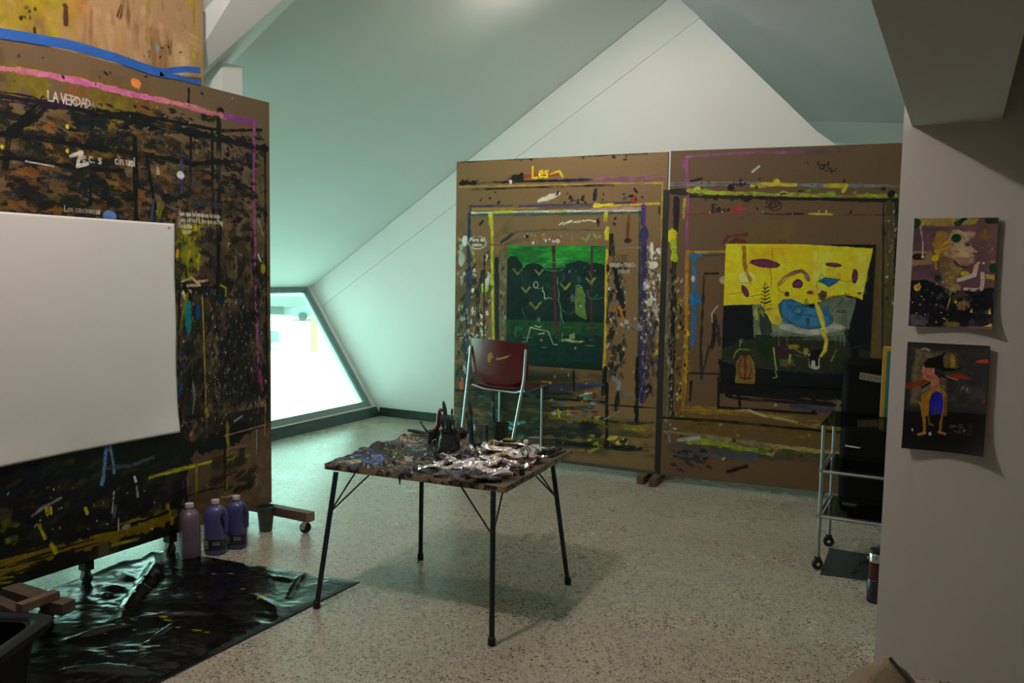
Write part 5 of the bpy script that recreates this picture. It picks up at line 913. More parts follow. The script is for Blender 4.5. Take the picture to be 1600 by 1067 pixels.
# ------------------------------------------------------------------ the work table
def at_depth(x, y, P):
    d = ray(x, y); return Vector(CAM + d * (np.dot(np.array(P) - CAM, AX[2]) / np.dot(d, AX[2])))
M_BLK = mat('black_paint_metal', (.010, .014, .018), .38, var=.3, scale=30)
M_TWOOD = mat('paint_stained_wood', (.15, .115, .08), .6, var=.3, scale=22, bump=.3, bscale=60)
_nt = M_TWOOD.node_tree; _b = _nt.nodes['Principled BSDF']; _tc = _nt.nodes.new('ShaderNodeTexCoord'); _n = _nt.nodes.new('ShaderNodeTexNoise'); _n.inputs['Scale'].default_value = 26; _n.inputs['Detail'].default_value = 5
_cr = _nt.nodes.new('ShaderNodeValToRGB'); _nt.links.new(_tc.outputs['Object'], _n.inputs['Vector']); _nt.links.new(_n.outputs['Fac'], _cr.inputs[0]); _nt.links.new(_cr.outputs[0], _b.inputs['Base Color'])
for _p, _c in ((.36, (.012, .012, .014, 1)), (.43, (.05, .035, .03, 1)), (.48, (.19, .145, .09, 1)), (.55, (.25, .20, .13, 1)), (.60, (.16, .10, .08, 1)), (.66, (.28, .20, .05, 1)), (.70, (.02, .025, .03, 1))):
    _e = _cr.color_ramp.elements.new(_p); _e.color = _c
M_CRUST = paint_mat('thick_oil_paint', .38, .55, .15)
TC = Vector((-2.21, 3.585, 0)); TA = math.radians(4.2)
TU = Vector((math.cos(TA), math.sin(TA), 0)); TV = Vector((-math.sin(TA), math.cos(TA), 0)); TW, TD, TZ = .955, .865, .66
def tp(a, b, z=TZ): return TC + TU * a + TV * b + Vector((0, 0, z))
tb = thing('work_table', 'square work table crusted with oil paint on thin black legs in the middle', 'table', (TC.x, TC.y, 0))
k = MB(); k.prism([tp(-TW / 2, -TD / 2, TZ - .026), tp(TW / 2, -TD / 2, TZ - .026), tp(TW / 2, TD / 2, TZ - .026), tp(-TW / 2, TD / 2, TZ - .026)], (0, 0, .026)); k.build('tabletop', M_TWOOD, tb, bevel=.004)
for (fx_, fy_), (tx, ty) in (((-2.6, 3.0), (-2.572, 3.106)), ((-1.693, 3.068), (-1.765, 3.19)), ((-1.705, 3.889), (-1.79, 3.85)), ((-2.56, 3.808), (-2.55, 3.80))):
    a = Vector((fx_, fy_, .012)); b = Vector((tx, ty, TZ - .026)); k = MB(); k.tube([a, b], .0125, 12); lg = k.build('leg', M_BLK, tb, 40)
    k = MB(); k.lathe((fx_, fy_, 0), [(.015, 0), (.018, .004), (.016, .035), (.013, .036)], 14); k.build('rubber_foot', M_RUBBER, lg, 40)
    j = a.lerp(b, .70); cx = 1 if tx < TC.x else -1; cy = 1 if ty < TC.y else -1
    for e in (TU * cx * .17 + TV * cy * .02, TV * cy * .17 + TU * cx * .02):
        k = MB(); q = b + e; q.z = TZ - .026; k.tube([j, q], .0042, 8); k.build('brace', M_BLK, lg, 40)
# crust of paint on the top: thick on the left, stains on the right
c = Canvas(tp(-TW / 2, -TD / 2, TZ + .0005), TU, TV, TW, TD, .0036, (92, 76, 58), 1.3, 1.0).frame(480, 660, 7.273)
c.wash((900, 300, 3400, 900), (60, 50, 42), .45, .2, .8, 3)
c.fill([(60, 500), (880, 200), (1100, 140), (1500, 150), (1900, 400), (1800, 480), (1350, 560), (1300, 640), (800, 590), (300, 560)], (34, 38, 38), 20)
for n, box, cols, sz in ((300, (560, 230, 1700, 560), [(14, 18, 18), (22, 30, 26), (12, 14, 16), (40, 44, 40), (20, 32, 24)], (20, 60)), (70, (350, 360, 880, 500), [(60, 78, 130), (90, 110, 160), (120, 136, 176), (40, 50, 84), (30, 36, 60)], (20, 60)),
                        (40, (560, 440, 880, 490), [(60, 90, 170), (100, 130, 190)], (20, 50)), (36, (740, 400, 860, 450), [(30, 50, 120), (110, 130, 170)], (16, 40)), (60, (860, 210, 1180, 290), [(86, 50, 96), (110, 70, 120), (60, 36, 70)], (20, 60)), (44, (1000, 150, 1220, 200), [(190, 150, 30), (170, 140, 60), (150, 110, 30)], (20, 50)),
                        (60, (1060, 195, 1320, 260), [(196, 160, 130), (180, 140, 80), (200, 180, 160), (150, 100, 90)], (16, 44)), (60, (1080, 260, 1360, 340), [(150, 150, 150), (90, 96, 96), (180, 176, 170)], (14, 40)), (60, (90, 400, 420, 520), [(70, 48, 66), (120, 100, 110), (40, 40, 52), (160, 140, 100)], (18, 50)),
                        (26, (230, 405, 330, 450), [(180, 150, 90), (170, 140, 60)], (16, 36)), (24, (460, 450, 600, 490), [(176, 164, 80), (190, 180, 120)], (20, 44)), (60, (840, 330, 1100, 440), [(70, 110, 50), (120, 140, 60), (40, 60, 44), (160, 150, 60)], (16, 40)), (50, (820, 440, 1120, 540), [(160, 120, 80), (120, 80, 70), (90, 60, 50), (176, 150, 100)], (18, 46)),
                        (46, (760, 520, 1340, 610), [(120, 106, 40), (90, 50, 60), (160, 140, 60), (60, 54, 40), (80, 84, 60)], (18, 50)), (14, (1120, 420, 1190, 480), [(200, 190, 180)], (24, 44)), (30, (1250, 400, 1450, 480), [(50, 90, 50), (150, 120, 40), (60, 70, 60)], (16, 36)), (40, (1360, 560, 1900, 720), [(150, 110, 130), (160, 140, 60), (90, 80, 60)], (16, 40)), (30, (100, 470, 700, 580), [(40, 36, 40), (100, 90, 90), (56, 60, 70)], (18, 50)), (40, (1900, 560, 2500, 760), [(140, 130, 50), (60, 56, 50), (120, 100, 90)], (16, 40)), (60, (1400, 230, 2900, 420), [(40, 40, 40), (70, 66, 60), (54, 60, 70)], (18, 50))):
    c.dabs(n, box, cols, sz, (1.2, 3.2), (-.6, .6), n + int(box[0]), thick=0)
A_ = np.arange(c.nx) * c.res; B_ = np.arange(c.ny) * c.res; AA, BB = np.meshgrid(A_, B_)
msk = sm(.60 - AA - .18 * np.sin(BB * 9), -.04, .07)
i_, j_ = np.meshgrid(np.arange(c.nx), np.arange(c.ny))
f1 = NM[(j_ * 3) % 1024, (i_ * 3) % 1024]; f2 = NB[(j_ * 2 + 300) % 1024, (i_ * 2 + 100) % 1024]; f3 = NM[(j_ * 2 + 77) % 1024, (i_ * 2 + 500) % 1024]
edge = sm(np.minimum(np.minimum(AA, TW - AA), np.minimum(BB, TD - BB)), -.002, .02)
c.z = (.0012 + msk * (.013 * f2 + .024 * np.maximum(f3 - .35, 0) * 1.5 + .007 * f1) + .0010 * f1) * (.25 + .75 * edge)
CRUST = c
c.build('paint_crust', [M_CRUST, M_TWOOD], tb, .003)
k = MB(); q = tp(-.055, -TD / 2 - .004, TZ - .015); k.tube([q + Vector((0, 0, .012)), q, q + Vector((.002, -.002, -.035))], [.006, .007, .002], 8); k.build('paint_drip', mat('dark_dried_paint', (.02, .02, .025), .4), tb, 40)
def table_z(p):
    d = Vector(p) - tp(-TW / 2, -TD / 2, 0); i = int(np.clip(d.dot(TU) / c.res, 0, c.nx - 1)); j = int(np.clip(d.dot(TV) / c.res, 0, c.ny - 1)); return TZ + float(CRUST.z[j, i])

# ------------------------------------------------------------------ pots, jars and brushes
M_POT = mat('paint_blackened_pot', (.030, .030, .034), .42, .2, var=.6, scale=26, bump=.35, bscale=70)
M_DJAR = mat('dark_green_black_jar', (.014, .022, .020), .3, var=.4, scale=30)
M_TIN = mat('stained_tin', (.17, .165, .145), .45, .55, var=.55, scale=26)
M_CUP = mat('black_cup', (.013, .016, .017), .45, var=.3)
M_JGLASS = glass_mat('jar_glass', (.74, .84, .80, 1), .08)
M_BLUEP = mat('blue_paint', (.04, .13, .36), .4, var=.3)
M_WATER = mat('murky_water', (.10, .12, .13), .2, var=.3)
M_RED = mat('maroon_plastic', (.085, .008, .014), .35, var=.2)
M_HND = mat('dark_brush_handle', (.012, .022, .024), .3, var=.4, scale=50)
M_HND2 = mat('black_brush_handle', (.014, .014, .015), .35, var=.4, scale=50)
M_FER = mat('dull_ferrule', (.16, .17, .17), .4, .8, var=.3, scale=60)
M_BRI = mat('dried_bristles', (.020, .022, .022), .8, var=.5, scale=90, bump=.6, bscale=300)
def vessel(name, label, cat, p, prof, m, thick=.004, parts=()):
    """open pot: outer profile up, inner profile down"""
    t = thing(name, label, cat, p); k = MB()
    inn = [(max(r - thick, .002), z) for r, z in prof[::-1]]; inn[-1] = (inn[-1][0], prof[0][1] + thick); 
    k.lathe(p, prof + inn, 26); k.build('body', m, t, 50)
    return t
pz = .664
t = vessel('paint_pot', 'big black round pot holding a sheaf of brushes in the middle of the table', 'pot', (-2.251, 3.60, pz), [(.001, 0), (.050, 0), (.057, .010), (.058, .035), (.052, .075), (.045, .105), (.046, .122), (.049, .126)], M_POT)
k = MB(); k.tube([Vector(t.location) + Vector((.047 + .0, -.010, .11)), Vector(t.location) + Vector((.064, -.012, .10)), Vector(t.location) + Vector((.066, -.012, .075)), Vector(t.location) + Vector((.052, -.010, .06))], .005, 8); k.build('handle', M_POT, t, 40)
vessel('paint_pot', 'dark green can left of the big black pot, with a red handled tool in it', 'pot', (-2.405, 3.70, pz + .008), [(.001, 0), (.034, 0), (.036, .006), (.036, .078), (.038, .084)], M_DJAR)
k = thing('milk_jug', 'small dark handled jug between the green can and the big pot', 'jug', (-2.335, 3.655, pz + .004)); b = MB(); p = Vector(k.location)
b.lathe(p, [(.001, 0), (.026, 0), (.030, .02), (.022, .055), (.024, .066), (.019, .064), (.018, .05), (.001, .03)], 20); b.build('body', M_DJAR, k, 50); b = MB(); b.tube([p + Vector((-.02, -.015, .055)), p + Vector((-.034, -.026, .05)), p + Vector((-.036, -.027, .03)), p + Vector((-.026, -.02, .015))], .0035, 8); b.build('handle', M_STEEL, k, 40)
gj = thing('glass_jar', 'clear glass jar with blue paint on its left side, holding dark brushes', 'jar', (-2.215, 3.80, pz)); p = Vector(gj.location)
b = MB(); b.lathe(p, [(.001, .0), (.037, 0), (.038, .004), (.038, .086), (.0355, .086), (.0355, .006), (.001, .005)], 28); b.build('glass', M_JGLASS, gj, 50)
b = MB(); b.lathe(p, [(.001, .006), (.035, .0062), (.035, .036), (.001, .036)], 24); b.build('rinsing_water', M_WATER, gj, 50)
b = MB(); vs = []
for i in range(9):
    an = math.radians(178 + i * 9)
    for z in (.004, .082): vs.append(p + Vector((.0388 * math.cos(an), .0388 * math.sin(an), z)))
for i in range(9):
    an = math.radians(178 + i * 9)
    for z in (.004, .082): vs.append(p + Vector((.0382 * math.cos(an), .0382 * math.sin(an), z)))
fs = [(2 * i, 2 * i + 1, 2 * i + 3, 2 * i + 2) for i in range(8)] + [(18 + 2 * i, 18 + 2 * i + 2, 18 + 2 * i + 3, 18 + 2 * i + 1) for i in range(8)]
b.add(vs, fs); b.build('blue_smear', M_BLUEP, gj, 60)
tn = vessel('tin_can', 'dented tin can with a bright rim behind the glass jar', 'can', (-2.287, 3.985, pz), [(.001, 0), (.039, 0), (.040, .004), (.039, .03), (.040, .06), (.039, .088), (.0415, .090), (.0415, .096)], M_TIN)
vessel('paint_cup', 'plain black tapered cup at the back of the table with one tall brush in it', 'cup', (-2.185, 4.03, pz), [(.001, 0), (.032, 0), (.033, .003), (.041, .098), (.044, .098), (.044, .104)], M_CUP, .003)
def brush(label, a, b, r=.0045, head=.045, hw=.009, up=True, mh=None, name='paint_brush', group=None, cat='brush'):
    """a: handle tip, b: bristle tip"""
    a, b = Vector(a), Vector(b); d = (b - a).normalized(); Ln = (b - a).length
    t = thing(name, label, cat, a, group); k = MB(); h0 = Ln - head - .03
    k.tube([a, a + d * h0 * .08, a + d * h0 * .5, a + d * h0 * .85, a + d * h0], [r * .5, r * .75, r * 1.0, r * 1.35, r * 1.1], 10); k.build('handle', mh or M_HND, t, 50)
    k = MB(); k.tube([a + d * h0, a + d * (h0 + .006), a + d * (h0 + .03)], [r * 1.1, r * 1.25, hw * .85], 10); k.build('ferrule', M_FER, t, 50)
    k = MB(); k.tube([a + d * (h0 + .03), a + d * (h0 + .03 + head * .4), a + d * (Ln - head * .2), b], [hw * .85, hw * 1.05, hw * .75, hw * .2], 10); k.build('bristles', M_BRI, t, 50)
    return t
def inpot(P, p0, p1, x0=650, y0=620, s=10.67, dz=0):
    """end points of a brush standing in the vessel at P: photo positions p0 (low) and p1 (top)"""
    a = at_depth(x0 + p0[0] / s, y0 + p0[1] / s, P); b = at_depth(x0 + p1[0] / s, y0 + p1[1] / s, P); return a, b
PP = (-2.251, 3.60, .7)
def bump_down(a, b, z):
    d = (b - a); return a + d * ((z - a.z) / d.z)
for lab, p0, p1, r, hd, hw in (('tallest brush in the big black pot, thick and pointed', (535, 580), (455, 65), .006, .075, .011), ('blue-black slim brush leaning right in the big black pot', (575, 600), (605, 190), .004, .03, .006),
                               ('short pale-ended brush at the right side of the big pot', (622, 600), (642, 370), .004, .03, .006), ('broad dark brush in the centre of the big black pot', (560, 600), (545, 350), .006, .05, .014), ('brush leaning left against the red handle in the big pot', (480, 600), (420, 330), .005, .05, .011)):
    a, b = inpot(PP, p0, p1); brush(lab, bump_down(a, b, pz + .012), b, r, hd, hw)
PJ = (-2.215, 3.80, .7)
for lab, p0, p1, r, hd, hw, mh in (('tallest black brush in the glass jar', (935, 650), (885, 60), .006, .07, .009, None), ('dark brush just right of the tallest one in the glass jar', (945, 650), (912, 170), .005, .05, .008, None), ('thin brush leaning left out of the glass jar', (900, 700), (835, 250), .0035, .03, .006, None), ('short grey handled brush in front in the glass jar', (905, 720), (872, 400), .004, .03, .006, M_FER)):
    a, b = inpot(PJ, p0, p1); brush(lab, bump_down(a, b, pz + .012), b, r, hd, hw, mh=mh)
a, b = inpot((-2.185, 4.03, .7), (815, 380), (797, 0), 620, 610, 5.333); brush('single tall dark brush standing in the black cup', bump_down(a, b, pz + .008), b, .007, .06, .010)
a, b = inpot((-2.405, 3.70, .7), (190, 590), (62, 400)); brush('thin dark stick brush leaning left out of the green can', bump_down(a, b, pz + .03), b, .0045, .02, .004)
# red handled tool in the green can
PD = (-2.405, 3.70, .75)
rt = thing('hand_tool', 'maroon curved handled tool standing in the dark green can', 'tool', tuple(at_depth(675, 690, PD)))
Q = [at_depth(650 + x / 10.67, 620 + y / 10.67, PD) for x, y in ((225, 590), (280, 575), (335, 545), (368, 480), (378, 400), (380, 320), (395, 240), (415, 205), (432, 215), (436, 250))]
k = MB(); k.tube(Q, [.010, .012, .012, .012, .012, .011, .010, .008, .006, .005], 12); k.build('handle', M_RED, rt, 60)
k = MB(); q0 = Q[0]; k.tube([Q[1], q0 + Vector((.004, 0, -.01)), Vector((-2.40, 3.70, pz + .02))], [.008, .006, .004], 8); k.build('shank', M_FER, rt, 60)
k = MB(); k.lathe(at_depth(650 + 418 / 10.67, 620 + 235 / 10.67, PD) + Vector((0, -.009, 0)), [(.006, -.003), (.006, .003)], 12, 0, Matrix.Rotation(PI / 2, 3, 'X')); k.build('rivet', M_STEEL, rt)
# loose things at the back of the table
M_YEL = mat('yellow_plastic', (.42, .36, .035), .4, var=.15); M_BLUE = mat('blue_plastic', (.03, .06, .32), .35, var=.15); M_WHT = mat('off_white_plastic', (.56, .53, .49), .5, var=.08); M_SPAT = mat('olive_dark_handle', (.045, .050, .036), .5, var=.3)
sp = thing('palette_knife', 'dark olive handled palette knife on the back left of the paint crust', 'knife', (-2.62, 3.90, .69))
k = MB(); k.tube([(-2.715, 3.905, .692), (-2.67, 3.90, .694), (-2.60, 3.89, .693), (-2.575, 3.888, .692)], [.008, .010, .009, .006], 10); k.build('handle', M_SPAT, sp, 60)
k = MB(); k.prism([(-2.578, 3.878, .690), (-2.50, 3.85, .692), (-2.455, 3.868, .693), (-2.50, 3.893, .692), (-2.578, 3.896, .690)], (0, 0, .004)); k.build('blade', M_FER, sp)
def lump(name, label, cat, p, s, m, seed=0, n=14, squash=1.0):
    g = np.random.default_rng(seed); k = MB(); prof = []; vs = []; fs = []; seg = 18; p = Vector(p)
    ph = g.uniform(0, 6, 4)
    for i in range(n + 1):
        th = PI * i / n
        for j in range(seg):
            a = 2 * PI * j / seg; d = 1 + .16 * math.sin(3 * a + ph[0] + 2 * th) + .12 * math.sin(5 * a - 3 * th + ph[1]) + .08 * math.sin(7 * th + ph[2])
            vs.append(p + Vector((s[0] * d * math.sin(th) * math.cos(a), s[1] * d * math.sin(th) * math.sin(a), s[2] * (1 - math.cos(th)) * (.9 + .1 * d))))
    for i in range(n):
        for j in range(seg): fs.append((i * seg + j, i * seg + (j + 1) % seg, (i + 1) * seg + (j + 1) % seg, (i + 1) * seg + j))
    k.add(vs, fs); o = k.build(name, m, None, 80); tag(o, label, cat); recenter(o, p); return o
lump('paint_rag', 'black crumpled rag behind the big pot, left of the tin can', 'rag', (-2.40, 3.93, pz), (.050, .04, .038), mat('paint_soaked_cloth', (.012, .015, .015), .8, var=.5, scale=60, bump=.5), 1)
lump('tissue_wad', 'small white paper wad behind the big black pot', 'tissue', (-2.29, 3.745, pz), (.022, .018, .016), M_WHT, 2)
t = thing('jar_lid', 'round yellow lid lying beside the glass jar', 'lid', (-2.165, 3.895, pz)); k = MB(); R_ = Matrix.Rotation(.75, 3, 'X'); k.lathe((-2.165, 3.888, pz + .010), [(.001, .012), (.021, .012), (.024, .008), (.024, -.004), (.021, -.004), (.020, .006), (.001, .006)], 22, 0, R_); k.build('shell', M_YEL, t, 50)
k = MB(); k.lathe((-2.165, 3.888, pz + .010), [(.018, .0121), (.018, .0145), (.015, .0145), (.015, .0121)], 22, 0, R_); k.build('raised_ring', mat('ochre_dried_paint', (.22, .17, .02), .5, var=.4, scale=60), t, 50)

# ------------------------------------------------------------------ squeezed paint tubes
M_FOIL = mat('tube_foil', (.74, .72, .69), .24, .85, var=.3, scale=45, bump=.25, bscale=60)
M_TLAB = mat('tube_white_label', (.62, .57, .55), .30, .35, var=.5, scale=45, bump=.25, bscale=60)
M_FOILD = mat('smeared_tube_foil', (.10, .10, .105), .38, .5, var=.7, scale=55, bump=.5, bscale=120)
bandm = {}
def cmat(nm, col): 
    if nm not in bandm: bandm[nm] = mat(nm + '_cap_plastic', col, .4, var=.2)
    return bandm[nm]
CM = dict(red=(.19, .016, .035), black=(.012, .013, .014), white=(.55, .53, .50), yellow=(.50, .38, .04), blue=(.035, .07, .34), green=(.03, .14, .06), ochre=(.34, .17, .03), pink=(.40, .16, .19), violet=(.10, .04, .14), grey=(.2, .2, .2))
def tube(label, pos, yaw, Lh, W, band, capc, z=0, pitch=0, roll=0, curl=.0, seed=0, body=None, fat=.46):
    Lh *= 1.12; W *= 1.22
    g = np.random.default_rng(seed + 500); n, seg = 15, 12; p = Vector((pos[0], pos[1], z))
    R = (Matrix.Rotation(yaw, 3, 'Z') @ Matrix.Rotation(-pitch, 3, 'Y') @ Matrix.Rotation(roll, 3, 'X'))
    ph = g.uniform(0, 6.28, 6); k = MB(); vs = []; fs = []; ms = []
    for i in range(n + 1):
        s = i / n; sh = max(0, (s - .86) / .14)
        hw = W * (1 - .25 * s) * (1 - .55 * sh ** 1.5); th = W * (.06 + fat * s ** .9) * (1 - .35 * sh ** 2)
        th *= 1 + .30 * math.sin(s * 9 + ph[0]) * (1 - sh)
        zc = max(th, .003) + curl * (1 - s) ** 2 + .008 * math.sin(s * 7 + ph[1]) * (1 - s); yc = .18 * W * math.sin(s * 5 + ph[2])
        tw = .35 * math.sin(s * 4 + ph[3]) * (1 - s)
        for j in range(seg):
            a = 2 * PI * j / seg; y = hw * math.cos(a); zz = th * math.sin(a) * (1 + .35 * math.sin(3 * a + ph[4] + s * 8) * (1 - sh)) + .12 * hw * math.sin(2.2 * a + ph[5] + s * 11) * (1 - s) * .5
            zz += W * .16 * g.normal() * (1 - sh) * (1 - .6 * s) * abs(math.sin(a)); y *= 1 + .05 * g.normal() * (1 - sh)
            y2 = y * math.cos(tw) - zz * math.sin(tw); z2 = y * math.sin(tw) + zz * math.cos(tw)
            vs.append(p + R @ Vector(((s - .5) * Lh, y2 + yc * (1 - sh), z2 + zc)))
    for i in range(n):
        s = i / n
        for j in range(seg): fs.append((i * seg + j, i * seg + (j + 1) % seg, (i + 1) * seg + (j + 1) % seg, (i + 1) * seg + j)); ms.append(0 if s < .22 or s > .9 else (2 if .68 < s < .80 else 1))
    lo = min(v.z for v in vs); dz = z - lo
    vs = [v + Vector((0, 0, dz)) for v in vs]; p = p + Vector((0, 0, dz))
    t = thing('paint_tube', label, 'paint tube', (pos[0], pos[1], z), 'squeezed paint tubes on the table')
    b0 = len(k.v); k.v += [tuple(v) for v in vs]; k.f += fs + [tuple(range(seg)), tuple(n * seg + j for j in range(seg))]; k.m += ms + [0, 0]
    k.build('foil_body', [body or M_FOIL, body or M_TLAB, cmat(band, CM[band]) if band else (body or M_TLAB)], t, 22)
    e = p + R @ Vector((Lh / 2, 0, max(W * (.035 + fat) * .65, .003))); RR = R @ Matrix.Rotation(PI / 2, 3, 'Y'); k = MB(); cr_ = W * .42
    k.lathe(e, [(cr_ * .7, -.002), (cr_ * .7, .004), (cr_, .004), (cr_ * .92, .018), (cr_ * .5, .019)], 16, 0, RR); k.build('cap', cmat(capc, CM[capc]), t, 40)
    return t
X4 = lambda x, y: on_z(720 + x / 8.42, 660 + y / 8.42, TZ + .005)
TUBES = [
 ('silver tube lying crumpled at the front left end of the tube heap', (-330, 640), .15, .15, .024, None, 'white', 0, M_FOIL), ('dark smeared tube in front of the heap nearest the table front edge', (60, 760), -.05, .14, .022, None, 'black', 0, M_FOILD),
 ('silver and black tube with a dark red cap near the front corner', (420, 745), .35, .17, .023, None, 'red', 0, None), ('flattened silver tube beneath the red capped one at the front corner', (250, 780), .1, .14, .025, 'grey', 'black', 0, M_FOILD),
 ('fan folded silver tube sticking up left of the heap', (180, 520), 2.2, .13, .028, None, 'grey', .012, M_FOIL), ('flat white tube with a yellow smear in the middle of the heap', (330, 590), .5, .16, .020, 'yellow', 'yellow', .020, None),
 ('long pale tube stretched diagonally across the heap', (520, 460), -.45, .18, .021, None, 'white', .020, None), ('white tube with a dark red band in the right of the heap', (760, 530), -.1, .15, .023, 'red', 'red', .018, None),
 ('bent foil tube standing on edge beside the fat red tube', (880, 500), 1.1, .14, .026, 'pink', 'white', .008, M_FOIL), ('fat tube with a crimson label and crumpled white end at the right edge', (1090, 440), -2.7, .15, .026, 'red', 'white', .0, M_TLAB),
 ('small tube with a pink band behind the white and red one', (740, 450), .3, .10, .018, 'pink', 'black', .012, None), ('narrow grey strip of a squeezed-out tube at the back of the heap', (640, 330), -.6, .17, .011, None, 'white', .014, M_FOIL),
 ('dark blue smeared tube at the left of the heap', (-20, 560), .25, .14, .021, 'blue', 'black', .004, M_FOILD), ('pale lilac tube lying behind the front silver tube', (80, 590), -.08, .15, .018, 'violet', 'white', .018, None),
 ('white tube with an ochre cap behind the heap by the yellow lid', (440, 300), .7, .10, .018, 'ochre', 'ochre', 0, None), ('small white tube pointing at the glass jar', (330, 320), .55, .11, .012, None, 'white', .0, None),
 ('tube with a green band at the back left of the heap', (20, 440), 1.9, .11, .019, 'green', 'green', .0, M_FOILD), ('crushed silver tube between the fan folded tube and the pot', (-140, 520), 2.7, .11, .022, None, 'black', 0, M_FOIL),
 ('tube with a black cap lying over the table edge side of the heap', (600, 640), -.5, .13, .021, 'grey', 'black', .020, None), ('dark tube under the long pale one', (480, 520), .2, .14, .022, 'red', 'black', 0, M_FOILD),
 ('twisted foil tube with a white cap at the right of the heap', (960, 540), .9, .11, .018, None, 'white', 0, M_FOIL), ('pale crumpled tube end next to the row of brushes', (1160, 400), 2.3, .09, .02, None, 'grey', .0, None),
 ('dirty white tube in front of the yellow box', (560, 395), 3.0, .13, .018, None, 'grey', .004, None), ('silver tube with a torn end left of the dark red cap', (560, 700), .75, .11, .019, 'violet', 'grey', .012, M_FOIL),
 ('white smeared tube at the front left of the heap behind the leftmost silver one', (-240, 560), .9, .12, .020, None, 'black', 0, None), ('small crumpled foil tube right behind the black upright cap', (760, 620), .55, .10, .019, None, 'red', .004, M_FOIL),
 ('dark green smeared tube in the middle of the heap', (240, 660), .35, .15, .021, 'green', 'black', .012, M_FOILD), ('long silver tube in front of the fan folded tube', (170, 660), -.15, .17, .019, None, 'yellow', .020, M_FOIL),
 ('black capped white tube lying across the red banded one', (640, 560), 1.5, .12, .020, None, 'black', .030, None), ('old grey tube behind the red capped front one', (330, 700), 2.9, .14, .022, 'grey', 'grey', .014, None),
 ('foil tube curled up beside the crimson labelled tube', (1010, 500), 2.0, .12, .018, 'red', 'red', .006, M_FOIL), ('squashed dark tube at the front of the heap by the paint drips', (-120, 700), .05, .15, .022, 'blue', 'white', 0, M_FOILD),
 ('white tube with a red cap on top of the middle of the heap', (430, 640), -.35, .14, .020, 'red', 'red', .034, None), ('bent pale tube behind the long diagonal one', (390, 420), .15, .13, .018, None, 'white', .010, None)]
for i, (lab, (x, y), yaw, Lh, W, band, cp_, dz, body) in enumerate(TUBES):
    P = X4(x, y); tube(lab, (P[0], P[1]), yaw + YAW, Lh, W, band, cp_, TZ + .004 + dz, curl=.020 if i % 3 == 0 else .008 if i % 3 == 1 else .002, roll=(.9 if 'edge' in lab or 'fan' in lab else .25 * math.sin(i * 2.1)), pitch=.10 * math.sin(i * 1.7), seed=i, body=body)
# small boxes, caps, roll
P = X4(650, 285); t = thing('paint_box', 'yellow and black carton at the back of the table', 'box', (P[0], P[1], TZ + .002)); k = MB(); k.box((P[0], P[1], TZ + .016), (.085, .034, .028), (0, 0, YAW - .35)); k.build('carton', M_CUP, t, bevel=.001)
k = MB(); k.box((P[0] - .012, P[1] - .002, TZ + .031), (.052, .035, .003), (0, 0, YAW - .35)); k.build('yellow_panel', M_YEL, t); k = MB(); q = Vector((P[0], P[1], 0)) + Matrix.Rotation(YAW - .35, 3, 'Z') @ Vector((.046, 0, TZ + .016)); k.box(q, (.012, .032, .024), (0, 0, YAW - .35)); k.build('yellow_end', M_YEL, t)
P = X4(760, 335); t = thing('tube_cap', 'blue cap in front of the white roll', 'cap', (P[0], P[1], TZ + .002)); k = MB(); k.lathe((P[0] - .015, P[1], TZ + .016), [(.012, 0), (.014, .004), (.013, .030), (.006, .034)], 18, 0, Matrix.Rotation(YAW, 3, 'Z') @ Matrix.Rotation(PI / 2, 3, 'Y')); k.build('shell', M_BLUE, t, 40)
k = MB(); k.lathe((P[0] + .017, P[1] + .0, TZ + .016), [(.0065, 0), (.0065, .010)], 14, 0, Matrix.Rotation(YAW, 3, 'Z') @ Matrix.Rotation(PI / 2, 3, 'Y')); k.build('nozzle', M_WHT, t, 40)
P = X4(900, 300); t = thing('white_bottle', 'short white cylinder lying at the back right of the table', 'bottle', (P[0], P[1], TZ + .002)); k = MB(); RR = Matrix.Rotation(YAW + .05, 3, 'Z') @ Matrix.Rotation(PI / 2, 3, 'Y'); q = Vector((P[0], P[1], TZ + .019)) - RR @ Vector((0, 0, .03)); k.lathe(q, [(.001, 0), (.016, 0), (.017, .002), (.017, .050), (.013, .053)], 22, 0, RR); k.build('body', M_WHT, t, 40); k = MB(); k.lathe(q + RR @ Vector((0, 0, .053)), [(.012, 0), (.012, .012), (.010, .013)], 18, 0, RR); k.build('cap', M_FER, t, 40)
P = X4(940, 175); P = on_z(720 + 940 / 8.42, 660 + 330 / 8.42, TZ + .002); t = thing('foil_packet', 'grey foil packet standing behind the white cylinder', 'packet', (P[0], P[1] + .02, TZ + .003)); k = MB(); k.box((P[0], P[1] + .02, TZ + .027), (.062, .022, .046), (-.15, 0, YAW)); k.build('packet_body', M_FOILD, t, bevel=.002); k = MB(); k.box((P[0], P[1] + .024, TZ + .052), (.064, .006, .008), (-.15, 0, YAW)); k.build('crimped_edge', M_FOIL, t)
P = X4(815, 690); t = thing('tube_cap', 'black cap standing upright at the right edge of the table', 'cap', (P[0], P[1], TZ + .002)); k = MB(); k.lathe((P[0] - .006, P[1] + .004, TZ + .003), [(.001, 0), (.013, 0), (.0135, .002), (.0115, .030), (.008, .032)], 18); k.build('shell', M_BLK, t, 40); k = MB(); k.lathe((P[0] - .006, P[1] + .004, TZ + .035), [(.006, 0), (.005, .005)], 12); k.build('tip', cmat('green', CM['green']), t)
ordn = ['rightmost', 'second from the right', 'third from the right', 'fourth from the right', 'fifth from the right', 'sixth from the right', 'seventh from the right', 'eighth from the right', 'ninth from the right', 'tenth from the right', 'eleventh from the right', 'leftmost']
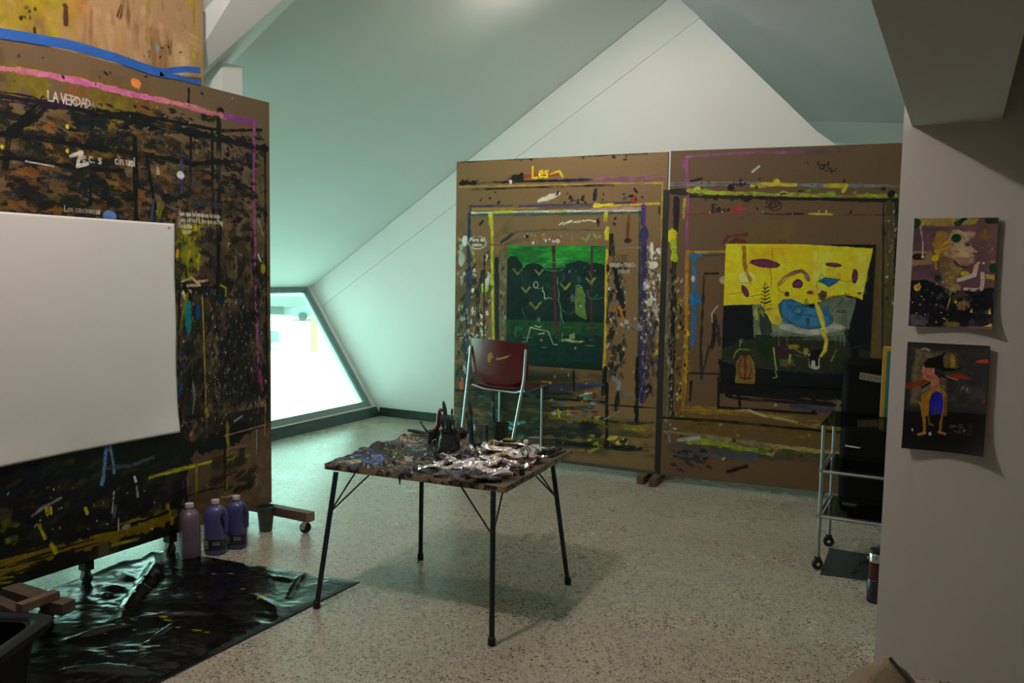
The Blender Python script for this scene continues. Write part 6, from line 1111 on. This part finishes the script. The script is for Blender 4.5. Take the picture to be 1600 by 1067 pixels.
for i in range(12):
    g = np.random.default_rng(i + 40); s = i / 11
    b = tp(.435 - .235 * s + g.uniform(-.006, .006), .215 + g.uniform(-.02, .02) - .03 * (1 - s), TZ + .010 + (.008 if i % 2 else 0)); a = b + TU * (.055 + g.uniform(-.02, .02)) * (1 - .5 * (1 - s)) + TV * (.19 + g.uniform(-.02, .02)); a.z = TZ + .010 + (.010 if i % 2 else 0)
    e = (a - tp(0, 0, 0)); 
    if e.dot(TU) > TW / 2 - .012: a -= TU * (e.dot(TU) - TW / 2 + .012)
    brush('black brush lying flat in the row at the table corner, ' + ordn[i], a, b, .0042, .035, .008, mh=M_HND2, group='brushes lying in a row on the table')

# ------------------------------------------------------------------ red chair
M_CRED = mat('red_plastic_shell', (.105, .010, .014), .33, var=.12, scale=8, coat=.1)
M_CSTEEL = mat('grey_steel_tube', (.45, .47, .47), .32, .75, var=.1)
M_YPAINT = mat('dried_yellow_paint', (.36, .20, .045), .5, var=.3, scale=60)
CY = 5.75
xl_, xr_ = on_y(736, 545, CY)[0], on_y(820, 548, CY)[0]; cxm = (xl_ + xr_) / 2; cw = (xr_ - xl_) / 2
zt, zb = on_y(778, 531, CY)[2], on_y(780, 609, CY)[2]
ch = thing('chair', 'tall chair with a red plastic shell and steel legs facing the green painting', 'chair', (cxm, CY + .2, 0))
def shell(fn, nu, nv, th):
    k = MB(); vs = []; fs = []
    G = [[Vector(fn(i / nu, j / nv)) for i in range(nu + 1)] for j in range(nv + 1)]
    nrm = [[None] * (nu + 1) for _ in range(nv + 1)]
    for j in range(nv + 1):
        for i in range(nu + 1):
            du = G[j][min(i + 1, nu)] - G[j][max(i - 1, 0)]; dv = G[min(j + 1, nv)][i] - G[max(j - 1, 0)][i]; nrm[j][i] = du.cross(dv).normalized()
    N_ = (nu + 1) * (nv + 1)
    for j in range(nv + 1):
        for i in range(nu + 1): vs.append(G[j][i])
    for j in range(nv + 1):
        for i in range(nu + 1): vs.append(G[j][i] + nrm[j][i] * th)
    ix = lambda i, j: j * (nu + 1) + i
    for j in range(nv):
        for i in range(nu):
            f = (ix(i, j), ix(i + 1, j), ix(i + 1, j + 1), ix(i, j + 1)); fs.append(f); fs.append(tuple(N_ + q for q in f[::-1]))
    rim = [ix(i, 0) for i in range(nu)] + [ix(nu, j) for j in range(nv)] + [ix(i, nv) for i in range(nu, 0, -1)] + [ix(0, j) for j in range(nv, 0, -1)]
    for a, b in zip(rim, rim[1:] + rim[:1]): fs.append((a, N_ + a, N_ + b, b))
    return k.add(vs, fs)
def backf(u, v):
    s = 2 * u - 1
    hw = cw * (1.03 + .03 * v) if v > .30 else cw * (.66 + .379 * math.sin(min(1, v / .30) * PI / 2) ** 1.2)
    z = zb + (zt - zb) * v - .012 * s * s * (1 if v > .9 else 0) - (.030 * (1 - v) ** 2 * 0) + .03 * s * s * (1 - min(1, v * 3)) - .012 * s * v
    return (cxm + hw * s, CY + .012 + .055 * s * s * (.4 + .6 * v) - .06 * (v - .4) + .10 * max(0, .25 - v), z)
bk_ = shell(backf, 24, 20, .005).build('backrest', M_CRED, ch, 60)
def smear(pts, w):
    q = [Vector(on_y(x, y, CY - .008)) for x, y in pts]; return q
for pts, w in (([(763, 564), (770, 556), (766, 552), (769, 553)], .026), ([(776, 561), (790, 557), (805, 548)], .030), ([(764, 566), (765, 558), (769, 551)], .034)):
    q = []
    for x, y in pts:
        P = on_y(x, y, CY); u = (P[0] - cxm) / (2 * cw * .98) + .5; v = (P[2] - zb) / (zt - zb); B = Vector(backf(u, v)); q.append(Vector((P[0], B.y - .0068, P[2])))
    k = MB(); V = []; n = len(q)
    for i in range(n):
        d = (q[min(i + 1, n - 1)] - q[max(i - 1, 0)]).normalized(); s = Vector((-d.z, 0, d.x)) * w * (.5 if 0 < i < n - 1 else .3); V += [q[i] + s, q[i] - s]
    V += [v + Vector((0, .002, 0)) for v in V]; m = 2 * n
    F = [(2 * i, 2 * i + 1, 2 * i + 3, 2 * i + 2) for i in range(n - 1)]; F += [tuple(m + a for a in f[::-1]) for f in F] + [(0, 2 * 0 + 1, m + 1, m)] + [(m - 2, m - 1, 2 * m - 1, 2 * m - 2)]
    k.add(V, F); k.build('paint_smear', M_YPAINT, bk_)
sz_ = on_y(836, 601, CY + .28)[2]
def seatf(u, v):
    s = 2 * u - 1
    return (cxm + .01 + cw * (.86 + .12 * v) * s, CY + .035 + .40 * v, sz_ - .035 + .03 * v + .022 * s * s * (.4 + .6 * v) - .05 * max(0, v - .88) * 5 * .4 + (.06 * max(0, .1 - v) * 6))
shell(seatf, 18, 14, -.006).build('seat', M_CRED, ch, 60)
LR = [((736, 540), (732, 582), (724, 655)), ((822, 546), (819, 592), (802, 682))]
for pts, ft in zip(LR, ((cxm - cw - .065, CY - .10, 0), (cxm + cw - .075, CY - .09, 0))):
    q = [Vector(on_y(pts[0][0], pts[0][1], CY + .03)), Vector(on_y(pts[1][0], pts[1][1], CY + .005)), Vector(on_y(pts[2][0], pts[2][1], CY - .045))]
    d = (q[2] - q[1]); end = q[2] + d * (q[2].z / -d.z) if d.z < 0 else Vector(ft); end.z = .012
    k = MB(); k.tube(q + [end], .0115, 12); l_ = k.build('leg', M_CSTEEL, ch, 60); k = MB(); k.lathe((end.x, end.y, 0), [(.014, 0), (.016, .004), (.0135, .03)], 12); k.build('rubber_foot', M_RUBBER, l_, 40)
for px_, y2 in ((847, CY + .40), (781, CY + .40)):
    a = Vector(on_y(px_, 606, y2)); b = Vector(on_y(px_ - 1, 676, y2 + .005)); d = b - a; end = a + d * ((.012 - a.z) / d.z); a.z = sz_ - .01
    k = MB(); k.tube([a, end], .0105, 12); l_ = k.build('leg', M_CSTEEL, ch, 60); k = MB(); k.lathe((end.x, end.y, 0), [(.013, 0), (.015, .004), (.0125, .03)], 12); k.build('rubber_foot', M_RUBBER, l_, 40)
q0 = Vector(on_y(734, 600, CY)); q1 = Vector(on_y(818, 600, CY))
k = MB(); k.tube([(q0.x + .01, CY + .01, zb + .02), (q0.x + .10, CY + .06, zb - .012), (q1.x - .10, CY + .06, zb - .02), (q1.x - .005, CY + .01, zb + .01)], .009, 10); k.build('seat_rail', M_CSTEEL, ch, 60)
k = MB()
k.tube([(cxm - .12, CY + .06, zb - .015), (cxm - .12, CY + .40, sz_ - .02), (cxm + cw, CY + .40, sz_ - .016), (cxm + cw * .8, CY + .08, zb - .012)], .008, 10); k.build('seat_frame', M_CSTEEL, ch, 60)
# ------------------------------------------------------------------ plastic sheet on the floor
M_TARP = paint_mat('black_plastic_sheet', .22, .36, .07)
to, tx_, ty_ = Vector((-3.88, 1.45, .003)), Vector((-2.635, 1.62, .003)), Vector((-3.875, 3.19, .003))
uu = tx_ - to; vv = ty_ - to
c = Canvas(to, uu.normalized(), vv.normalized(), uu.length, vv.length, .0065, (4, 7, 8), 1.0, 1.0)
g_ = np.mgrid[0:c.ny, 0:c.nx]; jj, ii = g_[0], g_[1]
c.z = .0025 * NB[(jj * 2 + 40) % 1024, (ii * 2 + 90) % 1024] + .016 * np.maximum(0, NM[(jj + 500) % 1024, (ii // 2 + 40) % 1024] - .45) + .006 * np.maximum(0, NM[(jj * 2 + 300) % 1024, (ii * 2 + 700) % 1024] - .5) + .004 * NM[(jj * 2) % 1024, (ii * 2 + 512) % 1024]
for pts, w, h in (([(238, 868), (243, 884), (230, 910), (212, 935), (186, 972)], .030, .034), ([(238, 868), (210, 872), (180, 880)], .03, .02), ([(182, 896), (200, 906), (220, 912)], .022, .018), ([(158, 916), (180, 922), (205, 926)], .025, .022), ([(158, 930), (176, 934)], .022, .016), ([(330, 868), (345, 888), (370, 900)], .03, .012), ([(404, 872), (440, 880), (470, 884)], .02, .010),
                  ([(487, 884), (470, 905), (452, 935)], .014, .016), ([(425, 902), (455, 908), (470, 904)], .02, .012), ([(110, 1000), (160, 985), (200, 976)], .022, .014), ([(220, 965), (290, 960), (345, 962)], .012, .010), ([(230, 1005), (260, 985), (275, 972)], .012, .010), ([(160, 1015), (200, 1012)], .014, .010), ([(395, 930), (430, 950), (440, 975)], .022, .010), ([(300, 930), (330, 950), (380, 945)], .03, .010), ([(100, 1050), (160, 1046), (225, 1050)], .02, .012), ([(130, 905), (165, 895), (235, 870)], .02, .016)):
    c.ridge(pts, w, h)
c.z = np.clip(c.z, .0004, .05)
flat = sm(np.hypot(jj - c.ny + 1, 0) * 0 + np.minimum(np.minimum(ii, c.nx - 1 - ii), np.minimum(jj, c.ny - 1 - jj)), 0, 5); c.z = c.z * (.3 + .7 * flat)
YW = (150, 140, 26)
for p, rx, ry in (((262, 970), 9, 3), ((256, 966), 8, 3), ((278, 981), 6, 3), ((222, 1018), 5, 3), ((232, 1022), 4, 2), ((308, 985), 7, 2), ((323, 988), 4, 2), ((182, 908), 5, 2), ((186, 906), 4, 1.5), ((124, 935), 5, 2), ((122, 924), 6, 1.5), ((249, 886), 4, 2), ((380, 921), 3, 1.5), ((290, 870), 3, 1.5), ((286, 876), 4, 1.5)): c.blob(p, rx, ry, YW, .2, .8, thick=0)
for i in range(5): c.stroke([(403 + i * 4, 937 - i), (407 + i * 4, 929 + i % 2)], 2.2, (160, 150, 24), .4, 0, thick=0)
for p, rx, ry in (((280, 930), 5, 2), ((235, 960), 8, 2.5), ((192, 978), 5, 2), ((334, 897), 4, 1.5), ((361, 898), 5, 1.5), ((318, 871), 3, 1.5), ((210, 984), 2, 3)): c.blob(p, rx, ry, (150, 146, 144), .1, .7, thick=0)
c.dabs(26, (150, 870, 400, 1040), [(130, 126, 110), (140, 132, 30)], (1.5, 3), (1, 2), (0, 3), 101, thick=0)
o = c.build('plastic_sheet', [M_TARP, M_RUBBER], None, .0025); tag(o, 'wrinkled black plastic sheet spattered with paint spread on the floor by the left board', 'plastic sheet'); recenter(o, (-3.2, 2.4, 0))

# ------------------------------------------------------------------ paint jugs
M_LABEL = mat('dark_jug_label', (.012, .013, .02), .5); M_YLAB = mat('label_yellow', (.30, .28, .06), .6); M_CAPW = mat('white_cap', (.62, .58, .60), .4)
M_LTXT = mat('label_print', (.30, .29, .30), .6)
def jug(label, p, h, r, m, lab, yaw):
    t = thing('paint_jug', label, 'jug', p, 'jugs of paint in front of the left board'); p = Vector(p); R = Matrix.Rotation(yaw, 3, 'Z'); k = MB()
    prof = [(.001, .0), (.86, .0), (.97, .02), (1, .05), (1, .30), (.985, .33), (1, .36), (1, .66), (.97, .74), (.86, .82), (.62, .875), (.36, .90), (.30, .915), (.30, .945)]
    n, seg = len(prof), 36; vs = []; fs = []
    for q, z in prof:
        for j in range(seg):
            a = 2 * PI * j / seg; e = 2.7; d = (abs(math.cos(a)) ** e + abs(math.sin(a)) ** e) ** (-1 / e) if q > .5 else 1
            x, y = r * q * d * math.cos(a), r * q * d * math.sin(a) * .86
            zz = z * h
            if .40 < z < .86 and x > 0: x *= 1 - .60 * math.sin(min(1, max(0, (z - .38) / .40)) * PI) * max(0, math.cos(a)) ** 1.2     # hollow for the grip
            vs.append(p + R @ Vector((x, y, zz)))
    for i in range(n - 1):
        for j in range(seg): fs.append((i * seg + j, i * seg + (j + 1) % seg, (i + 1) * seg + (j + 1) % seg, (i + 1) * seg + j))
    fs += [tuple(range(seg))[::-1], tuple((n - 1) * seg + j for j in range(seg))]
    k.add(vs, fs); k.build('bottle_body', m, t, 60)
    k = MB(); k.tube([p + R @ Vector(v) for v in ((r * .45, 0, h * .855), (r * .85, 0, h * .80), (r * 1.02, 0, h * .70), (r * 1.03, 0, h * .52), (r * .98, 0, h * .43), (r * .72, 0, h * .37))], [.013, .014, .012, .011, .013, .014], 12); k.build('handle', m, t, 60)
    k = MB(); k.lathe(p + Vector((0, 0, h * .925)), [(r * .36, 0), (r * .38, .003), (r * .36, h * .075), (r * .30, h * .078)], 28); k.build('cap', M_CAPW, t, 40)
    if lab:
        for nm, mm, (a0, a1), (z0, z1), rr in (('label', M_LABEL, (-150, -20), (.09, .29), 1.006), ('label_square', M_YLAB, (-140, -112), (.17, .27), 1.016), ('label_print', M_LTXT, (-92, -55), (.19, .21), 1.016), ('label_print', M_LTXT, (-92, -55), (.23, .245), 1.016), ('label_print', M_LTXT, (-138, -112), (.12, .145), 1.016)):
            k = MB(); V = []; N_ = 10
            for lay in (0, .0012):
                for i in range(N_ + 1):
                    a = math.radians(a0 + (a1 - a0) * i / N_); e = 2.7; d = (abs(math.cos(a)) ** e + abs(math.sin(a)) ** e) ** (-1 / e)
                    for z in (z0, z1): V.append(p + R @ Vector(((r * rr + lay) * d * math.cos(a), (r * rr + lay) * d * math.sin(a) * .86, z * h)))
            m_ = 2 * (N_ + 1); F = [(2 * i, 2 * i + 2, 2 * i + 3, 2 * i + 1) for i in range(N_)]
            F = F + [tuple(m_ + a for a in f[::-1]) for f in F] + [(0, 1, m_ + 1, m_), (m_ - 2, 2 * m_ - 2, 2 * m_ - 1, m_ - 1)] + [(2 * i, m_ + 2 * i, m_ + 2 * i + 2, 2 * i + 2) for i in range(N_)] + [(2 * i + 1, 2 * i + 3, m_ + 2 * i + 3, m_ + 2 * i + 1) for i in range(N_)]
            k.add(V, F); k.build(nm, mm, t)
    return t
M_J1 = mat('grey_mauve_plastic', (.135, .105, .135), .35, var=.08); M_J2 = mat('violet_blue_plastic', (.075, .072, .20), .32, var=.12); M_J3 = mat('indigo_blue_plastic', (.05, .058, .17), .32, var=.12)
jug('opaque grey mauve paint jug, nearest of the three, no label', (-3.655, 3.185, .006), .300, .063, M_J1, False, 2.6)
jug('violet blue paint jug with a dark label, middle of the three', (-3.60, 3.315, .003), .300, .060, M_J2, True, .52)
jug('deep blue paint jug with a dark label, farthest of the three', (-3.575, 3.445, 0), .300, .058, M_J3, True, .52)
# small pot under the right end of the left board
M_BKT = mat('grey_black_bucket', (.040, .042, .042), .5, var=.4, scale=30)
bp = (-3.655, 3.757, 0); t = vessel('paint_bucket', 'small grey black plastic bucket by the right foot of the left board', 'bucket', bp, [(.001, 0), (.037, 0), (.038, .004), (.050, .132), (.0545, .132), (.0545, .150), (.052, .152)], M_BKT, .003)
k = MB(); k.lathe(Vector(bp) + Vector((0, 0, .004)), [(.001, 0), (.036, 0), (.045, .10), (.001, .104)], 20); k.build('dried_paint', M_DJAR, t, 60)
# ------------------------------------------------------------------ black tote in the near left corner
M_TOTE = mat('black_tote_plastic', (.0035, .004, .006), .55, var=.2, scale=20, spec=.25)
C0 = Vector((-2.79, 1.853, 0)); e1 = Vector((.441, -.897, 0)); e2 = Vector((-.897, -.441, 0)); LX, LY, HT = .62, .42, .35
def rr_ring(inset, z, n=6, rad=.06):
    pts = []; cs = ((inset + rad, inset + rad, 180), (LX - inset - rad, inset + rad, 270), (LX - inset - rad, LY - inset - rad, 0), (inset + rad, LY - inset - rad, 90))
    for cx, cy, a0 in cs:
        for i in range(n + 1):
            a = math.radians(a0 + 90 * i / n); x = cx + rad * math.cos(a); y = cy + rad * math.sin(a); pts.append(C0 + e1 * x + e2 * y + Vector((0, 0, z)))
    return pts
def rings(k, R_, closed_top=True, closed_bot=True):
    n = len(R_[0]); vs = [v for r in R_ for v in r]; fs = []
    for i in range(len(R_) - 1):
        for j in range(n): fs.append((i * n + j, i * n + (j + 1) % n, (i + 1) * n + (j + 1) % n, (i + 1) * n + j))
    if closed_bot: fs.append(tuple(range(n))[::-1])
    if closed_top: fs.append(tuple((len(R_) - 1) * n + j for j in range(n)))
    return k.add(vs, fs)
tt = thing('storage_tote', 'black open plastic tote with a wide rim in the near left corner', 'tote', tuple(C0 + e1 * LX / 2 + e2 * LY / 2 + Vector((0, 0, .012))))
k = MB(); rings(k, [rr_ring(.075, .012), rr_ring(.045, HT - .03), rr_ring(.05, HT - .012), rr_ring(.062, HT - .012), rr_ring(.085, .03)]); k.build('tub', M_TOTE, tt, 50)
k = MB(); rings(k, [rr_ring(.055, HT - .030), rr_ring(.006, HT - .030), rr_ring(.0, HT - .022), rr_ring(.002, HT - .006), rr_ring(.012, HT), rr_ring(.040, HT), rr_ring(.052, HT - .008), rr_ring(.055, HT - .020)], False, False); k.build('rim', M_TOTE, tt, 50)

# ------------------------------------------------------------------ trolley, bin and bottle on the right
M_TUBE = mat('dull_steel_tube', (.36, .40, .41), .35, .8, var=.12, scale=30); M_SMOKE = glass_mat('smoked_glass', (.42, .48, .46, 1), .04, .05)
M_BIN = mat('black_bin_plastic', (.0018, .0025, .003), .6, var=.2, spec=.14); M_TAG = mat('pale_tag', (.20, .19, .12), .6, var=.15)
TX0, TX1, TY0, TY1 = -.612, -.06, 4.785, 5.237
tr_ = thing('trolley', 'steel tube trolley with smoked glass shelves and black castors beside the pier', 'trolley', ((TX0 + TX1) / 2, (TY0 + TY1) / 2, 0))
for x in (TX0, TX1):
    for y in (TY0, TY1):
        k = MB(); k.tube([(x, y, .062), (x, y, .800)], .0105, 14); k.build('post', M_TUBE, tr_, 50)
        R_ = Matrix.Rotation(.6 if y == TY0 else .2, 3, 'Z')
        k = MB(); k.lathe(Vector((x, y, .031)) + R_ @ Vector((0, .011, 0)), [(.012, 0), (.029, .001), (.031, .004), (.031, .018), (.029, .021), (.012, .022)], 22, 0, R_ @ Matrix.Rotation(PI / 2, 3, 'X')); w_o = k.build('castor_wheel', M_RUBBER, tr_, 50)
        k = MB(); k.lathe(Vector((x, y, .031)) + R_ @ Vector((0, -.0112, 0)), [(.001, 0), (.009, 0), (.008, .003), (.001, .003)], 14, 0, R_ @ Matrix.Rotation(PI / 2, 3, 'X')); k.build('hub_cap', M_CAPW, w_o, 50)
        k = MB(); k.box((x, y, .064), (.03, .03, .014), (0, 0, .4)); k.build('castor_top', M_RUBBER, w_o)
for z in (.295, .545):
    for y in (TY0, TY1): k = MB(); k.tube([(TX0 - .016, y, z), (TX1 + .016, y, z)], .0085, 12); k.build('shelf_rail', M_TUBE, tr_, 50)
    for x in (TX0, TX1): k = MB(); k.tube([(x - .006, TY0 - .02, z + .012), (x - .006, TY1 + .02, z + .012)], .0085, 12); k.build('shelf_rail', M_TUBE, tr_, 50)
    k = MB(); k.box(((TX0 + TX1) / 2, (TY0 + TY1) / 2, z + .013), (TX1 - TX0 - .03, TY1 - TY0 - .02, .006)); k.build('glass_shelf', M_SMOKE, tr_)
k = MB(); k.box(((TX0 + TX1) / 2, (TY0 + TY1) / 2 + .01, .804), (TX1 - TX0 + .03, TY1 - TY0 + .06, .008)); k.build('glass_shelf', M_SMOKE, tr_)
bn = thing('storage_bin', 'tall black plastic bin with a pale tag standing behind the trolley', 'bin', (-.40, 6.05, 0))
def brect(x0, x1, y0, y1, z, rad=.05, n=5):
    pts = []
    for cx, cy, a0 in ((x0 + rad, y0 + rad, 180), (x1 - rad, y0 + rad, 270), (x1 - rad, y1 - rad, 0), (x0 + rad, y1 - rad, 90)):
        for i in range(n + 1): a = math.radians(a0 + 90 * i / n); pts.append(Vector((cx + rad * math.cos(a), cy + rad * math.sin(a), z)))
    return pts
BX0, BX1, BY0, BY1 = -.655, -.20, 5.86, 6.16
k = MB(); rings(k, [brect(BX0 + .09, BX1 - .09, BY0 + .06, BY1 - .06, .03), brect(BX0 + .03, BX1 - .03, BY0 + .03, BY1 - .03, .05), brect(BX0 + .008, BX1 - .008, BY0 + .01, BY1 - .01, .11), brect(BX0 + .005, BX1 - .005, BY0, BY1, .3), brect(BX0, BX1, BY0, BY1, 1.0)]); k.build('bin_body', M_BIN, bn, 40)
k = MB(); rings(k, [brect(BX0 - .008, BX1 + .008, BY0 - .008, BY1 + .008, 1.0), brect(BX0 - .008, BX1 + .008, BY0 - .008, BY1 + .008, 1.035), brect(BX0 + .02, BX1 - .02, BY0 + .02, BY1 - .02, 1.058)]); k.build('lid', M_BIN, bn, 40)
for x in (BX0 + .1, BX1 - .1): k = MB(); k.box((x, (BY0 + BY1) / 2, .015), (.06, .16, .03)); k.build('foot', M_RUBBER, bn)
ta, tb2 = Vector(on_y(1343, 584, BY0 - .012)), Vector(on_y(1376, 598, BY0 - .012))
k = MB(); zc = (ta.z + tb2.z) / 2; k.beam((ta.x, BY0 - .004, zc + .012), (tb2.x + .01, BY0 - .004, zc - .004), .003, .045, 0); tg = k.build('tag', M_TAG, bn)
k = MB(); k.lathe((ta.x + .022, BY0 - .005, zc + .010), [(.014, 0), (.014, .002), (.009, .002), (.009, 0)], 18, 0, Matrix.Rotation(PI / 2, 3, 'X')); k.build('tag_ring', mat('tag_print', (.05, .05, .04), .6), tg)
for i in range(5):
    x = ta.x + .048 + i * .019; z = zc + .007 - i * .0022
    k = MB(); kk = ('O', 'L', 'I', 'N', 'O')[i]
    for st in GLYPH[kk][1]: k.tube([(x + gx * .011, BY0 - .0068, z - .011 + gz * .022) for gx, gz in st], .0016, 5)
    k.build('tag_letter', mat('tag_print', (.05, .05, .04), .6) if i == 0 else bpy.data.materials['tag_print'], tg)
ha = Vector(on_y(1324, 697, BY0 - .03)); k = MB(); k.tube([(ha.x - .012, BY0, ha.z), (ha.x - .012, BY0 - .028, ha.z), (ha.x + .075, BY0 - .028, ha.z - .004), (ha.x + .075, BY0, ha.z - .004)], .006, 8); k.build('pull_handle', M_TUBE, bn, 50)
bx = thing('paint_set_box', 'thin green box with yellow edges standing on the trolley beside the pier', 'box', (-.28, 5.20, .808))
M_GRN = mat('teal_green_card', (.012, .145, .12), .5, var=.06); M_ORY = mat('orange_yellow_card', (.42, .26, .03), .5, var=.2)
zt_, xl0 = on_y(1378, 541, 5.19)[2], on_y(1378, 580, 5.19)[0]
k = MB(); k.box((xl0 + .10, 5.205, (.809 + zt_) / 2), (.20, .045, zt_ - .809)); k.build('box_body', M_ORY, bx, bevel=.004)
k = MB(); k.box((xl0 + .112, 5.181, (.811 + zt_) / 2 - .010), (.176, .004, zt_ - .809 - .030)); k.build('green_front', M_GRN, bx)
fk = thing('vacuum_flask', 'maroon vacuum flask with a chrome collar on the floor at the foot of the pier', 'flask', (-.288, 4.45, 0)); p = Vector(fk.location)
M_MAR = mat('maroon_metal', (.060, .008, .014), .28, .3, var=.1); M_NAVY = mat('dark_flask_base', (.014, .012, .022), .35, var=.1)
k = MB(); k.lathe(p, [(.001, 0), (.042, 0), (.044, .003), (.044, .112), (.041, .116)], 28); k.build('base_cup', M_NAVY, fk, 40)
k = MB(); k.lathe(p + Vector((0, 0, .114)), [(.040, 0), (.0405, .002), (.0405, .088), (.038, .090)], 28); k.build('bottle_body', M_MAR, fk, 40)
k = MB(); k.lathe(p + Vector((0, 0, .203)), [(.039, 0), (.041, .002), (.041, .040), (.038, .044)], 28); k.build('collar', M_STEEL, fk, 40)
k = MB(); k.lathe(p + Vector((0, 0, .246)), [(.038, 0), (.041, .002), (.040, .018), (.030, .021), (.001, .021)], 28); k.build('lid', M_BLK, fk, 40)
k = MB(); k.box(p + Vector((-.045, -.008, .222)), (.014, .012, .012)); k.build('pouring_button', M_STEEL, fk)
k = MB(); k.prism([(-.585, 4.70, .0015), (-.10, 4.78, .0015), (-.10, 5.18, .0015), (-.60, 5.19, .0015)], (0, 0, .004)); o = k.build('floor_mat', mat('charcoal_mat', (.018, .026, .026), .75, var=.25, scale=40)); tag(o, 'flat charcoal mat on the floor under the trolley', 'mat'); recenter(o, (-.35, 4.95, 0))
k = MB(); k.tube([(-.44, 4.78, .010), (-.41, 4.85, .012), (-.42, 4.95, .011), (-.38, 5.05, .011), (-.36, 5.13, .010)], .005, 8); o = k.build('cable', M_RUBBER, None, 50); tag(o, 'short black cable lying on the charcoal mat', 'cable'); recenter(o, (-.41, 4.85, .006))

# ------------------------------------------------------------------ canvas sack at the bottom right
M_SACK = mat('soiled_canvas_cloth', (.23, .185, .115), .9, var=.5, scale=14, bump=.3, bscale=160)
sk = thing('canvas_sack', 'soiled beige canvas sack on the floor at the foot of the picture, right', 'sack', (-.13, 2.32, 0))
k = MB(); vs = []; fs = []; seg, nr = 40, 18; base = Vector((-.135, 2.36, 0)); ax, ay, H_ = .19, .15, .607
for i in range(nr + 1):
    s = i / nr; z = H_ * s; w = (1 - s ** 3.2) ** .62 * (1.45 - .55 * s) * (.92 + .08 * math.sin(PI * min(1, s * 1.4)))
    for j in range(seg):
        a = 2 * PI * j / seg; d = 1 + .05 * math.sin(3 * a + 4 * s) + .03 * math.sin(7 * a - 9 * s) + .02 * math.sin(11 * a + 13 * s)
        vs.append(base + Vector((ax * w * d * math.cos(a) + .02 * s, ay * w * d * math.sin(a), z + .012 * math.sin(5 * a) * s * (1 - s))))
for i in range(nr):
    for j in range(seg): fs.append((i * seg + j, i * seg + (j + 1) % seg, (i + 1) * seg + (j + 1) % seg, (i + 1) * seg + j))
fs += [tuple(range(seg))[::-1], tuple(nr * seg + j for j in range(seg))]
k.add(vs, fs); k.build('cloth_body', M_SACK, sk, 80)
k = MB(); pts = []
for i in range(nr - 8, nr + 1): q = vs[i * seg + 36]; pts.append(q + Vector((.004, -.003, .002)))
k.tube(pts, .0045, 8); k.build('dark_seam', mat('dark_piping', (.03, .024, .018), .8), sk, 60)

# ------------------------------------------------------------------ light
w = bpy.data.worlds.new('World'); scene.world = w; w.use_nodes = True
nt = w.node_tree; bg = nt.nodes['Background']
sky = nt.nodes.new('ShaderNodeTexSky'); sky.sky_type = 'HOSEK_WILKIE'; sky.turbidity = 6; sky.ground_albedo = .5; sky.sun_direction = Vector((.45, -.3, .84)).normalized()
mx = nt.nodes.new('ShaderNodeMix'); mx.data_type = 'RGBA'; mx.inputs[0].default_value = .65; mx.inputs[7].default_value = (.9, .97, 1, 1)
nt.links.new(sky.outputs[0], mx.inputs[6]); nt.links.new(mx.outputs[2], bg.inputs[0]); bg.inputs[1].default_value = WORLD
def light(name, kind, loc, power, col, size=.1, rot=None):
    l = bpy.data.lights.new(name, kind); l.energy = power; l.color = col
    if kind == 'POINT': l.shadow_soft_size = size
    if kind == 'SPOT': l.shadow_soft_size = size
    if kind == 'SUN': l.angle = size
    o = bpy.data.objects.new(name, l); COL.objects.link(o); o.location = loc
    if rot: o.rotation_euler = rot
    return o
light('ceiling_lamp_back', 'POINT', (-2.62, 5.45, 3.40), LAMP1 * .15, (1, .845, .79), .10)
sp1 = light('ceiling_spot_back', 'SPOT', (-2.62, 5.45, 3.38), LAMP1, (1, .845, .79), .07); sp1.data.spot_size = math.radians(165); sp1.data.spot_blend = .5; sp1.data.shadow_soft_size = .08
sp1.rotation_euler = Vector((.22, .50, -.84)).to_track_quat('-Z', 'Y').to_euler()
light('ceiling_lamp_front', 'POINT', (-2.50, 2.05, 3.66), LAMP2, (1, .845, .79), .07)
s = light('sun', 'SUN', (20, -10, 30), SUN, (1, .97, .92), .01); s.rotation_euler = Vector((-.45, .3, -.84)).to_track_quat('-Z', 'Y').to_euler()

# ------------------------------------------------------------------ camera
cd = bpy.data.cameras.new('camera'); cam = bpy.data.objects.new('camera', cd); COL.objects.link(cam)
r3, u3, f3 = AX; cam.matrix_world = Matrix(((r3[0], u3[0], -f3[0], 0), (r3[1], u3[1], -f3[1], 0), (r3[2], u3[2], -f3[2], 1.6), (0, 0, 0, 1)))
cd.sensor_fit = 'HORIZONTAL'; cd.sensor_width = 36; cd.lens = FOC * 36 / 1600; cd.clip_start = .05; cd.clip_end = 500
scene.camera = cam
vs_ = scene.view_settings; vs_.view_transform = 'Standard'; vs_.look = 'None'; vs_.exposure = EXPO; vs_.gamma = 1.0; vs_.use_curve_mapping = False
scene.cycles.use_denoising = True; scene.cycles.max_bounces = 10; scene.cycles.diffuse_bounces = 6; scene.cycles.transparent_max_bounces = 16; scene.cycles.sample_clamp_indirect = 6
scene.cycles.caustics_reflective = False; scene.cycles.caustics_refractive = False
